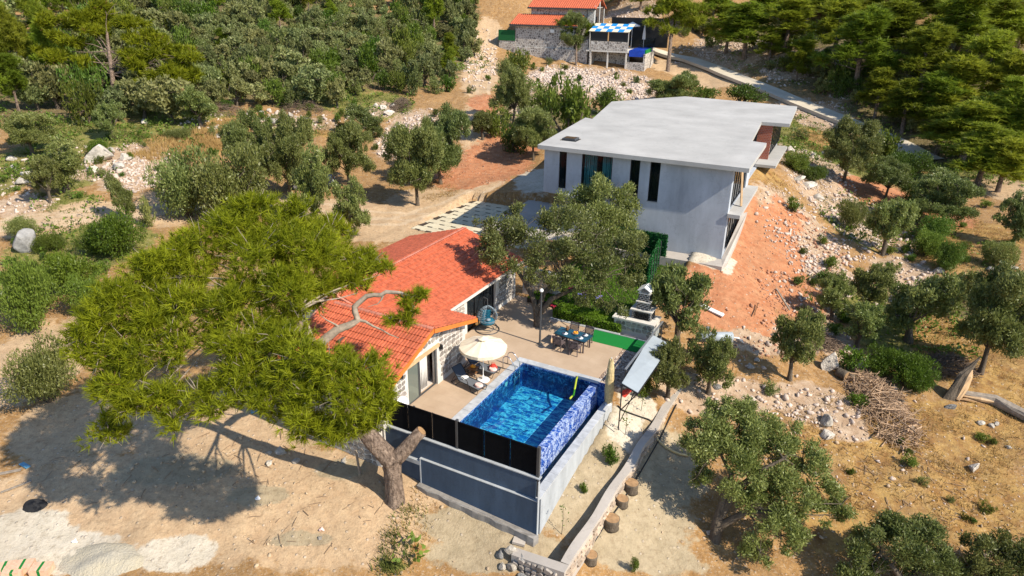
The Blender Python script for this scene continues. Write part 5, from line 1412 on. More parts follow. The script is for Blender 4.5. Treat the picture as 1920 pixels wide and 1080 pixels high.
def crate_fruit(x, y, name, lab, cat, m, kind):
    p = on_table(x, y); o = thing(name, lab, cat, PF, p)
    if kind == 'bowl':
        mb = MB(); mb.lathe([(.06, 0), (.16, .05), (.18, .09)], 14, p, False); part(o, 'bowl', mb, MT['china'], True)
        mb = MB()
        for k in range(7): mb.lathe([(.01, 0), (.055, .03), (.06, .06), (.04, .10), (.005, .115)], 8, (p[0] + .09 * math.cos(k), p[1] + .09 * math.sin(k), p[2] + .05 + .03 * (k % 2)))
        part(o, 'fruit', mb, m, True)
    elif kind == 'jug':
        mb = MB(); mb.lathe([(.07, 0), (.09, .08), (.06, .2), (.07, .26)], 12, p); part(o, 'body', mb, m, True)
        mb = MB(); mb.tube([(p[0] + .07, p[1], p[2] + .22), (p[0] + .15, p[1], p[2] + .16), (p[0] + .09, p[1], p[2] + .06)], .015, 6); part(o, 'handle', mb, m, True)
    elif kind == 'plate':
        mb = MB(); mb.lathe([(.02, 0), (.13, .008), (.17, .025)], 16, p); part(o, 'plate', mb, MT['china'], True)
        mb = MB(); mb.lathe([(.03, 0), (.045, .06), (.04, .07)], 10, (p[0] + .04, p[1] + .02, p[2] + .02)); part(o, 'cup', mb, MT['china'], True)
crate_fruit(.12, .05, 'fruit_bowl', 'bowl of orange fruit in the middle of the dining table', 'fruit bowl', MT['orangefruit'], 'bowl')
crate_fruit(-.5, .22, 'jug', 'orange brown jug at the left part of the dining table', 'jug', MT['wood'], 'jug')
crate_fruit(-.42, -.2, 'plate', 'white plate and cup at the left front of the dining table', 'plate', None, 'plate')
crate_fruit(.55, -.22, 'plate', 'white plate and cup at the right front of the dining table', 'plate', None, 'plate')
crate_fruit(.62, .25, 'plate', 'white plate and cup at the right back of the dining table', 'plate', None, 'plate')
def wicker_chair(x, y, rz, label):
    p = on_table(x, y); r_ = thing('wicker_chair', label, 'chair', PF, (p[0], p[1], 0), 'wicker dining chairs', ang + rz)
    P_ = lambda n, mb, m, par=None, kind=None: part(par or r_, n, mb, m, kind=kind, own=True)
    mb = MB(); mb.rbox((0, 0, .43), (.5, .5, .06)); P_('seat', mb, MT['wicker'])
    mb = MB(); mb.bar((-.25, -.25, .45), (-.25, -.34, .92), .045); mb.bar((.25, -.25, .45), (.25, -.34, .92), .045); mb.bar((-.27, -.34, .92), (.27, -.34, .92), .05)
    bk = P_('backrest', mb, MT['wicker'])
    mb = MB()
    for k in range(10): mb.bar((-.22 + .049 * k, -.255, .47), (-.22 + .049 * k, -.335, .90), .022, .012)
    for k in range(7): mb.bar((-.24, -.262 - .0115 * k, .51 + .06 * k), (.24, -.262 - .0115 * k, .51 + .06 * k), .022, .012)
    P_('weave', mb, MT['wicker'], bk, 'stuff')
    for i in (-1, 1):
        mb = MB(); mb.tube([(.27 * i, -.30, .70), (.28 * i, 0, .68), (.27 * i, .24, .64), (.25 * i, .25, .42)], .025, 6); P_('armrest', mb, MT['wicker'])
        for j in (-1, 1):
            mb = MB(); mb.bar((.22 * i, .22 * j, .40), (.24 * i, .25 * j, 0), .045); P_('leg', mb, MT['wicker'])
    return r_
wicker_chair(-.48, -.72, 0, 'wicker chair with a straw bag on its back at the front of the table')
wicker_chair(.52, -.74, .08, 'wicker chair at the front right of the table nearest the pool')
wicker_chair(-.45, .76, math.pi, 'wicker chair behind the table on the left, back to the hedge')
wicker_chair(.48, .74, math.pi - .05, 'wicker chair behind the table on the right, next to the green carpet')
p = on_table(-.78, -1.02)
bgq = thing('straw_bag', 'round straw bag hanging on the back of the front left wicker chair', 'bag', PF, (p[0], p[1], .6))
mb = MB(); mb.lathe([(.02, -.04), (.15, -.035), (.19, 0), (.15, .035), (.02, .04)], 14); mb.v = [(z + p[0], x + p[1], y + .62) for x, y, z in mb.v]; part(bgq, 'pouch', mb, MT['timber'], True)
mb = MB(); mb.tube([(p[0], p[1] - .1, .76), (p[0], p[1] - .04, .95), (p[0], p[1] + .06, .94), (p[0], p[1] + .1, .76)], .012, 5); part(bgq, 'handle', mb, MT['pink'])

# ================================================================== hanging egg chair
b = PF.px(914, 618, 0)
eg = thing('hanging_egg_chair', 'blue grey wicker hanging egg chair with teal cushion beside the rear wing', 'chair', PF, tuple(b))
mb = MB(); R_ = lambda t: .58 * math.sin(min(math.pi, t * math.pi)) ** .75
for k in range(18):
    a_ = 2 * math.pi * k / 18
    if 5.2 < (a_ + .0) % 6.283 < 6.0 or (a_ % 6.283) < .25: continue
    mb.tube([(b[0] + R_(t_) * math.cos(a_), b[1] + R_(t_) * math.sin(a_), .28 + 1.3 * t_) for t_ in (.02, .1, .2, .35, .5, .65, .8, .92, .99)], .014, 5)
for t_ in (.06, .12, .18, .25, .32, .40, .48, .56, .64, .72, .8, .88):
    e0, e1 = (.35, 5.1) if t_ > .38 else (0, 2 * math.pi)
    mb.tube([(b[0] + R_(t_) * math.cos(a_), b[1] + R_(t_) * math.sin(a_), .28 + 1.3 * t_) for a_ in np.linspace(e0, e1, 22)], .013, 5)
part(eg, 'basket', mb, MT['egg'])
mb = MB(); mb.tube([(b[0] + (.62 + .0) * math.cos(a_) * .9, b[1] + .62 * math.sin(a_) * .9, .22) for a_ in np.linspace(0, 6.1, 22)], .025, 6)
mb.tube([(b[0] - .62, b[1] + .1, .05), (b[0] - .80, b[1] + .1, .9), (b[0] - .62, b[1] + .1, 1.75), (b[0] - .3, b[1] + .05, 2.02), (b[0], b[1], 1.98), (b[0], b[1], 1.6)], .032, 7)
mb.tube([(b[0] + .7 * math.cos(a_), b[1] + .7 * math.sin(a_), .03) for a_ in np.linspace(0, 6.283, 24)], .03, 6)
part(eg, 'stand', mb, MT['darkgrey'])
mb = MB(); mb.lathe([(.08, 0), (.36, .06), (.46, .18), (.40, .30), (.1, .33)], 14, (b[0], b[1], .36)); part(eg, 'seat_cushion', mb, MT['teal'], True)
mb = MB(); mb.rbox((b[0] - .2, b[1] + .22, .9), (.5, .14, .5), .8, 0, .3); part(eg, 'back_cushion', mb, MT['teal'])
mb = MB(); mb.lathe([(.03, 0), (.14, .05), (.14, .12), (.03, .16)], 10, (b[0] + .16, b[1] - .18, .68)); part(eg, 'pillow', mb, MT['egg'], True)

# lamp post
b = PF.px(1012, 645, 0)
lp = thing('garden_lamp', 'tall dark garden lamp post in front of the courtyard olive', 'lamp post', PF, tuple(b))
mb = MB(); mb.tube([(b[0], b[1], 0), (b[0], b[1], 3.2)], [.06, .045], 10); part(lp, 'pole', mb, MT['darkgrey'])
mb = MB(); mb.lathe([(.16, 0), (.16, .03), (.08, .05)], 12, (b[0], b[1], 0)); part(lp, 'base', mb, MT['darkgrey'])
mb = MB(); mb.lathe([(.03, 0), (.10, .06), (.11, .12), (.07, .2), (.01, .22)], 12, (b[0], b[1], 3.2)); part(lp, 'globe', mb, MT['white'], True)

# flowers on the lawn edge
def flowers(px, py, z, m, lab, n=26, R=.28, seed=1):
    b = PF.px(px, py, z); r = np.random.RandomState(seed); o = thing('flower_plant', lab, 'flowers', PF, tuple(b))
    mb = MB()
    for k in range(n):
        a_, q_ = r.uniform(0, 6.28), R * math.sqrt(r.rand()); x, y, zz = b[0] + q_ * math.cos(a_), b[1] + q_ * math.sin(a_), b[2] + r.uniform(.25, .45)
        for j in range(5):
            t_ = j * 1.2566 + k; mb.add([(x, y, zz), (x + .07 * math.cos(t_), y + .07 * math.sin(t_), zz + .02), (x + .07 * math.cos(t_ + 1), y + .07 * math.sin(t_ + 1), zz + .02)], [(0, 1, 2)])
    part(o, 'blossom', mb, m)
    mb = MB()
    for k in range(n): a_, q_ = r.uniform(0, 6.28), R * math.sqrt(r.rand()); mb.tube([(b[0], b[1], b[2]), (b[0] + q_ * math.cos(a_), b[1] + q_ * math.sin(a_), b[2] + .3)], .012, 3)
    part(o, 'stem', mb, MT['carpet'])
flowers(1092, 562, .32, MT['purple'], 'violet flowering plant in the middle of the lawn', 34, .34, 1)
flowers(1120, 567, .32, MT['purple'], 'smaller violet flowering plant on the lawn right of the big one', 22, .24, 2)
flowers(1070, 550, .32, MT['redpetal'], 'red flowering plant at the far edge of the lawn', 22, .24, 3)
flowers(1040, 585, .02, MT['redpetal'], 'red flowering plant beside the courtyard olive trunk', 22, .24, 4)

# ================================================================== paved parking mat
pts = [(790, 432), (878, 377), (932, 384), (1010, 402)]
def paver_me():
    w_, l_ = 1.08, .96
    poly = [(0, 0), (.30, 0), (.30, .20), (.86, .20), (.86, 0), (w_, 0), (w_, l_), (0, l_)]
    mb = MB().prism(poly, -.05, .0); return mesh_from('paver', mb.v, mb.f, MT['paver'])
pm = paver_me()
mat_ = bpy.data.objects.new('parking_pavement', None); COL.objects.link(mat_); mat_.location = tuple(PF.w(-13, 20, .03)); mat_.rotation_euler = (0, 0, PF.yaw); mat_['kind'] = 'structure'
mb = MB(); mb.box(-18.6, -7, 15.3, 25.3, -.2, .03); me = mesh_from('paving_bed', [(x + 13, y - 20, z - .03) for x, y, z in mb.v], mb.f, MT['soil']); ob = bpy.data.objects.new('paving_bed', me); COL.objects.link(ob); ob.parent = mat_
for j in range(10):
    for i in range(10):
        u_ = -18.5 + 1.12 * i + (.56 if j % 2 else 0); v_ = 15.4 + .985 * j
        if u_ > -8.2: continue
        o = bpy.data.objects.new('paver', pm); COL.objects.link(o); o.parent = mat_; o.location = (u_ + 13, v_ - 20, .035 + random.uniform(-.006, .006))

# ================================================================== car under the olives
p = g(585, 352); car = thing('parked_car', 'dark blue car parked in the shade under the roadside olives', 'car', WF, (p[0], p[1], p[2] + .05), None, math.radians(8))
prof = [(-2.1, .35), (-2.12, .85), (-1.9, 1.0), (-1.35, 1.05), (-1.0, 1.52), (.35, 1.55), (1.0, 1.08), (1.9, .95), (2.1, .75), (2.12, .35)]
def car_side(pr_, y0, y1, inset=0):
    n = len(pr_); V = [(x, y0, z) for x, z in pr_] + [(x, y1, z) for x, z in pr_]
    return MB().add(V, [tuple(range(n)), tuple(range(2 * n - 1, n - 1, -1))] + [(i, n + i, n + (i + 1) % n, (i + 1) % n) for i in range(n)])
mb = car_side(prof, -.86, .86); part(car, 'body', mb, MT['carpaint'], own=True)
for y in (-.865, .865):
    mb = MB(); q4 = [(-1.25, 1.08), (-.95, 1.46), (.30, 1.49), (.82, 1.1)]
    mb.add([(x, y, z) for x, z in q4] + [(x, y * .985, z) for x, z in q4], [(0, 1, 2, 3), (7, 6, 5, 4), (0, 4, 5, 1), (1, 5, 6, 2), (2, 6, 7, 3), (3, 7, 4, 0)]); part(car, 'side_window', mb, MT['glass'], own=True)
mb = MB().slab([(.42, -.72, 1.535), (.42, .72, 1.535), (.96, .76, 1.13), (.96, -.76, 1.13)], .03).move((.03, 0, .02)); part(car, 'windscreen', mb, MT['glass'], own=True)
for x in (-1.35, 1.35):
    for y in (-.8, .8):
        mb = MB().lathe([(.0, -.1), (.33, -.1), (.33, .1), (.0, .1)], 16); mb.v = [(a_ + x, c_ + y, b_ + .33) for a_, b_, c_ in mb.v]; wh = part(car, 'wheel', mb, MT['rubber'], own=True)
        mb = MB().lathe([(.0, -.115), (.2, -.115), (.2, .115), (.0, .115)], 12); mb.v = [(a_ + x, c_ + y, b_ + .33) for a_, b_, c_ in mb.v]; part(wh, 'rim', mb, MT['alu'], own=True)
for y in (-.6, .6):
    mb = MB(); mb.rbox((2.10, y, .75), (.06, .3, .14)); part(car, 'headlight', mb, MT['china'], own=True)

# ================================================================== water tank on its frame
p = g(1300, 690); X = at_depth(1340, 632, depth_of(p)); ax = RT
wt = thing('water_tank', 'grey cylindrical water tank lying on a metal frame above the saplings', 'water tank', WF, tuple(p))
a_ = X - ax * 1.0; b_ = X + ax * 1.0; a_[2] = b_[2] = X[2]
mb = MB(); mb.tube([a_ - (b_ - a_) * .02, a_, b_, b_ + (b_ - a_) * .02], [.22, .30, .30, .22], 18); part(wt, 'drum', mb, MT['sheet'], True)
mb = MB(); mb.tube([X + [-.45, 0, .25], X + [-.45, 0, .62]], .13, 10); part(wt, 'filler_cap', mb, MT['alu'])
mb = MB(); gz = p[2]
for s_ in (-1, 1):
    for dy in (-.35, .35):
        mb.bar((X[0] + s_ * .9 - .45, X[1] + dy, gz - .2), (X[0] + s_ * .9 - .45, X[1] + dy, X[2] - .28), .06)
    mb.bar((X[0] + s_ * .9 - .45, X[1] - .4, X[2] - .3), (X[0] + s_ * .9 - .45, X[1] + .4, X[2] - .3), .06)
for dy in (-.35, .35): mb.bar((X[0] - 1.5, X[1] + dy, X[2] - .33), (X[0] + 1.1, X[1] + dy, X[2] - .33), .06); mb.bar((X[0] - 1.4, X[1] + dy, gz + .2), (X[0] + .5, X[1] + dy, X[2] - .4), .04)
part(wt, 'frame', mb, MT['black'])
q = g(1394, 645); mb = MB(); mb.tube([b_, b_ + [.4, 0, -.05], (q[0] - .4, q[1], q[2] + .4), (q[0], q[1], q[2] + .05)], .045, 8); part(wt, 'outlet_pipe', mb, MT['white'], True)

# ================================================================== garden hoses and pipes on the ground
def ground_pipe(px, r_, m, name, label, lift=.0, zs=None):
    P_ = []
    for k, a_ in enumerate(px):
        p = g(*a_) if zs is None else at(a_[0], a_[1], zs[k]); P_.append((p[0], p[1], p[2] + r_ + lift))
    return solo(name, label, 'pipe' if 'pipe' in name else 'hose', WF, P_[0], MB().tube(P_, r_, 8), m, smooth=True)
ground_pipe([(1224, 796), (1226, 812), (1234, 828), (1248, 840), (1262, 848), (1274, 853), (1290, 856)], .06, MT['hose_b'], 'garden_hose', 'beige hose running from the stone wall towards the big front olive')
ground_pipe([(1158, 762), (1166, 770), (1175, 774), (1195, 781), (1216, 788), (1225, 794)], .035, MT['hose_k'], 'black_pipe', 'black pipe crossing the white strip between pool wall and stone wall', .02)
ground_pipe([(1075, 1066), (1100, 1040), (1135, 985), (1165, 945), (1200, 888), (1236, 826), (1268, 760)], .035, MT['hose_k'], 'black_pipe', 'long black pipe along the foot of the stone retaining wall', .02)
ground_pipe([(1335, 585), (1340, 590), (1358, 600)], .001, MT['white'], 'thin_pipe', 'thin pale pipe end beside the white plank on the red heap', .01)

# ================================================================== planks, boards, debris
def plank(pa, pb, w_, t_, m, name, label, cat='plank', lift=.05):
    a_, b_ = g(*pa), g(*pb); a_[2] += lift; b_[2] += lift
    return solo(name, label, cat, WF, tuple(a_), MB().bar(a_, b_, w_, t_), m)
plank((1312, 574), (1356, 595), .42, .08, MT['white'], 'plank', 'pale plank lying at the foot of the red spoil heap', lift=.12)
plank((1455, 545), (1480, 585), .10, .08, MT['woodgrey'], 'pole', 'thin pale pole leaning on the red rubble slope', 'pole', .15)
plank((1413, 596), (1420, 574), .06, .06, MT['wood'], 'stake', 'thin dark stake stuck in the red spoil heap', 'stake', .2)
plank((560, 823), (588, 805), .22, .05, MT['woodgrey'], 'plank', 'pale plank on the ground under the right edge of the big pine')
plank((470, 775), (492, 765), .25, .05, MT['blueplastic'], 'board', 'blue board on the shaded ground under the big pine', 'board')
plank((660, 852), (682, 842), .18, .08, MT['woodgrey'], 'plank', 'short weathered plank beside the leaning pine trunk')
a_ = g(676, 890); b_ = a_ + np.array([-.15, .1, 1.3]); solo('stake', 'upright pale stake in the sand left of the pine trunk', 'stake', WF, tuple(a_), MB().bar(a_ - [0, 0, .2], b_, .09, .07), MT['woodgrey'])
for k in range(4): plank((650 - 3 * k, 826 + 5 * k), (690 - 2 * k, 836 + 5 * k), .12, .06, MT['darkgrey'] if k % 2 else MT['woodgrey'], 'board', ['lowest board of the small stack at the foot of the support wall', 'second dark board of the stack at the foot of the support wall', 'third pale board of the stack at the foot of the support wall', 'topmost dark board of the stack at the foot of the support wall'][k], 'board', .06 + .05 * k)
plank((0, 890), (40, 882), .16, .05, MT['woodgrey'], 'plank', 'weathered plank at the left edge in the pine shade')
plank((2, 925), (60, 903), .10, .05, MT['woodgrey'], 'plank', 'thin long batten at the left edge near the dark heap')
plank((40, 870), (54, 878), .22, .03, MT['blueplastic'], 'plastic_sheet', 'small blue plastic scrap in the pine shade at the left edge', 'plastic scrap')
plank((962, 1014), (985, 1020), .35, .12, MT['pad'], 'stone_slab', 'flat concrete slab lying at the foot of the support wall corner', 'slab')
for (px, py, m, lab) in [(603, 996, 'pink', 'small pink and white litter on the bare sand'), (140, 1018, 'china', 'small pale paper scrap on the sandy heap'), (483, 937, 'china', 'white paper scrap on the bare sand')]:
    p = g(px, py); mb = MB(); mb.tube([p + [-.1, 0, .04], p + [0, .05, .08], p + [.12, 0, .03]], [.05, .09, .03], 6, wob=.3); solo('litter', lab, 'litter', WF, tuple(p), mb, MT[m])
def heap(px, py, rx, ry, h_, m, name, label, cat, seed=1, kind=None):
    c = g(px, py); n = 26; r = np.random.RandomState(seed); V = []; F = []
    for j in range(n + 1):
        for i in range(n + 1):
            x, y = (i / n - .5) * 2.4, (j / n - .5) * 2.4; d = math.hypot(x, y) * (.72 + .7 * float(fbm(np.array(x * 1.6 + seed * 9), np.array(y * 1.6), seed, 3)))
            wx, wy = c[0] + x * rx, c[1] + y * ry
            q = max(0, 1 - d ** 1.6) ; zz = float(terr(wx, wy)) - .06 + h_ * q * (.2 + 1.6 * float(fbm(np.array(wx * 1.1), np.array(wy * 1.1), seed, 3)))
            V.append((wx - c[0], wy - c[1], zz - c[2]))
    for j in range(n):
        for i in range(n): F.append((j * (n + 1) + i, j * (n + 1) + i + 1, (j + 1) * (n + 1) + i + 1, (j + 1) * (n + 1) + i))
    me = mesh_from(name, V, F, m, True); o = bpy.data.objects.new(name, me); COL.objects.link(o); o.location = tuple(c); tag(o, label, cat)
    if kind: o['kind'] = kind
    return o
heap(66, 948, .62, .42, .45, MT['blackheap'], 'gravel_heap', 'small black gravel heap at the edge of the pine shade on the left', 'heap', 2)
heap(190, 1055, 2.2, 1.1, .32, MT['pale_heap'], 'sand_heap', 'broad pale cement sand heap at the bottom left', 'heap', 3)
# stack of packed tiles in the bottom left corner
for k, (px, py, rz_) in enumerate([(12, 1072, .3), (46, 1068, .2), (80, 1073, .1), (28, 1078, .25)]):
    p = g(px, py); o = thing('tile_pallet', ['printed cardboard box of tiles at the bottom left corner, leftmost', 'printed cardboard box of tiles at the bottom left with a dark bag on it', 'printed cardboard box of tiles at the bottom left, rightmost of the row', 'printed cardboard box of tiles in front of the bottom left row'][k], 'box', WF, tuple(p), 'boxes in the bottom left corner', rz_)
    mb = MB(); mb.rbox((0, 0, .16), (.75, .5, .32)); part(o, 'carton', mb, simple('carton_%d' % k, (.62, .40, .27), .8, .2, 6), own=True)
    mb = MB(); mb.rbox((0, .0, .325), (.10, .505, .012)); mb.rbox((.0, -.255, .16), (.10, .012, .30)); part(o, 'green_strap', mb, MT['carpet'], own=True)

# ================================================================== timber leftovers on the brown slope
def log(px, py, L, r_, yaw, label, group=None, tilt=.0, up=False):
    p = g(px, py); o = thing('log_stump' if up else 'sawn_log', label, 'log', WF, tuple(p), group)
    if up: A, B = np.array([p[0], p[1], p[2] - .1]), np.array([p[0] + .03, p[1], p[2] + L])
    else:
        d = np.array([math.cos(yaw) * math.cos(tilt), math.sin(yaw) * math.cos(tilt), math.sin(tilt)]); A, B = p + [0, 0, r_ * .8] - d * L / 2, p + [0, 0, r_ * .8] + d * L / 2
    pth = [A + (B - A) * k / 5 for k in range(6)]
    part(o, 'bark', MB().tube(pth, [r_ * q for q in (1.08, 1.0, .97, 1.0, .98, 1.0)], 14, True, .05), MT['bark'], True)
    dn = (B - A) / np.linalg.norm(B - A)
    part(o, 'cut_face', MB().tube([B - dn * .01, B + dn * .012], r_ * .93, 14), MT['woodpale'])
    part(o, 'cut_face', MB().tube([A - dn * .012, A + dn * .01], r_ * .93, 14), MT['woodpale'])
log(1106, 1050, .32, .30, 0, 'sawn round stump at the bottom end of the stone retaining wall', 'stumps along the stone wall', up=True)
log(1145, 985, .42, .36, 0, 'sawn stump in the shade at the middle of the stone retaining wall', 'stumps along the stone wall', up=True)
log(1165, 944, .30, .30, 0, 'reddish sawn stump in the shade above the middle stump', 'stumps along the stone wall', up=True)
log(1182, 918, .42, .34, 0, 'dark sawn stump topmost of the row by the stone wall', 'stumps along the stone wall', up=True)
log(1640, 690, .9, .36, -1.2, 'thick pale sawn log lying above the brush pile', 'sawn logs', .0)
log(1578, 708, .6, .30, -1.0, 'short dark sawn log left of the thick pale log', 'sawn logs')
log(1595, 712, .4, .22, .5, 'small reddish log piece between the two thick logs', 'sawn logs')
log(1686, 762, .5, .26, -1.2, 'round cut log at the right side of the brush pile', 'sawn logs')
p = g(1650, 765); r = np.random.RandomState(5)
bp_ = thing('brush_pile', 'big tangled pile of dry cut branches on the brown slope', 'brush pile', WF, tuple(p))
def stick(r, c, rx, ry, h_, L0, L1):
    q = math.sqrt(r.rand()); a_ = r.uniform(0, 6.28); x, y = c[0] + rx * q * math.cos(a_), c[1] + ry * q * math.sin(a_); z = float(terr(x, y)) + h_ * (1 - q * q) * r.uniform(.3, 1.) + .05
    d = np.array([r.normal(), r.normal(), r.normal() * .28]); d /= np.linalg.norm(d); L = r.uniform(L0, L1); n_ = d[[1, 0, 2]] * r.uniform(-.12, .12)
    return [np.array([x, y, z]) - d * L / 2, np.array([x, y, z]) + n_ * L, np.array([x, y, z]) + d * L / 2]
for k in range(150):
    s_ = stick(r, p, 1.5, 3.2, .95, .7, 1.9); rr_2 = r.uniform(.02, .05)
    part(bp_, 'branch', MB().tube(s_, [rr_2, rr_2 * .9, rr_2 * .5], 5), MT['deadwood'])
acc = MB()
for k in range(650):
    s_ = stick(r, p, 1.65, 3.5, .9, .4, 1.3); q = r.uniform(.008, .02); acc.add(*(lambda m_: (m_.v, m_.f))(MB().tube(s_, q, 3, False)))
part(bp_, 'twig_mass', acc, MT['deadwood'], kind='stuff')
for k, (px, py, rz_, lab) in enumerate([(1612, 735, .4, 'broken wooden crate half sunk in the brush beside the cut branches'), (1606, 757, 1.0, 'flat wooden pallet piece below the broken crate')]):
    p = g(px, py); o = thing('wooden_crate', lab, 'crate', WF, tuple(p), None, rz_)
    for j in range(5):
        part(o, 'board', MB().rbox((0, -.32 + .16 * j, .06 + .0), (.9, .09, .025)), MT['timber'], own=True)
    for x in (-.4, .4): part(o, 'batten', MB().rbox((x, 0, .03), (.08, .75, .04)), MT['timber'], own=True)
    if k == 0:
        for x in (-.44, .44): part(o, 'end_board', MB().rbox((x, 0, .25), (.03, .75, .30)), MT['timber'], own=True)
# split tree stump and fallen trunk
p = g(1778, 745); tip = at_depth(1838, 668, depth_of(p) - .2)
st = thing('split_stump', 'tall leaning split tree stump with orange torn wood under the big right olive', 'tree stump', WF, tuple(p))
mid_ = (p + tip) / 2
part(st, 'trunk', MB().tube([p - [0, 0, .3], p * .8 + tip * .2, mid_ + [-.1, 0, .1], p * .25 + tip * .75, tip], [.40, .30, .22, .14, .03], 14, True, .2, 3), MT['bark'])
part(st, 'torn_wood', MB().tube([p + [.35, -.25, .0], p * .7 + tip * .3 + [.25, -.2, 0], mid_ + [.12, -.16, .1], p * .3 + tip * .7 + [.05, -.1, 0]], [.16, .26, .22, .03], 8, True, .3), MT['timber'])
for k in range(6): part(st, 'splinter', MB().tube([p + [.3 + .1 * k, -.3, .1], p + [.7 + .22 * k, -.35 - .05 * k, .18 - .02 * k + float(terr(p[0] + .7 + .22 * k, p[1] - .4) - p[2])]], [.07, .01], 5), MT['woodpale'])
A, B, C_ = g(1800, 742), g(1862, 757), g(1935, 795)
ft = thing('fallen_trunk', 'fallen weathered tree trunk running from the split stump to the right edge', 'fallen tree', WF, tuple(B))
part(ft, 'trunk', MB().tube([A + [0, 0, .2], (A + B) / 2 + [0, 0, .22], B + [0, 0, .26], (B + C_) / 2 + [0, 0, .26], C_ + [0, 0, .28]], [.16, .24, .30, .30, .32], 12, True, .10, 4), MT['woodgrey'])
part(ft, 'torn_wood', MB().tube([A + [0, -.22, .12], (A + B) / 2 + [0, -.26, .2], B + [.2, -.28, .22]], [.05, .13, .04], 6, True, .2), MT['timber'])
# dry thorn thickets
def thicket(px, py, rx, ry, h_, lab, seed, grp='dry thickets', n=420):
    c = g(px, py); r = np.random.RandomState(seed); acc = MB()
    for k in range(n):
        s_ = stick(r, c, rx, ry, h_, .4, 1.3); m_ = MB().tube(s_, r.uniform(.008, .02), 3, False); acc.add(m_.v, m_.f)
    o = thing('dry_thicket', lab, 'dry bush', WF, tuple(c), grp); part(o, 'twig_mass', acc, MT['brush'], kind='stuff')
thicket(1780, 690, 1.6, 1.4, .8, 'grey brown dry thicket behind the split stump', 1)
thicket(1535, 640, 1.4, 1.2, .7, 'pale dry thicket below the red rubble slope', 2)
thicket(420, 210, 2.2, 2.0, 1.0, 'brown dry thicket left of the stone line above the meadow', 3)
thicket(565, 205, 2.6, 2.2, 1.1, 'brown dry thicket at the right end of the stone line', 4)
thicket(752, 200, 1.2, 2.2, .9, 'brown dry thicket beside the pink white rock heap', 5)
thicket(1570, 160, 3.0, 3.5, 1.2, 'reddish dry thicket under the pines above the lane', 6)
thicket(378, 770, .6, .5, 1.2, 'tangle of bare grey twigs hanging at the lower edge of the big pine', 7, n=160)
# ================================================================== far hillside house (frame TF)
fh = thing('hillside_house', 'distant stone house with two orange tiled roofs and a blue pool terrace', 'house', TF, (-15, 4, 7))
mb = MB(); mb.box(-23.1, -12.3, 0, 4, 5, 12.75); mb.box(-12.3, -9.9, .3, 4, 5, 10.6); mb.box(-21.6, -10.0, 4.0, 11, 8, 15.7)
part(fh, 'wall', mb, MT['masonry'])
mb = MB(); mb.box(-23.3, -11.9, -.25, -.001, 5, 9.0); mb.box(-26.2, -23.1, -.1, 5, 5, 10.0); mb.box(-2.9, -.05, -.1, .2, 4, 7.3); mb.box(-.05, .25, -.1, 9, 4, 8.7); mb.box(-9.3, -2.95, 2.6, 3, 4, 8.9); mb.box(-9.3, -2.95, -.3, -.05, 9.05, 10.5)
mb.box(-9.4, -9.1, -.3, 3, 4, 9.05)
part(fh, 'retaining_wall', mb, MT['masonry'])
def far_roof(mb, x0, x1, y0, z0, y1, z1): mb.slab([(x0, y0, z0), (x1, y0, z0), (x1, y1, z1), (x0, y1, z1)], .18)
def far_tiles(x0, x1, y0, z0, y1, z1, mb):
    n = int((x1 - x0) / .38)
    for k in range(n):
        x = x0 + (k + .5) * (x1 - x0) / n
        V = []
        for (y, z) in ((y0, z0), (y1, z1)):
            for a_ in (-.15, -.08, .0, .08, .15): V.append((x + a_, y, z + .02 + .11 * (1 - (a_ / .15) ** 2)))
        mb.add(V, [(i, i + 1, 6 + i, 5 + i) for i in range(4)])
mb = MB(); far_roof(mb, -24.1, -11.7, -.5, 12.75, 3.95, 14.35); far_roof(mb, -22.1, -9.6, 3.4, 15.5, 7.5, 17.3); far_roof(mb, -22.1, -9.6, 11.6, 15.5, 7.55, 17.3)
rf = part(fh, 'roof', mb, MT['tile_b'])
mb = MB(); far_tiles(-24.1, -11.7, -.5, 12.75, 3.95, 14.35, mb); far_tiles(-22.1, -9.6, 3.4, 15.5, 7.5, 17.3, mb); part(rf, 'tile_row', mb, MT['tile_b'], True, 'stuff')
mb = MB(); mb.box(-24.15, -11.65, -.56, -.48, 12.55, 12.78); mb.box(-22.15, -9.55, 3.34, 3.42, 15.3, 15.55); part(rf, 'gutter', mb, MT['darkgrey'])
mb = MB(); mb.tube([(-12.2, -.1, 12.5), (-12.2, -.1, 6)], .07, 6); mb.tube([(-11.2, 3.9, 15.3), (-11.2, 3.9, 13.9)], .07, 6); part(fh, 'downpipe', mb, MT['darkgrey'])
mb = MB(); mb.box(-16.6, -15.9, -.25, -.002, 11.6, 12.1); part(fh, 'air_conditioner', mb, MT['white'])
mb = MB(); mb.box(-9.98, -9.85, 4.1, 4.3, 10.6, 16.0); mb.box(-9.98, -9.85, 10.8, 11, 10.6, 16); mb.box(-9.98, -9.85, 7.4, 7.6, 10.6, 17); part(fh, 'white_pillar', mb, MT['white'])
mb = MB(); mb.box(-9.96, -9.90, 4.31, 10.79, 11, 15.6); part(fh, 'gable_window', mb, MT['glass'])
mb = MB(); mb.box(-10, -2.7, -.3, 9, 8.8, 9.04); part(fh, 'terrace_slab', mb, MT['rope'])
for x in (-9.2, -6.2, -3.0):
    mb = MB(); mb.box(x - .12, x + .12, -.2, .05, 4.5, 8.8); part(fh, 'pillar', mb, MT['rope'])
mb = MB(); mb.box(-9.3, -6.4, -.1, -.02, 10.52, 12.0); mb.box(-6.2, -2.9, -.1, -.02, 10.52, 12.0); part(fh, 'dark_screen', mb, MT['black'])
mb = MB(); mb.box(-9.5, -9.4, -.3, -.2, 9, 12.2); mb.box(-2.85, -2.75, -.3, -.2, 9, 12.2); mb.bar((-9.5, -.25, 12.05), (-2.8, -.25, 12.05), .1); part(fh, 'pergola_frame', mb, MT['rope'])
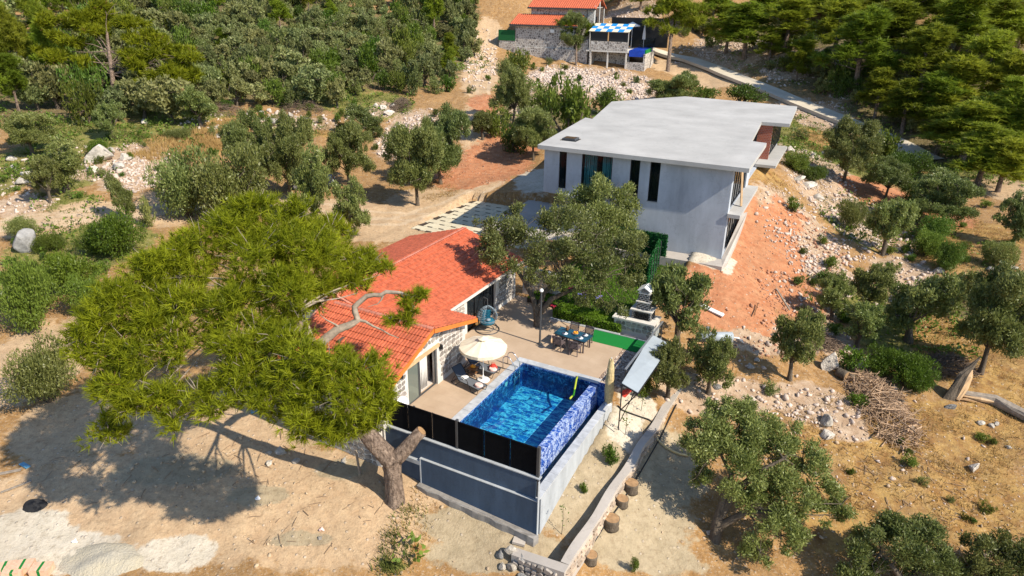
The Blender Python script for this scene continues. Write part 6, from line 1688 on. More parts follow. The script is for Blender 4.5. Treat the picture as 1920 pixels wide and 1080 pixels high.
for i in range(7):
    for j in range(3):
        x0, y0 = -9.7 + i * 1.0, -.4 + j * 1.6; z0, z1 = 12.1 + .36 * j, 12.1 + .36 * (j + 1)
        part(fh, 'awning_square', MB().slab([(x0, y0, z0), (x0 + .99, y0, z0), (x0 + .99, y0 + 1.59, z1), (x0, y0 + 1.59, z1)], .04), MT['bluechk'] if (i + j) % 2 else MT['cream'])
mb = MB(); mb.box(-2.6, .0, .2, 8.5, 8.2, 9.2); part(fh, 'pool_shell', mb, MT['bluetile'])
mb = MB(); mb.box(-2.5, -.1, .4, 8.3, 9.21, 9.25); part(fh, 'pool_water', mb, MT['bluetile'])
mb = MB(); mb.box(-2.6, .2, 9, 9.1, 9, 10.8); part(fh, 'glass_screen', mb, MT['glass_rail'])
mb = MB(); mb.box(-8.5, 2.0, 11.5, 11.65, 9, 14.0); part(fh, 'black_fence', mb, MT['black'])
mb = MB(); mb.box(-26.3, -23.2, -.15, -.05, 10.0, 11.8); mb.box(-26.3, -26.2, -.05, 6, 10, 11.6); part(fh, 'green_screen', mb, MT['greenscreen'])
for (x, y, opn, lab) in [(-3.6, 6.5, True, 'small open white parasol on the terrace of the distant house'), (-1.6, 7.5, False, 'small folded white parasol on the terrace of the distant house')]:
    o = thing('parasol', lab, 'parasol', TF, (x, y, 9.05), 'parasols on the far terrace')
    if opn:
        part(o, 'canopy', canopy((x, y), 1.35, 12.9 - .0, 13.5, 8), MT['white']); part(o, 'pole', MB().tube([(x, y, 9), (x, y, 13.3)], .04, 6), MT['white'])
    else:
        part(o, 'canopy', MB().tube([(x, y, 10.6), (x, y, 11.5), (x, y, 13.2)], [.3, .26, .04], 8), MT['white']); part(o, 'pole', MB().tube([(x, y, 9), (x, y, 10.7)], .04, 6), MT['white'])
part(fh, 'planter_foliage', MB().box(-.0, .2, .5, 6, 8.7, 9.3), MT['carpet'])

# ================================================================== plants
def leafcloud(lobes, n, L, W, seed, up=.25, shell=.55, thin=0.0):
    r = np.random.RandomState(seed); P = []; D = []; LV = []
    for k, (c, rad) in enumerate(lobes):
        rad = np.array(rad if hasattr(rad, '__len__') else (rad,) * 3, float); m = int(n * (rad.prod() ** (2 / 3)) / 1.0)
        d = r.normal(size=(m, 3)); d /= np.linalg.norm(d, axis=1)[:, None]
        q = shell + (1 - shell) * r.rand(m) ** .6
        # clumpy: shoots pull leaves towards random twig directions
        tw = r.normal(size=(max(6, m // 26), 3)); tw /= np.linalg.norm(tw, axis=1)[:, None]; t_ = tw[r.randint(len(tw), size=m)]
        d = d * .55 + t_; d /= np.linalg.norm(d, axis=1)[:, None]
        q *= (.86 + .24 * r.rand(len(tw)))[r.randint(len(tw), size=m)]
        P.append(np.array(c) + d * rad * q[:, None] + r.normal(0, .05, (m, 3))); D.append(d); LV.append(np.clip(.35 * r.rand() + .65 * r.rand(m), 0, 1))
    P, D, LV = np.concatenate(P), np.concatenate(D), np.concatenate(LV); m = len(P)
    ax = D + r.normal(0, .75, (m, 3)) + [0, 0, up]; ax /= np.linalg.norm(ax, axis=1)[:, None]
    S = np.cross(ax, r.normal(size=(m, 3))); S /= np.linalg.norm(S, axis=1)[:, None]
    l = (L * r.uniform(.65, 1.35, m))[:, None]; w = (W * r.uniform(.7, 1.3, m))[:, None]
    V = np.stack([P - ax * l * .5, P + S * w * .5, P + ax * l * .5, P - S * w * .5], 1).reshape(-1, 3)
    return V, np.arange(4 * m).reshape(-1, 4), np.repeat(LV, 4)
def tuftcloud(lobes, tufts, needles, L, W, seed, shell=.45, droop=.0, upb=.55):
    r = np.random.RandomState(seed); P = []; D = []; LV = []
    for c, rad in lobes:
        rad = np.array(rad if hasattr(rad, '__len__') else (rad,) * 3, float); m = max(4, int(tufts * (rad.prod() ** (2 / 3))))
        d = r.normal(size=(m, 3)); d[:, 2] = d[:, 2] + .25; d /= np.linalg.norm(d, axis=1)[:, None]
        P.append(np.array(c) + d * rad * (shell + (1 - shell) * r.rand(m)[:, None] ** .6) + r.normal(0, .08, (m, 3))); D.append(d + [0, 0, upb] + r.normal(0, .35, (m, 3))); LV.append(np.clip(.3 * r.rand() + .6 * r.rand(m), 0, 1))
    P, D, LV = np.concatenate(P), np.concatenate(D), np.concatenate(LV); D /= np.linalg.norm(D, axis=1)[:, None]
    m = len(P) * needles; P = np.repeat(P, needles, 0); D = np.repeat(D, needles, 0); LV = np.clip(np.repeat(LV, needles) + r.normal(0, .12, m), 0, 1)
    base = P - D * (L * .35) + D * (r.rand(m)[:, None] * L * .6)
    ax = D * .9 + r.normal(0, .55, (m, 3)); ax /= np.linalg.norm(ax, axis=1)[:, None]
    l = (L * r.uniform(.6, 1.25, m))[:, None]; S = np.cross(ax, r.normal(size=(m, 3))); S /= np.linalg.norm(S, axis=1)[:, None]; w = W * r.uniform(.7, 1.3, m)[:, None]
    V = np.stack([base - S * w, base + S * w, base + ax * l], 1).reshape(-1, 3)
    return V, np.arange(3 * m).reshape(-1, 3), np.repeat(LV, 3)
def sublobes(lobes, k, f, seed, spread=.62, flat=1.0):
    r = np.random.RandomState(seed); out = []
    for c, rad in lobes:
        rad = np.array(rad if hasattr(rad, '__len__') else (rad,) * 3, float); d = r.normal(size=(k, 3)); d[:, 2] = d[:, 2] * .8 + .25; d /= np.linalg.norm(d, axis=1)[:, None]
        for j in range(k):
            q = rad * f * r.uniform(.75, 1.3); out.append((tuple(np.array(c) + d[j] * rad * spread * r.uniform(.75, 1.2)), (q[0], q[1], q[2] * flat)))
    return out
def limbs(mb, start, lobes, r0, seed, n=6, sag=.0, tip=.02):
    rr = random.Random(seed)
    for c, rad in lobes:
        a, b = Vector(start), Vector(c); m1 = a.lerp(b, .35) + Vector((rr.uniform(-.2, .2), rr.uniform(-.2, .2), rr.uniform(-.05, .3))); m2 = a.lerp(b, .7) + Vector((rr.uniform(-.25, .25), rr.uniform(-.25, .25), rr.uniform(0, .25)))
        mb.tube([a, m1, m2, b], [r0, r0 * .7, r0 * .45, tip], n, False)
def twigs(mb, lobes, k, r_, seed, reach=.95):
    rr = random.Random(seed)
    for c, rad in lobes:
        rad = rad if not hasattr(rad, '__len__') else sum(rad) / 3
        for _ in range(k):
            d = Vector((rr.gauss(0, 1), rr.gauss(0, 1), rr.gauss(.2, .8))).normalized(); c_ = Vector(c)
            mb.tube([c_, c_ + d * rad * .5 + Vector((0, 0, rr.uniform(-.1, .12))), c_ + d * rad * reach], [r_, r_ * .7, r_ * .3], 4, False)

def olive_proto(seed, n=260, L=.17, W=.05, lob=15, R=2.0, trunk_h=.95, cz=2.1, hz=1.7):
    r = np.random.RandomState(seed); lobes = []
    for k in range(lob):
        a_ = 6.283 * k / lob * 1.0 + r.uniform(-.4, .4); q = R * r.uniform(.30, .72) if k > 2 else R * .2; h_ = cz + r.uniform(-.62, .62) * hz * (1.1 - .5 * q / R)
        lobes.append(((q * math.cos(a_ * 2.4), q * math.sin(a_ * 2.4), h_), (R * r.uniform(.26, .42),) * 2 + (R * r.uniform(.22, .36),)))
    fine_ = sublobes(lobes, 5, .52, seed, .68)
    V, F, lv = leafcloud(fine_, n, L, W, seed, .55, .25)
    mb = MB(); lean = r.uniform(-.18, .18, 2)
    top = (lean[0], lean[1], trunk_h)
    mb.tube([(0, 0, -.4), (0, 0, .05), (lean[0] * .4, lean[1] * .4, trunk_h * .5), top], [.26, .21, .15, .15], 9, False, .12, 2)
    limbs(mb, (top[0], top[1], top[2] - .1), lobes, .06, seed); twigs(mb, lobes, 3, .016, seed)
    return (V, F, lv, mb)
def tree_meshes(proto, leafm, barkm, nm):
    V, F, lv, mb = proto
    return np_mesh(nm + '_crown', V, F, leafm, lv), mesh_from(nm + '_trunk', mb.v, mb.f, barkm, True), (np.percentile(V[:, 2], 97), max(np.ptp(V[:, 0]), np.ptp(V[:, 1])) * .93)
OL = [tree_meshes(olive_proto(100 + k, 1250, .19, .066, 15 + k % 3), MT['olive'], MT['bark'], 'olive') for k in range(5)]
OB = [tree_meshes(olive_proto(150 + k, 1250, .20, .068, 20 + k, 3.1, 1.4, 3.0, 2.3), MT['olive'], MT['bark'], 'big_olive') for k in range(3)]
OF = [tree_meshes(olive_proto(200 + k, 280, .36, .16, 13 + k % 3, 2.0, .7, 1.8, 1.5), MT['olivefar'], MT['bark'], 'grove_olive') for k in range(5)]
def shrub_proto(seed, n, L, W, lob=8, R=1.0):
    r = np.random.RandomState(seed); lobes = []
    for k in range(lob):
        a_ = r.uniform(0, 6.28); q = R * r.uniform(.1, .68); lobes.append(((q * math.cos(a_), q * math.sin(a_), R * r.uniform(.3, .75)), (R * r.uniform(.3, .48),) * 2 + (R * r.uniform(.25, .42),)))
    V, F, lv = leafcloud(lobes, n, L, W, seed, .4); mb = MB(); limbs(mb, (0, 0, -.1), lobes, .04, seed, 5)
    return V, F, lv, mb
SH = [tree_meshes(shrub_proto(300 + k, 1500, .12, .055), MT['shrub'], MT['bark'], 'shrub') for k in range(4)]
SB = [tree_meshes(shrub_proto(320 + k, 1400, .12, .06), MT['bright'], MT['bark'], 'bright_shrub') for k in range(3)]
SO = [tree_meshes(shrub_proto(340 + k, 1400, .13, .045), MT['olive'], MT['bark'], 'grey_shrub') for k in range(3)]
BIG = {}
for nm_, mt_, sd_ in (('SH', 'shrub', 360), ('SB', 'bright', 370), ('SO', 'olive', 380)):
    BIG[nm_] = [tree_meshes(shrub_proto(sd_ + k, 800, .15, .062, 20, 2.2), MT[mt_], MT['bark'], 'broad_shrub') for k in range(2)]
def pine_proto(seed, tufts, needles, L, W, Hh=9.0, R=3.0, lob=20, z0=.36):
    r = np.random.RandomState(seed); lobes = []
    lean = r.uniform(-.5, .5, 2)
    for k in range(lob):
        t_ = (k + .5) / lob; z = Hh * (z0 + (1 - z0) * t_ * .97); env = R * (1.05 - .75 * t_) * (.75 + .4 * r.rand()); a_ = k * 2.4 + r.uniform(-.5, .5); q = env * r.uniform(.35, .8)
        lobes.append(((lean[0] * t_ + q * math.cos(a_), lean[1] * t_ + q * math.sin(a_), z), (R * r.uniform(.28, .42),) * 2 + (R * r.uniform(.28, .42),)))
    lobes.append(((lean[0], lean[1], Hh * .95), (R * .28, R * .28, R * .25)))
    V, F, lv = tuftcloud(sublobes(lobes, 4, .55, seed, .65), tufts, needles, L, W, seed, .2)
    mb = MB(); pth = [(0, 0, -.5), (0, 0, .1), (lean[0] * .3, lean[1] * .3, Hh * .35), (lean[0] * .7, lean[1] * .7, Hh * .65), (lean[0], lean[1], Hh * .93)]
    mb.tube(pth, [.24, .19, .15, .10, .03], 8, False, .08)
    for (c, rad) in lobes:
        zz = max(1.2, c[2] - .9); t_ = zz / Hh; mb.tube([(lean[0] * t_, lean[1] * t_, zz), ((lean[0] * t_ + c[0]) / 2, (lean[1] * t_ + c[1]) / 2, (zz + c[2]) / 2 + .1), c], [.06, .045, .015], 5, False)
    return V, F, lv, mb
PN = [tree_meshes(pine_proto(400 + k, 52, 16, .55, .042, 9. + .5 * k, 3.0 - .2 * k, 12 + 2 * k), MT['pinefar'], MT['pinebark'], 'pine') for k in range(5)]
def top_h(p, top_py):
    lo, hi = .3, 30.
    for _ in range(22):
        m = (lo + hi) / 2
        if proj([p[0], p[1], p[2] + m])[0][1] > top_py: lo = m
        else: hi = m
    return lo
prs = random.Random(77)
NAMES = {'OB': 'olive_tree', 'OL': 'olive_tree', 'OF': 'olive_tree', 'SH': 'shrub', 'SB': 'shrub', 'SO': 'shrub', 'PN': 'pine_tree'}
CATS = {'OB': 'olive tree', 'OL': 'olive tree', 'OF': 'olive tree', 'SH': 'shrub', 'SB': 'shrub', 'SO': 'shrub', 'PN': 'pine tree'}
KIT = {'OB': OB, 'OL': OL, 'OF': OF, 'SH': SH, 'SB': SB, 'SO': SO, 'PN': PN}
PLACED = []
def plant_at(kind, p, w, h, label, group=None, k=None):
    """an Empty at the foot; crown and trunk share mesh data with their kind"""
    if kind == 'OL' and w > 4.7: kind = 'OB'
    kit = BIG[kind] if kind in BIG and w > 2.1 and p[1] < 75 else KIT[kind]; cme, tme, (hz, dia) = kit[(k if k is not None else prs.randrange(len(kit))) % len(kit)]
    o = bpy.data.objects.new(NAMES[kind], None); COL.objects.link(o); o.location = (p[0], p[1], p[2] - .05)
    o.rotation_euler = (0, 0, prs.uniform(0, 6.28)); sx = w / dia; o.scale = (sx, sx, h / hz); tag(o, label, CATS[kind], group)
    c = bpy.data.objects.new('crown' if kind in ('OL', 'OB', 'OF', 'PN') else 'foliage', cme); COL.objects.link(c); c.parent = o
    t_ = bpy.data.objects.new('trunk' if kind in ('OL', 'OB', 'OF', 'PN') else 'stem', tme); COL.objects.link(t_); t_.parent = o
    return o
def plant(kind, px, py, wpx, top, label, group=None, k=None, hs=1.0):
    p = g(px, py); w = wpx * 1.04 * depth_of(p) / F_PX; h = top_h(p, top) * hs * 1.05
    PLACED.append((px, (py + top) / 2, wpx))
    # the crown's far side shows above its top point when seen from above
    h = max(.35 * w, h - .07 * w)
    return plant_at(kind, p, w, h, label, group, k)

NEAR = [
 ('OL',1268,650,118,512,'two stemmed olive growing between the barbecue and the red spoil heap',None),
 ('OL',1252,748,78,652,'bushy young olive behind the sheet canopy',None),
 ('OL',1328,738,88,628,'round young olive in front of the water tank',None),
 ('OL',1480,712,100,592,'slender olive right of the shaded ditch',None),
 ('OL',1558,600,66,522,'small olive at the foot of the red rubble slope',None),
 ('OL',1622,590,84,502,'olive at mid slope left of the big dark olive',None),
 ('OL',1605,650,80,575,'grey olive bush above the green scrub',None),
 ('OL',1702,640,122,512,'dark dense olive left of the split stump',None),
 ('OL',1838,700,146,512,'big grey olive leaning over the split stump',None),
 ('OL',1765,590,96,505,'dark olive behind the two big right hand olives',None),
 ('OL',1582,340,100,232,'olive on the slope right of the balcony',None),
 ('OL',1655,478,88,376,'olive on the rubble slope above the small olives',None),
 ('SO',1592,430,58,378,'small grey bush on the rubble slope',None),
 ('OL',1765,425,125,330,'broad olive at the end of the lane',None),
 ('SO',1862,498,58,452,'round grey bush on dry grass near the right edge',None),
 ('OL',1897,460,66,376,'dark olive cut by the right picture edge',None),
 ('SH',1750,450,80,405,'dark green shrub below the broad lane olive','shrubs on the right slope'),
 ('SH',1735,480,60,435,'leafy green shrub left of the round grey bush','shrubs on the right slope'),
 ('SH',1775,505,64,455,'dark green shrub above the dark olive','shrubs on the right slope'),
 ('SH',1695,420,60,375,'green shrub between the rubble olives and the lane olive','shrubs on the right slope'),
 ('SB',1650,700,80,655,'bright green scrub right of the pale slab rock','green scrub on the right slope'),
 ('SB',1700,720,90,668,'bright green scrub directly above the thick sawn log','green scrub on the right slope'),
 ('SB',1722,732,66,690,'bright green scrub running down towards the split stump','green scrub on the right slope'),
 ('SB',1590,700,60,655,'bright green scrub left of the white wedged rock','green scrub on the right slope'),
 ('SB',1612,762,40,738,'small bright green bush beside the wooden crate','green scrub on the right slope'),
 ('SO',1440,735,40,715,'small grey green bush on the slope below the slender olive',None),
 ('OL',783,385,110,236,'tall olive with a clean dark trunk at the edge of the parking yard',None),
 ('OL',826,345,120,212,'olive with spreading pale crown behind the clean trunked olive',None),
 ('OL',660,446,74,346,'small dense lollipop shaped olive on the parking yard',None),
 ('OL',593,424,80,288,'thick trunked olive standing in front of the parked car',None),
 ('OL',546,374,100,230,'thick trunked olive left of the parked car',None),
 ('OL',482,360,110,222,'pale olive at the left of the roadside group',None),
 ('OL',655,352,96,236,'dark olive right behind the parked car',None),
 ('OL',690,262,70,202,'olive in front of the rock heap',None),
 ('SO',355,408,110,292,'broad low olive bush at the road edge above the big pine',None),
 ('SO',440,415,130,285,'broad grey olive bush partly behind the top of the big pine',None),
 ('OL',240,418,42,336,'slim young olive beside the dirt road',None),
 ('SO',277,426,34,372,'thin sparse sapling beside the slim young olive',None),
 ('OL',125,358,96,268,'olive above the left bend of the dirt road',None),
 ('OL',95,380,56,300,'small olive left of the bend olive',None),
 ('OL',62,290,92,212,'grey olive at the left end of the dry meadow',None),
 ('OL',212,262,52,196,'small silvery olive at the meadow edge',None),
 ('OL',378,238,70,166,'round topped olive standing alone before the forest edge',None),
 ('SB',188,292,50,262,'round bright green bush on the pale outcrop',None),
 ('SO',330,262,44,240,'small olive bush in the dry meadow',None),
 ('SH',70,612,110,500,'dark green bush below the grey boulders at the left edge','bushes left of the big pine'),
 ('SB',140,545,110,478,'bright green bush between the big pine and the left boulders','bushes left of the big pine'),
 ('SB',220,480,110,402,'bright green bush at the road edge behind the big pine','bushes left of the big pine'),
 ('SH',95,470,60,438,'green bush right of the large grey boulder','bushes left of the big pine'),
 ('SH',180,470,70,425,'green bush above the big pine at the road edge','bushes left of the big pine'),
 ('SO',95,752,130,652,'grey olive bush in front of the big pine on the left','bushes left of the big pine'),
 ('SO',45,450,60,408,'grey bush above the large grey boulder','bushes left of the big pine'),
 ('SH',170,585,80,520,'dark shrub in the gap left of the big pine','bushes left of the big pine'),
 ('SH',42,560,60,515,'shrub between the two left edge boulders','bushes left of the big pine'),
 ('SB',1145,868,38,835,'young bright green plant on the terrace strip below the pool wall','young plants on the strip'),
 ('SB',1095,922,20,905,'tiny green tuft on the strip near the stone wall','young plants on the strip'),
 ('SB',1188,1072,18,1045,'small green plant at the bottom beside the stumps','young plants on the strip'),
 ('SB',1212,745,36,712,'leafy green plant under the near end of the canopy','young plants on the strip'),
 ('SH',1065,260,84,150,'tall dark bush at the left back corner of the concrete roof','bushes behind the concrete house'),
 ('SH',1140,215,60,165,'dark bush behind the left edge of the concrete roof','bushes behind the concrete house'),
 ('OL',1000,300,80,205,'olive just left of the concrete roof','bushes behind the concrete house'),
 ('OL',962,235,84,122,'grey olive below the left path of the distant house',None),
 ('SH',972,140,52,95,'rounded bright topped bush under the wall of the distant house',None),
 ('SH',930,255,60,205,'dark bush beside the patch of red earth','bushes behind the concrete house'),
 ('SH',1025,215,60,165,'dark green bush below the white rubble bank','bushes behind the concrete house'),
 ('SB',990,260,46,215,'bright green bush among the dark bushes left of the concrete roof','bushes behind the concrete house'),
 ('SH',960,285,60,235,'low dark bush nearest the blue shaded carport','bushes behind the concrete house'),
 ('OL',1258,200,96,136,'dark rounded bush behind the middle of the concrete roof','bushes behind the concrete house'),
 ('SH',1320,195,60,160,'green bush behind the right part of the concrete roof','bushes behind the concrete house'),
 ('SH',1390,197,80,155,'green bush beside the lane behind the concrete roof','bushes behind the concrete house'),
 ('SH',1490,320,60,285,'dark shrub under the far balcony of the concrete house','shrubs near the lane'),
 ('SH',1520,340,60,310,'dark shrub right of the far balcony','shrubs near the lane'),
 ('SO',1500,262,34,240,'small shrub on the rubble beside the far roof corner','shrubs near the lane'),
 ('SH',1645,300,80,245,'dark shrub below the lane beside the slope olive','shrubs near the lane'),
 ('SH',1700,340,90,285,'dark green shrub mass at the lower lane edge','shrubs near the lane'),
 ('SO',1620,270,60,232,'grey shrub along the lower edge of the lane','shrubs near the lane'),
 ('OL',1660,370,90,300,'olive below the lower lane edge','shrubs near the lane'),
 ('SH',1730,390,80,345,'dark bush left of the broad lane olive','shrubs near the lane'),
 ('OL',905,262,50,210,'small olive beside the path left of the red earth patch',None),
 ('OL',1075,112,56,28,'young pine green tree in front of the distant house wall',None),
]
for kind, px, py, w_, top, lab, grp in NEAR:
    plant(kind, px, py, w_, top, lab, grp)
# stem plants on the strip by the pool wall
def sapling(px, py, top, lab, n=26):
    p = g(px, py); h = top_h(p, top); r = np.random.RandomState(px); o = thing('sapling', lab, 'sapling', WF, tuple(p), 'saplings on the strip')
    mb = MB(); mb.tube([p, p + [.03, 0, h * .5], p + [0, 0, h]], [.016, .012, .006], 5); part(o, 'stem', mb, MT['bark'])
    V, F, lv = leafcloud([((0, 0, h * .8), (.22, .22, h * .25)), ((.05, 0, h * .5), (.16, .16, h * .15))], n * 40, .13, .06, px)
    q = bpy.data.objects.new('foliage', np_mesh('foliage', V, F, MT['bright'], lv)); COL.objects.link(q); q.parent = o
sapling(1172, 815, 772, 'thin sapling on the white strip beside the pool wall', 9); sapling(1053, 1002, 948, 'thin bare sapling at the foot of the pool wall corner', 5); sapling(1202, 770, 735, 'sapling in front of the canopy bracket', 8)

# ---------------------------------------------------------------- trees built to their own shape
def custom_olive(name, label, base, stems, lobes, n, L, W, seed, r0=.3, dep0=None):
    o = thing(name, label, 'olive tree', WF, tuple(base)); mb = MB(); dep0 = dep0 or depth_of(base)
    lb = []
    for px, py, dd, rp in lobes:
        c = at_depth(px, py, dep0 + dd); rad = rp * (dep0 + dd) / F_PX; lb.append((c, (rad, rad, rad * .85)))
    for st_ in stems:
        pts_ = [base + [0, 0, -.3]] + [at_depth(px, py, dep0 + dd) for px, py, dd in st_]; k = len(pts_)
        mb.tube(pts_, [r0 * (1.2 - .95 * i / (k - 1)) for i in range(k)], 9, False, .1, 2)
    ends = [at_depth(*st_[-1][:2], dep0 + st_[-1][2]) for st_ in stems] + [at_depth(*st_[-2][:2], dep0 + st_[-2][2]) for st_ in stems if len(st_) > 1]
    for k, (c, rad) in enumerate(lb):
        e = min(ends, key=lambda q: np.linalg.norm(q - c)); limbs(mb, tuple(e), [(c, rad)], .05, seed + k)
    twigs(mb, lb, 5, .018, seed)
    V, F, lv = leafcloud(sublobes(lb, 5, .50, seed, .70), n, L, W, seed, .55, .25)
    q = bpy.data.objects.new('crown', np_mesh('crown', V - base, F, MT['olive'], lv)); COL.objects.link(q); q.parent = o
    part(o, 'trunk', mb, MT['bark'], True)
    return o
baseA = at(1008, 612, 0.0)
custom_olive('olive_tree', 'large forked olive growing through the terrace beside the dining table', baseA,
  [[(1006, 585, 0), (1000, 560, 0), (985, 530, .1), (962, 495, .3), (945, 465, .3)], [(1008, 580, 0), (1020, 550, 0), (1050, 515, -.3), (1090, 485, -.3)], [(1010, 590, 0), (1035, 560, -.6), (1080, 540, -1.0), (1120, 530, -1.2)]],
  [(q_[0], q_[1], q_[2] - .8, q_[3] * .93) for q_ in [(938,440,0,44),(985,425,.6,46),(908,468,-.4,32),(950,488,-.5,40),(1010,470,0,44),(1040,425,1,46),(962,402,1,32),(1062,465,-.2,44),(1092,500,-.8,42),(1050,515,-.8,36),(1112,538,-1.5,34),(1136,572,-2,24),(1165,585,-2.2,18),(1092,552,-1.5,26),(1002,512,-.5,26),(1120,440,.5,46),(1160,468,.2,42),(1190,490,-.2,28),(1172,515,-.8,36),(1140,500,-.8,38),(1080,420,1.5,40),(905,425,.3,26),(1200,460,.4,22)]],
  1050, .19, .068, 900, .22)
baseB = at(1125, 520, 0.2)
custom_olive('olive_tree', 'tall olive behind the forked courtyard olive, in front of the grey house wall', baseB,
  [[(1125, 490, 0), (1130, 455, 0), (1140, 410, 0)], [(1122, 470, 0), (1100, 430, 0), (1085, 405, .2)]],
  [(1140,370,0,46),(1110,395,-.4,42),(1168,395,-.2,34),(1178,365,.2,26),(1140,425,-.5,46),(1060,390,0,30),(1082,380,.3,34),(1185,435,-.4,32),(1035,395,.2,20),(1120,350,.4,26)],
  1050, .20, .07, 901, .2)
baseC = g(1340, 1012)
custom_olive('olive_tree', 'big spreading olive in the lower right foreground beside the stone wall', baseC,
  [[(1345, 975, 0), (1358, 930, -.2), (1372, 890, -.4), (1350, 850, -.5)], [(1348, 970, 0), (1385, 915, -.5), (1430, 880, -.8), (1470, 860, -.8)], [(1350, 985, 0), (1400, 960, -.8), (1450, 960, -1.2)]],
  [(1330,805,.2,46),(1376,782,.4,40),(1302,842,0,34),(1350,850,-.3,54),(1422,800,.2,46),(1472,815,.2,42),(1440,860,-.4,54),(1505,860,-.2,42),(1392,895,-.8,44),(1306,895,-.2,26),(1532,915,-.5,42),(1578,945,-.6,30),(1480,925,-.9,44),(1432,955,-1.2,44),(1465,1005,-1.5,42),(1498,985,-1.3,36),(1425,1035,-1.6,36),(1545,965,-.8,26),(1385,835,0,40),(1400,760,.6,22),(1335,765,.5,20),(1298,800,.3,20)],
  2500, .16, .056, 902, .24)

baseD = g(1700, 1115)
custom_olive('olive_tree', 'large olive bush cut by the bottom edge right of the big front olive', baseD, [[(1695, 1090, 0), (1670, 1060, 0), (1650, 1040, 0)], [(1705, 1090, 0), (1725, 1060, 0), (1745, 1040, 0)]],
  [(1618,1045,0,36),(1650,1012,.3,40),(1690,995,.4,40),(1732,1008,.3,44),(1765,1040,0,38),(1700,1050,-.3,50),(1640,1075,-.4,44),(1755,1080,-.3,44),(1600,1075,-.3,28)], 2500, .155, .055, 903, .2)
baseE = g(1860, 1135)
custom_olive('olive_tree', 'large olive cut by the bottom right corner', baseE, [[(1858, 1100, 0), (1850, 1060, 0), (1845, 1040, 0)], [(1862, 1100, 0), (1885, 1065, 0), (1900, 1050, 0)]],
  [(1818,1062,0,36),(1855,1028,.3,40),(1902,1035,.2,42),(1850,1085,-.3,46),(1905,1088,-.3,46),(1828,1018,.4,24),(1940,1060,0,44)], 2500, .155, .055, 904, .2)
# the big leaning pine of the foreground
baseP = g(741, 940)
hp = thing('leaning_pine', 'huge leaning pine with bright yellow green crown over the stone house roof', 'pine tree', WF, tuple(baseP))
D_ = lambda px, py, d: at_depth(px, py, d)
mb = MB()
tr = [D_(742, 955, 31.4), D_(741, 925, 31.2), D_(738, 895, 31.0), D_(735, 866, 30.8), D_(716, 845, 30.5), D_(695, 822, 30.2), D_(672, 795, 29.9), D_(645, 750, 29.2), D_(615, 700, 28.7), D_(590, 650, 28.3), D_(545, 590, 27.6), D_(490, 540, 27.0)]
fine = []
for a_, b_ in zip(tr[:-1], tr[1:]):
    for k in range(3): fine.append(a_ + (b_ - a_) * k / 3)
fine.append(tr[-1])
rad = np.interp(np.linspace(0, 1, len(fine)), [0, .08, .2, .3, .45, .6, .8, 1], [.52, .42, .39, .43, .37, .33, .24, .12])
mb.tube(fine, list(rad), 16, False, .07, 5)
st_ = [D_(733, 868, 30.8), D_(750, 852, 30.7), D_(768, 832, 30.6), D_(780, 818, 30.55), D_(790, 808, 30.5)]
mb.tube(st_, [.36, .33, .30, .27, .26], 14, True, .08, 5)
part(hp, 'trunk', mb, MT['pinebark'], True)
part(hp, 'cut_face', MB().tube([D_(789.5, 808.5, 30.5), D_(791, 807, 30.49)], .22, 14), MT['woodpale'])
LB = [(480,395,31.0,44),(430,432,30.5,56),(540,420,31,54),(380,470,30,66),(480,480,29.5,70),(580,470,30,64),(648,486,30,50),(695,495,30,34),(620,430,30.6,36),(335,520,29,62),(285,500,29,46),(245,555,28.5,58),(200,600,28,50),(330,590,28,60),(440,560,28.5,60),(530,545,28.5,62),(600,545,29,46),(670,535,29.3,30),(715,500,29.8,20),
  (190,670,27.6,46),(250,655,27.6,60),(325,655,27.6,42),(480,625,27.6,50),(158,640,27.6,34),(228,722,27.2,44),(300,735,27,42),(370,735,26.8,34),(440,700,26.8,40),(560,675,26.2,50),(620,690,26,54),(678,700,26,44),(702,738,26,34),(640,748,25.6,50),(580,745,25.6,46),(560,790,25.2,26),(690,785,26,30),(718,770,26,18),(535,705,26,34),(540,640,27,34),(500,760,25.8,22),(205,812,28,32),(205,785,28,14),
  (766,566,29,20),(790,552,29,11),(758,596,29,17),(775,585,29,12),(735,600,29,10),(600,430,30.8,30),(300,555,28.7,40),(410,620,28.2,34),(270,600,28.2,46),(655,800,25.8,18),(610,800,25.4,16),(440,650,27,42),(465,700,26.6,42),(445,745,26.3,34),(490,745,26,32),(515,635,27,36),(258,765,27,38),(325,785,26.6,32),(190,735,27.2,30),(395,770,26.4,26),(575,805,26,34),(625,812,26,34),(668,806,26,30),(700,790,26.2,26),(545,770,26.4,34),(712,748,26.3,26),(560,585,29.2,22),(530,600,29,30)]
lobes = []
for px, py, d, rp in LB:
    if px < 600 or py > 630: d -= 2.3
    r_ = rp * d / F_PX; lobes.append((at_depth(px, py, d), (r_, r_, r_ * .72)))
V, F, lv = tuftcloud(sublobes(lobes, 9, .56, 8, .68, .85), 118, 18, .33, .0155, 55, .12, 0, .6)
q = bpy.data.objects.new('crown', np_mesh('crown', V - baseP, F, MT['pine'], lv)); COL.objects.link(q); q.parent = hp
mb = MB()
stems = [tr[k] for k in (7, 8, 9, 10, 11)]
for k, (c, rd) in enumerate(lobes[:42]):
    e = min(stems, key=lambda s_: np.linalg.norm(s_ - c)); limbs(mb, tuple(e), [(c - np.array([0, 0, .35]), 1)], .06, 70 + k, 6)
twigs(mb, lobes, 10, .022, 71, 1.12)
part(hp, 'branch_mass', mb, MT['twig'], True, 'stuff')
mb = MB()
br_ = [(600,645,28.9),(615,632,28.9),(633,618,28.9),(655,610,29),(671,600,29),(666,585,29),(664,575,29),(672,568,29),(687,555,29),(700,553,29),(715,553,29),(724,547,29),(738,548,29),(752,549,29),(770,556,29)]
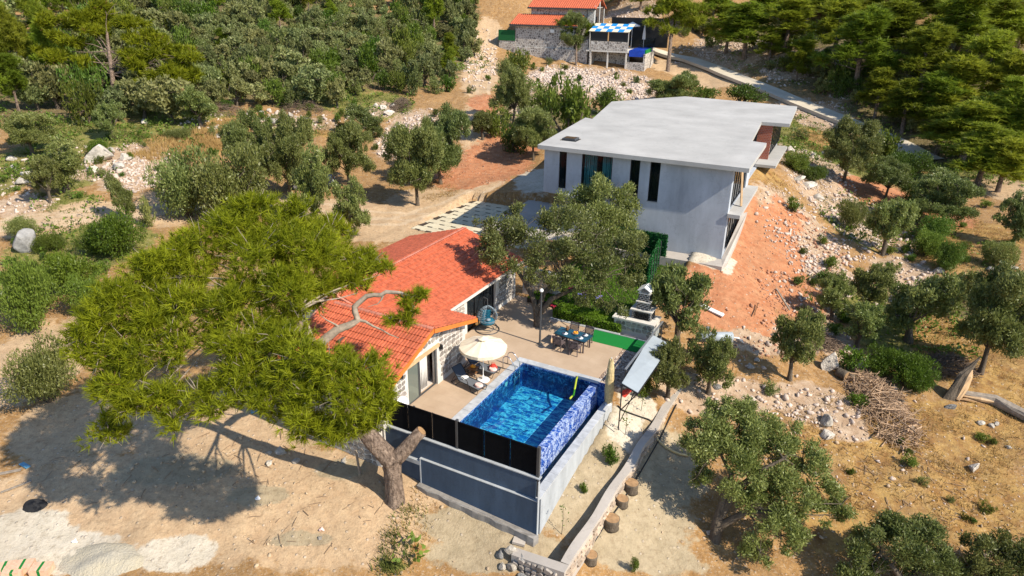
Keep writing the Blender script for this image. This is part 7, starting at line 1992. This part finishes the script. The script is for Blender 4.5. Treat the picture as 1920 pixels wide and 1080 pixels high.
mb.tube([D_(*p) for p in br_], [.20, .19, .17, .16, .15, .13, .12, .12, .11, .10, .10, .09, .08, .06, .03], 9, False, .12, 3)
part(hp, 'bare_branch', mb, MT['twig'], True)
for path, rr_3 in [([(671,600,29),(685,603,29),(700,612,29),(715,618,29),(730,627,29),(748,634,29)], .075), ([(720,550,29),(715,562,29),(708,570,29),(690,575,29)], .05), ([(752,549,29),(758,565,29),(768,572,29),(785,567,29)], .04), ([(640,617,28.9),(628,608,28.8),(612,600,28.7),(600,590,28.7)], .06), ([(590,650,28.8),(583,630,28.6),(578,610,28.6),(570,600,28.6)], .12)]:
    part(hp, 'bare_branch', MB().tube([D_(*p) for p in path], [rr_3 * (1 - .8 * i / (len(path) - 1)) for i in range(len(path))], 7, False, .12), MT['twig'], True)

# flat topped pine of the upper left and other single pines
def custom_pine(label, base, tip, lobes, dep0, seed, tufts=20, needles=16, L=.62, W=.05, mname='pine', r0=.3, grp=None):
    o = thing('pine_tree', label, 'pine tree', WF, tuple(base), grp); lb = []
    for px, py, dd, rp in lobes:
        rad = rp * (dep0 + dd) / F_PX; lb.append((at_depth(px, py, dep0 + dd), (rad, rad, rad * .6)))
    V, F, lv = tuftcloud(sublobes(lb, 5, .5, seed, .7, .8), tufts, needles, L, W, seed, .2)
    q = bpy.data.objects.new('crown', np_mesh('crown', V - base, F, MT[mname], lv)); COL.objects.link(q); q.parent = o
    mb = MB(); t2 = [base + [0, 0, -.4], base, base * .5 + tip * .5, tip]; mb.tube(t2, [r0 * 1.2, r0, r0 * .8, r0 * .5], 9, False, .1)
    [limbs(mb, tuple(base * (.55 - .3 * (i_ % 3) / 2) + tip * (.45 + .3 * (i_ % 3) / 2)), [l_], .075, seed + i_) for i_, l_ in enumerate(lb)]; twigs(mb, lb, 4, .035, seed)
    part(o, 'trunk', mb, MT['pinebark'], True)
bp2 = g(218, 205); d0 = depth_of(bp2)
custom_pine('wide flat topped yellow green pine at the upper left forest edge', bp2, at_depth(200, 60, d0), [(110,45,1,34),(150,30,1,36),(200,28,1,36),(240,50,.5,32),(270,75,0,30),(300,95,-.5,34),(335,105,-.5,32),(310,135,-1,34),(345,140,-1,28),(280,120,-.5,34),(250,105,0,28),(130,75,0,30),(115,110,-1,26),(150,118,-1,22),(85,100,0,20),(320,175,-1.5,20),(285,160,-1.5,24),(170,55,.5,30),(355,115,-1,22)], d0, 61, 50, 20, .62, .055)
bp3 = g(1252, 134); d0 = depth_of(bp3)
custom_pine('tall pine with long bare trunk beside the lane, right of the distant house', bp3, at_depth(1262, 30, d0), [(1240,20,0,26),(1265,5,0,30),(1290,20,0,28),(1270,40,0,24),(1230,45,0,18),(1300,40,0,20),(1255,60,-.5,14),(1285,-10,0,26),(1240,-10,0,24)], d0, 62, 30, 17, .8, .07, 'pinefar', .36)
bp4 = g(1080, 122); d0 = depth_of(bp4)
custom_pine('thin leaning pine in front of the stone wall of the distant house', bp4, at_depth(1082, 50, d0), [(1060,42,0,16),(1085,38,0,16),(1100,52,0,14),(1075,56,0,12),(1108,66,0,9),(1090,46,0,14)], d0, 63, 30, 17, .7, .06, 'pinefar', .2)

PINES = [(1360,100,80,10),(1395,112,90,5),(1430,60,80,-40),(1335,60,70,-30),(1470,95,90,-5),(1560,120,120,-10),(1510,60,90,-50),(1602,180,130,20),(1660,130,120,0),(1590,70,100,-50),(1700,90,110,-40),(1720,190,120,50),(1780,150,120,-10),(1660,50,100,-60),(1760,60,110,-60),(1840,90,120,-30),(1900,120,100,20),(1890,40,100,-60),(1830,200,120,60),(1790,240,120,110),(1740,250,100,140),(1880,230,110,100),(1860,300,130,150),(1800,310,130,190),(1900,310,80,180),(1830,350,130,235),(1755,290,80,200),(1870,360,90,260),(1500,130,60,70),(1440,118,60,60),(1690,250,80,150),(1640,220,70,130),(1160,10,50,-40),(1200,20,50,-40),(1120,5,50,-60),(1480,20,90,-60),(1560,30,90,-60),(1820,10,100,-60)]
PINE_TODO = []
for px, py, w_, top in PINES:
    PINE_TODO.append((px, max(py, 3), w_ * 1.22, top))
# far grove and forest edge: one tree at a time, never two in the same place
prs2 = random.Random(5)
def fill_trees(kind, n, box, wm, label, group, ok=lambda x, y: True, gapf=.55, hf=.85, kinds=None, zone=None):
    c = 0; tries = 0
    while c < n and tries < n * 40:
        tries += 1; px, py = prs2.uniform(box[0], box[2]), prs2.uniform(box[1], box[3])
        if not ok(px, py): continue
        p = g(px, py)
        if bad(p[0], p[1]) or p[1] > 210: continue
        w = prs2.uniform(*wm); wp = w * F_PX / depth_of(p)
        if any(abs(a_ - px) < gapf * (wp + c_) / 2 and abs(b_ - (py - wp * .35)) < gapf * .62 * (wp + c_) / 2 for a_, b_, c_ in PLACED): continue
        PLACED.append((px, py - wp * .35, wp)); c += 1
        kd = kinds(px, py) if kinds else kind
        zn = zone(px, py) if zone else ''
        lab = (label[kd] if isinstance(label, dict) else label) + zn
        grp = (group[kd] if isinstance(group, dict) else group) + zn
        plant_at(kd, p, w * (.85 if kd in ('SH', 'SB', 'SO') else 1), w * prs2.uniform(.7, 1.1) * hf * (1.7 if kd == 'PN' else 1), lab, grp)
    return c
def zg(x, y):
    col = ', beside the upper left pine' if x < 500 else (', middle of the slope' if x < 680 else ', near the dirt path')
    return col + (' at the top edge' if y < 45 else (' halfway up' if y < 110 else ' in the lowest rows'))
def zl(x, y):
    return (' at the picture edge' if x < 110 else (' around the wide pine' if x < 270 else ' next to the grove')) + (', top' if y < 70 else (', middle' if y < 150 else ', above the meadow'))
def zr(x, y): return ( ' near the distant house' if x < 1450 else (' in its middle' if x < 1680 else ' near the right edge')) + (', high up' if y < 70 else (', halfway' if y < 160 else ', down by the lane'))
for q_ in PINE_TODO: plant('PN', *q_, 'dark green pine above the lane' + zr(q_[0], q_[1]), 'dark green pine above the lane' + zr(q_[0], q_[1]))
LG = {'SO': 'grey bush of the upper grove', 'OF': 'grey green olive of the upper grove', 'SH': 'dark bush of the upper grove', 'SB': 'fresh green bush of the upper grove', 'PN': 'pine of the upper grove'}
GG = {'SO': 'grey bushes of the upper grove', 'OF': 'olives of the upper grove', 'SH': 'dark bushes of the upper grove', 'SB': 'fresh bushes of the upper grove', 'PN': 'pines of the upper grove'}
n1 = fill_trees('OF', 230, (370, 2, 890, 205), (2.6, 5.2), LG, GG, lambda x, y: not (x > 850 and y > 120) and not (y > 180 and x > 640) and y < 205 - max(0, x - 600) * .05, .5, .95,
   lambda x, y: prs2.choices(['OF', 'SH', 'SO', 'SB', 'PN'], [.56, .13, .2, .07, .04])[0], zg)
LL = {'OF': 'olive in the upper left forest', 'SH': 'dark bush in the upper left forest', 'PN': 'yellow green pine in the upper left forest', 'SB': 'fresh bush in the upper left forest'}
GL = LL
n2 = fill_trees('OF', 100, (-20, 2, 380, 235), (3.6, 5.8), LL, GL, lambda x, y: y < 232 and not (60 < x < 140 and y > 215), .5, 1.0, lambda x, y: 'PN' if (x < 130 and prs2.random() < .55) else ('SH' if prs2.random() < .3 else 'OF'), zl)
LR = {'SH': 'low dark bush under the lane pines', 'OF': 'grey olive bush among the lane pines', 'PN': 'dark green pine above the lane', 'SB': ''}
GR = {'SH': 'low bushes under the pines', 'OF': 'olive bushes under the pines', 'PN': 'dark green pine above the lane'}
n3 = fill_trees('SH', 60, (1280, 5, 1930, 300), (2.2, 4.2), LR, GR, lambda x, y: y < 70 + (x - 1280) * .42 and not (x > 1890 and 120 < y), .5, .8, lambda x, y: 'OF' if prs2.random() < .3 else ('PN' if prs2.random() < .15 else 'SH'), zr)
LS = {'SH': 'small dark shrub', 'SO': 'small grey shrub', 'SB': 'small fresh green shrub'}
GS = {'SH': 'small dark slope shrubs', 'SO': 'small grey slope shrubs', 'SB': 'small fresh slope shrubs'}
zs_ = lambda t_: (lambda x, y: t_)
ks = lambda x, y: prs2.choice(['SH', 'SO', 'SB', 'SH'])
n4 = fill_trees('SH', 40, (1480, 380, 1910, 640), (.7, 1.7), LS, GS, lambda x, y: True, .5, .7, ks, zs_(' right of the spoil heap')) + fill_trees('SH', 34, (380, 195, 900, 300), (.8, 1.8), LS, GS, lambda x, y: not (x > 840), .5, .7, ks, zs_(' behind the roadside olives')) \
   + fill_trees('SH', 22, (880, 100, 1230, 180), (.8, 1.7), LS, GS, lambda x, y: True, .5, .7, ks, zs_(' below the distant house')) + fill_trees('SH', 12, (1560, 760, 1915, 1060), (.5, 1.0), LS, GS, lambda x, y: True, .5, .6, ks, zs_(' on the brown slope at lower right')) + fill_trees('SH', 36, (0, 232, 330, 560), (.7, 1.6), LS, GS, lambda x, y: not 372 < y < 448, .5, .6, ks, zs_(' above the left road bend'))
# undergrowth that nobody could count
und = fill(ELL['forest'], .5, 0, 1, 1, 420) + fill(ELL['green'], .35, 0, 1, 1, 110)
r = np.random.RandomState(31); lb = []
for x, y, s_ in und:
    q = r.uniform(.35, .95); lb.append(((x, y, float(terr(x, y)) + q * .35), (q, q, q * .6)))
V, F, lv = leafcloud(lb, 60, .30, .16, 33, .4)
ob = bpy.data.objects.new('undergrowth', np_mesh('undergrowth', V, F, MT['shrub'], lv)); COL.objects.link(ob); ob['kind'] = 'stuff'
print('TRIS', sum(sum(len(q_.vertices) - 2 for q_ in me_.polygons) for me_ in bpy.data.meshes) if 0 else sum(len(me_.loops) - 2 * len(me_.polygons) for me_ in bpy.data.meshes))
print('PLANTS', n1, n2, n3, n4, len(PLACED), 'UND', len(und))
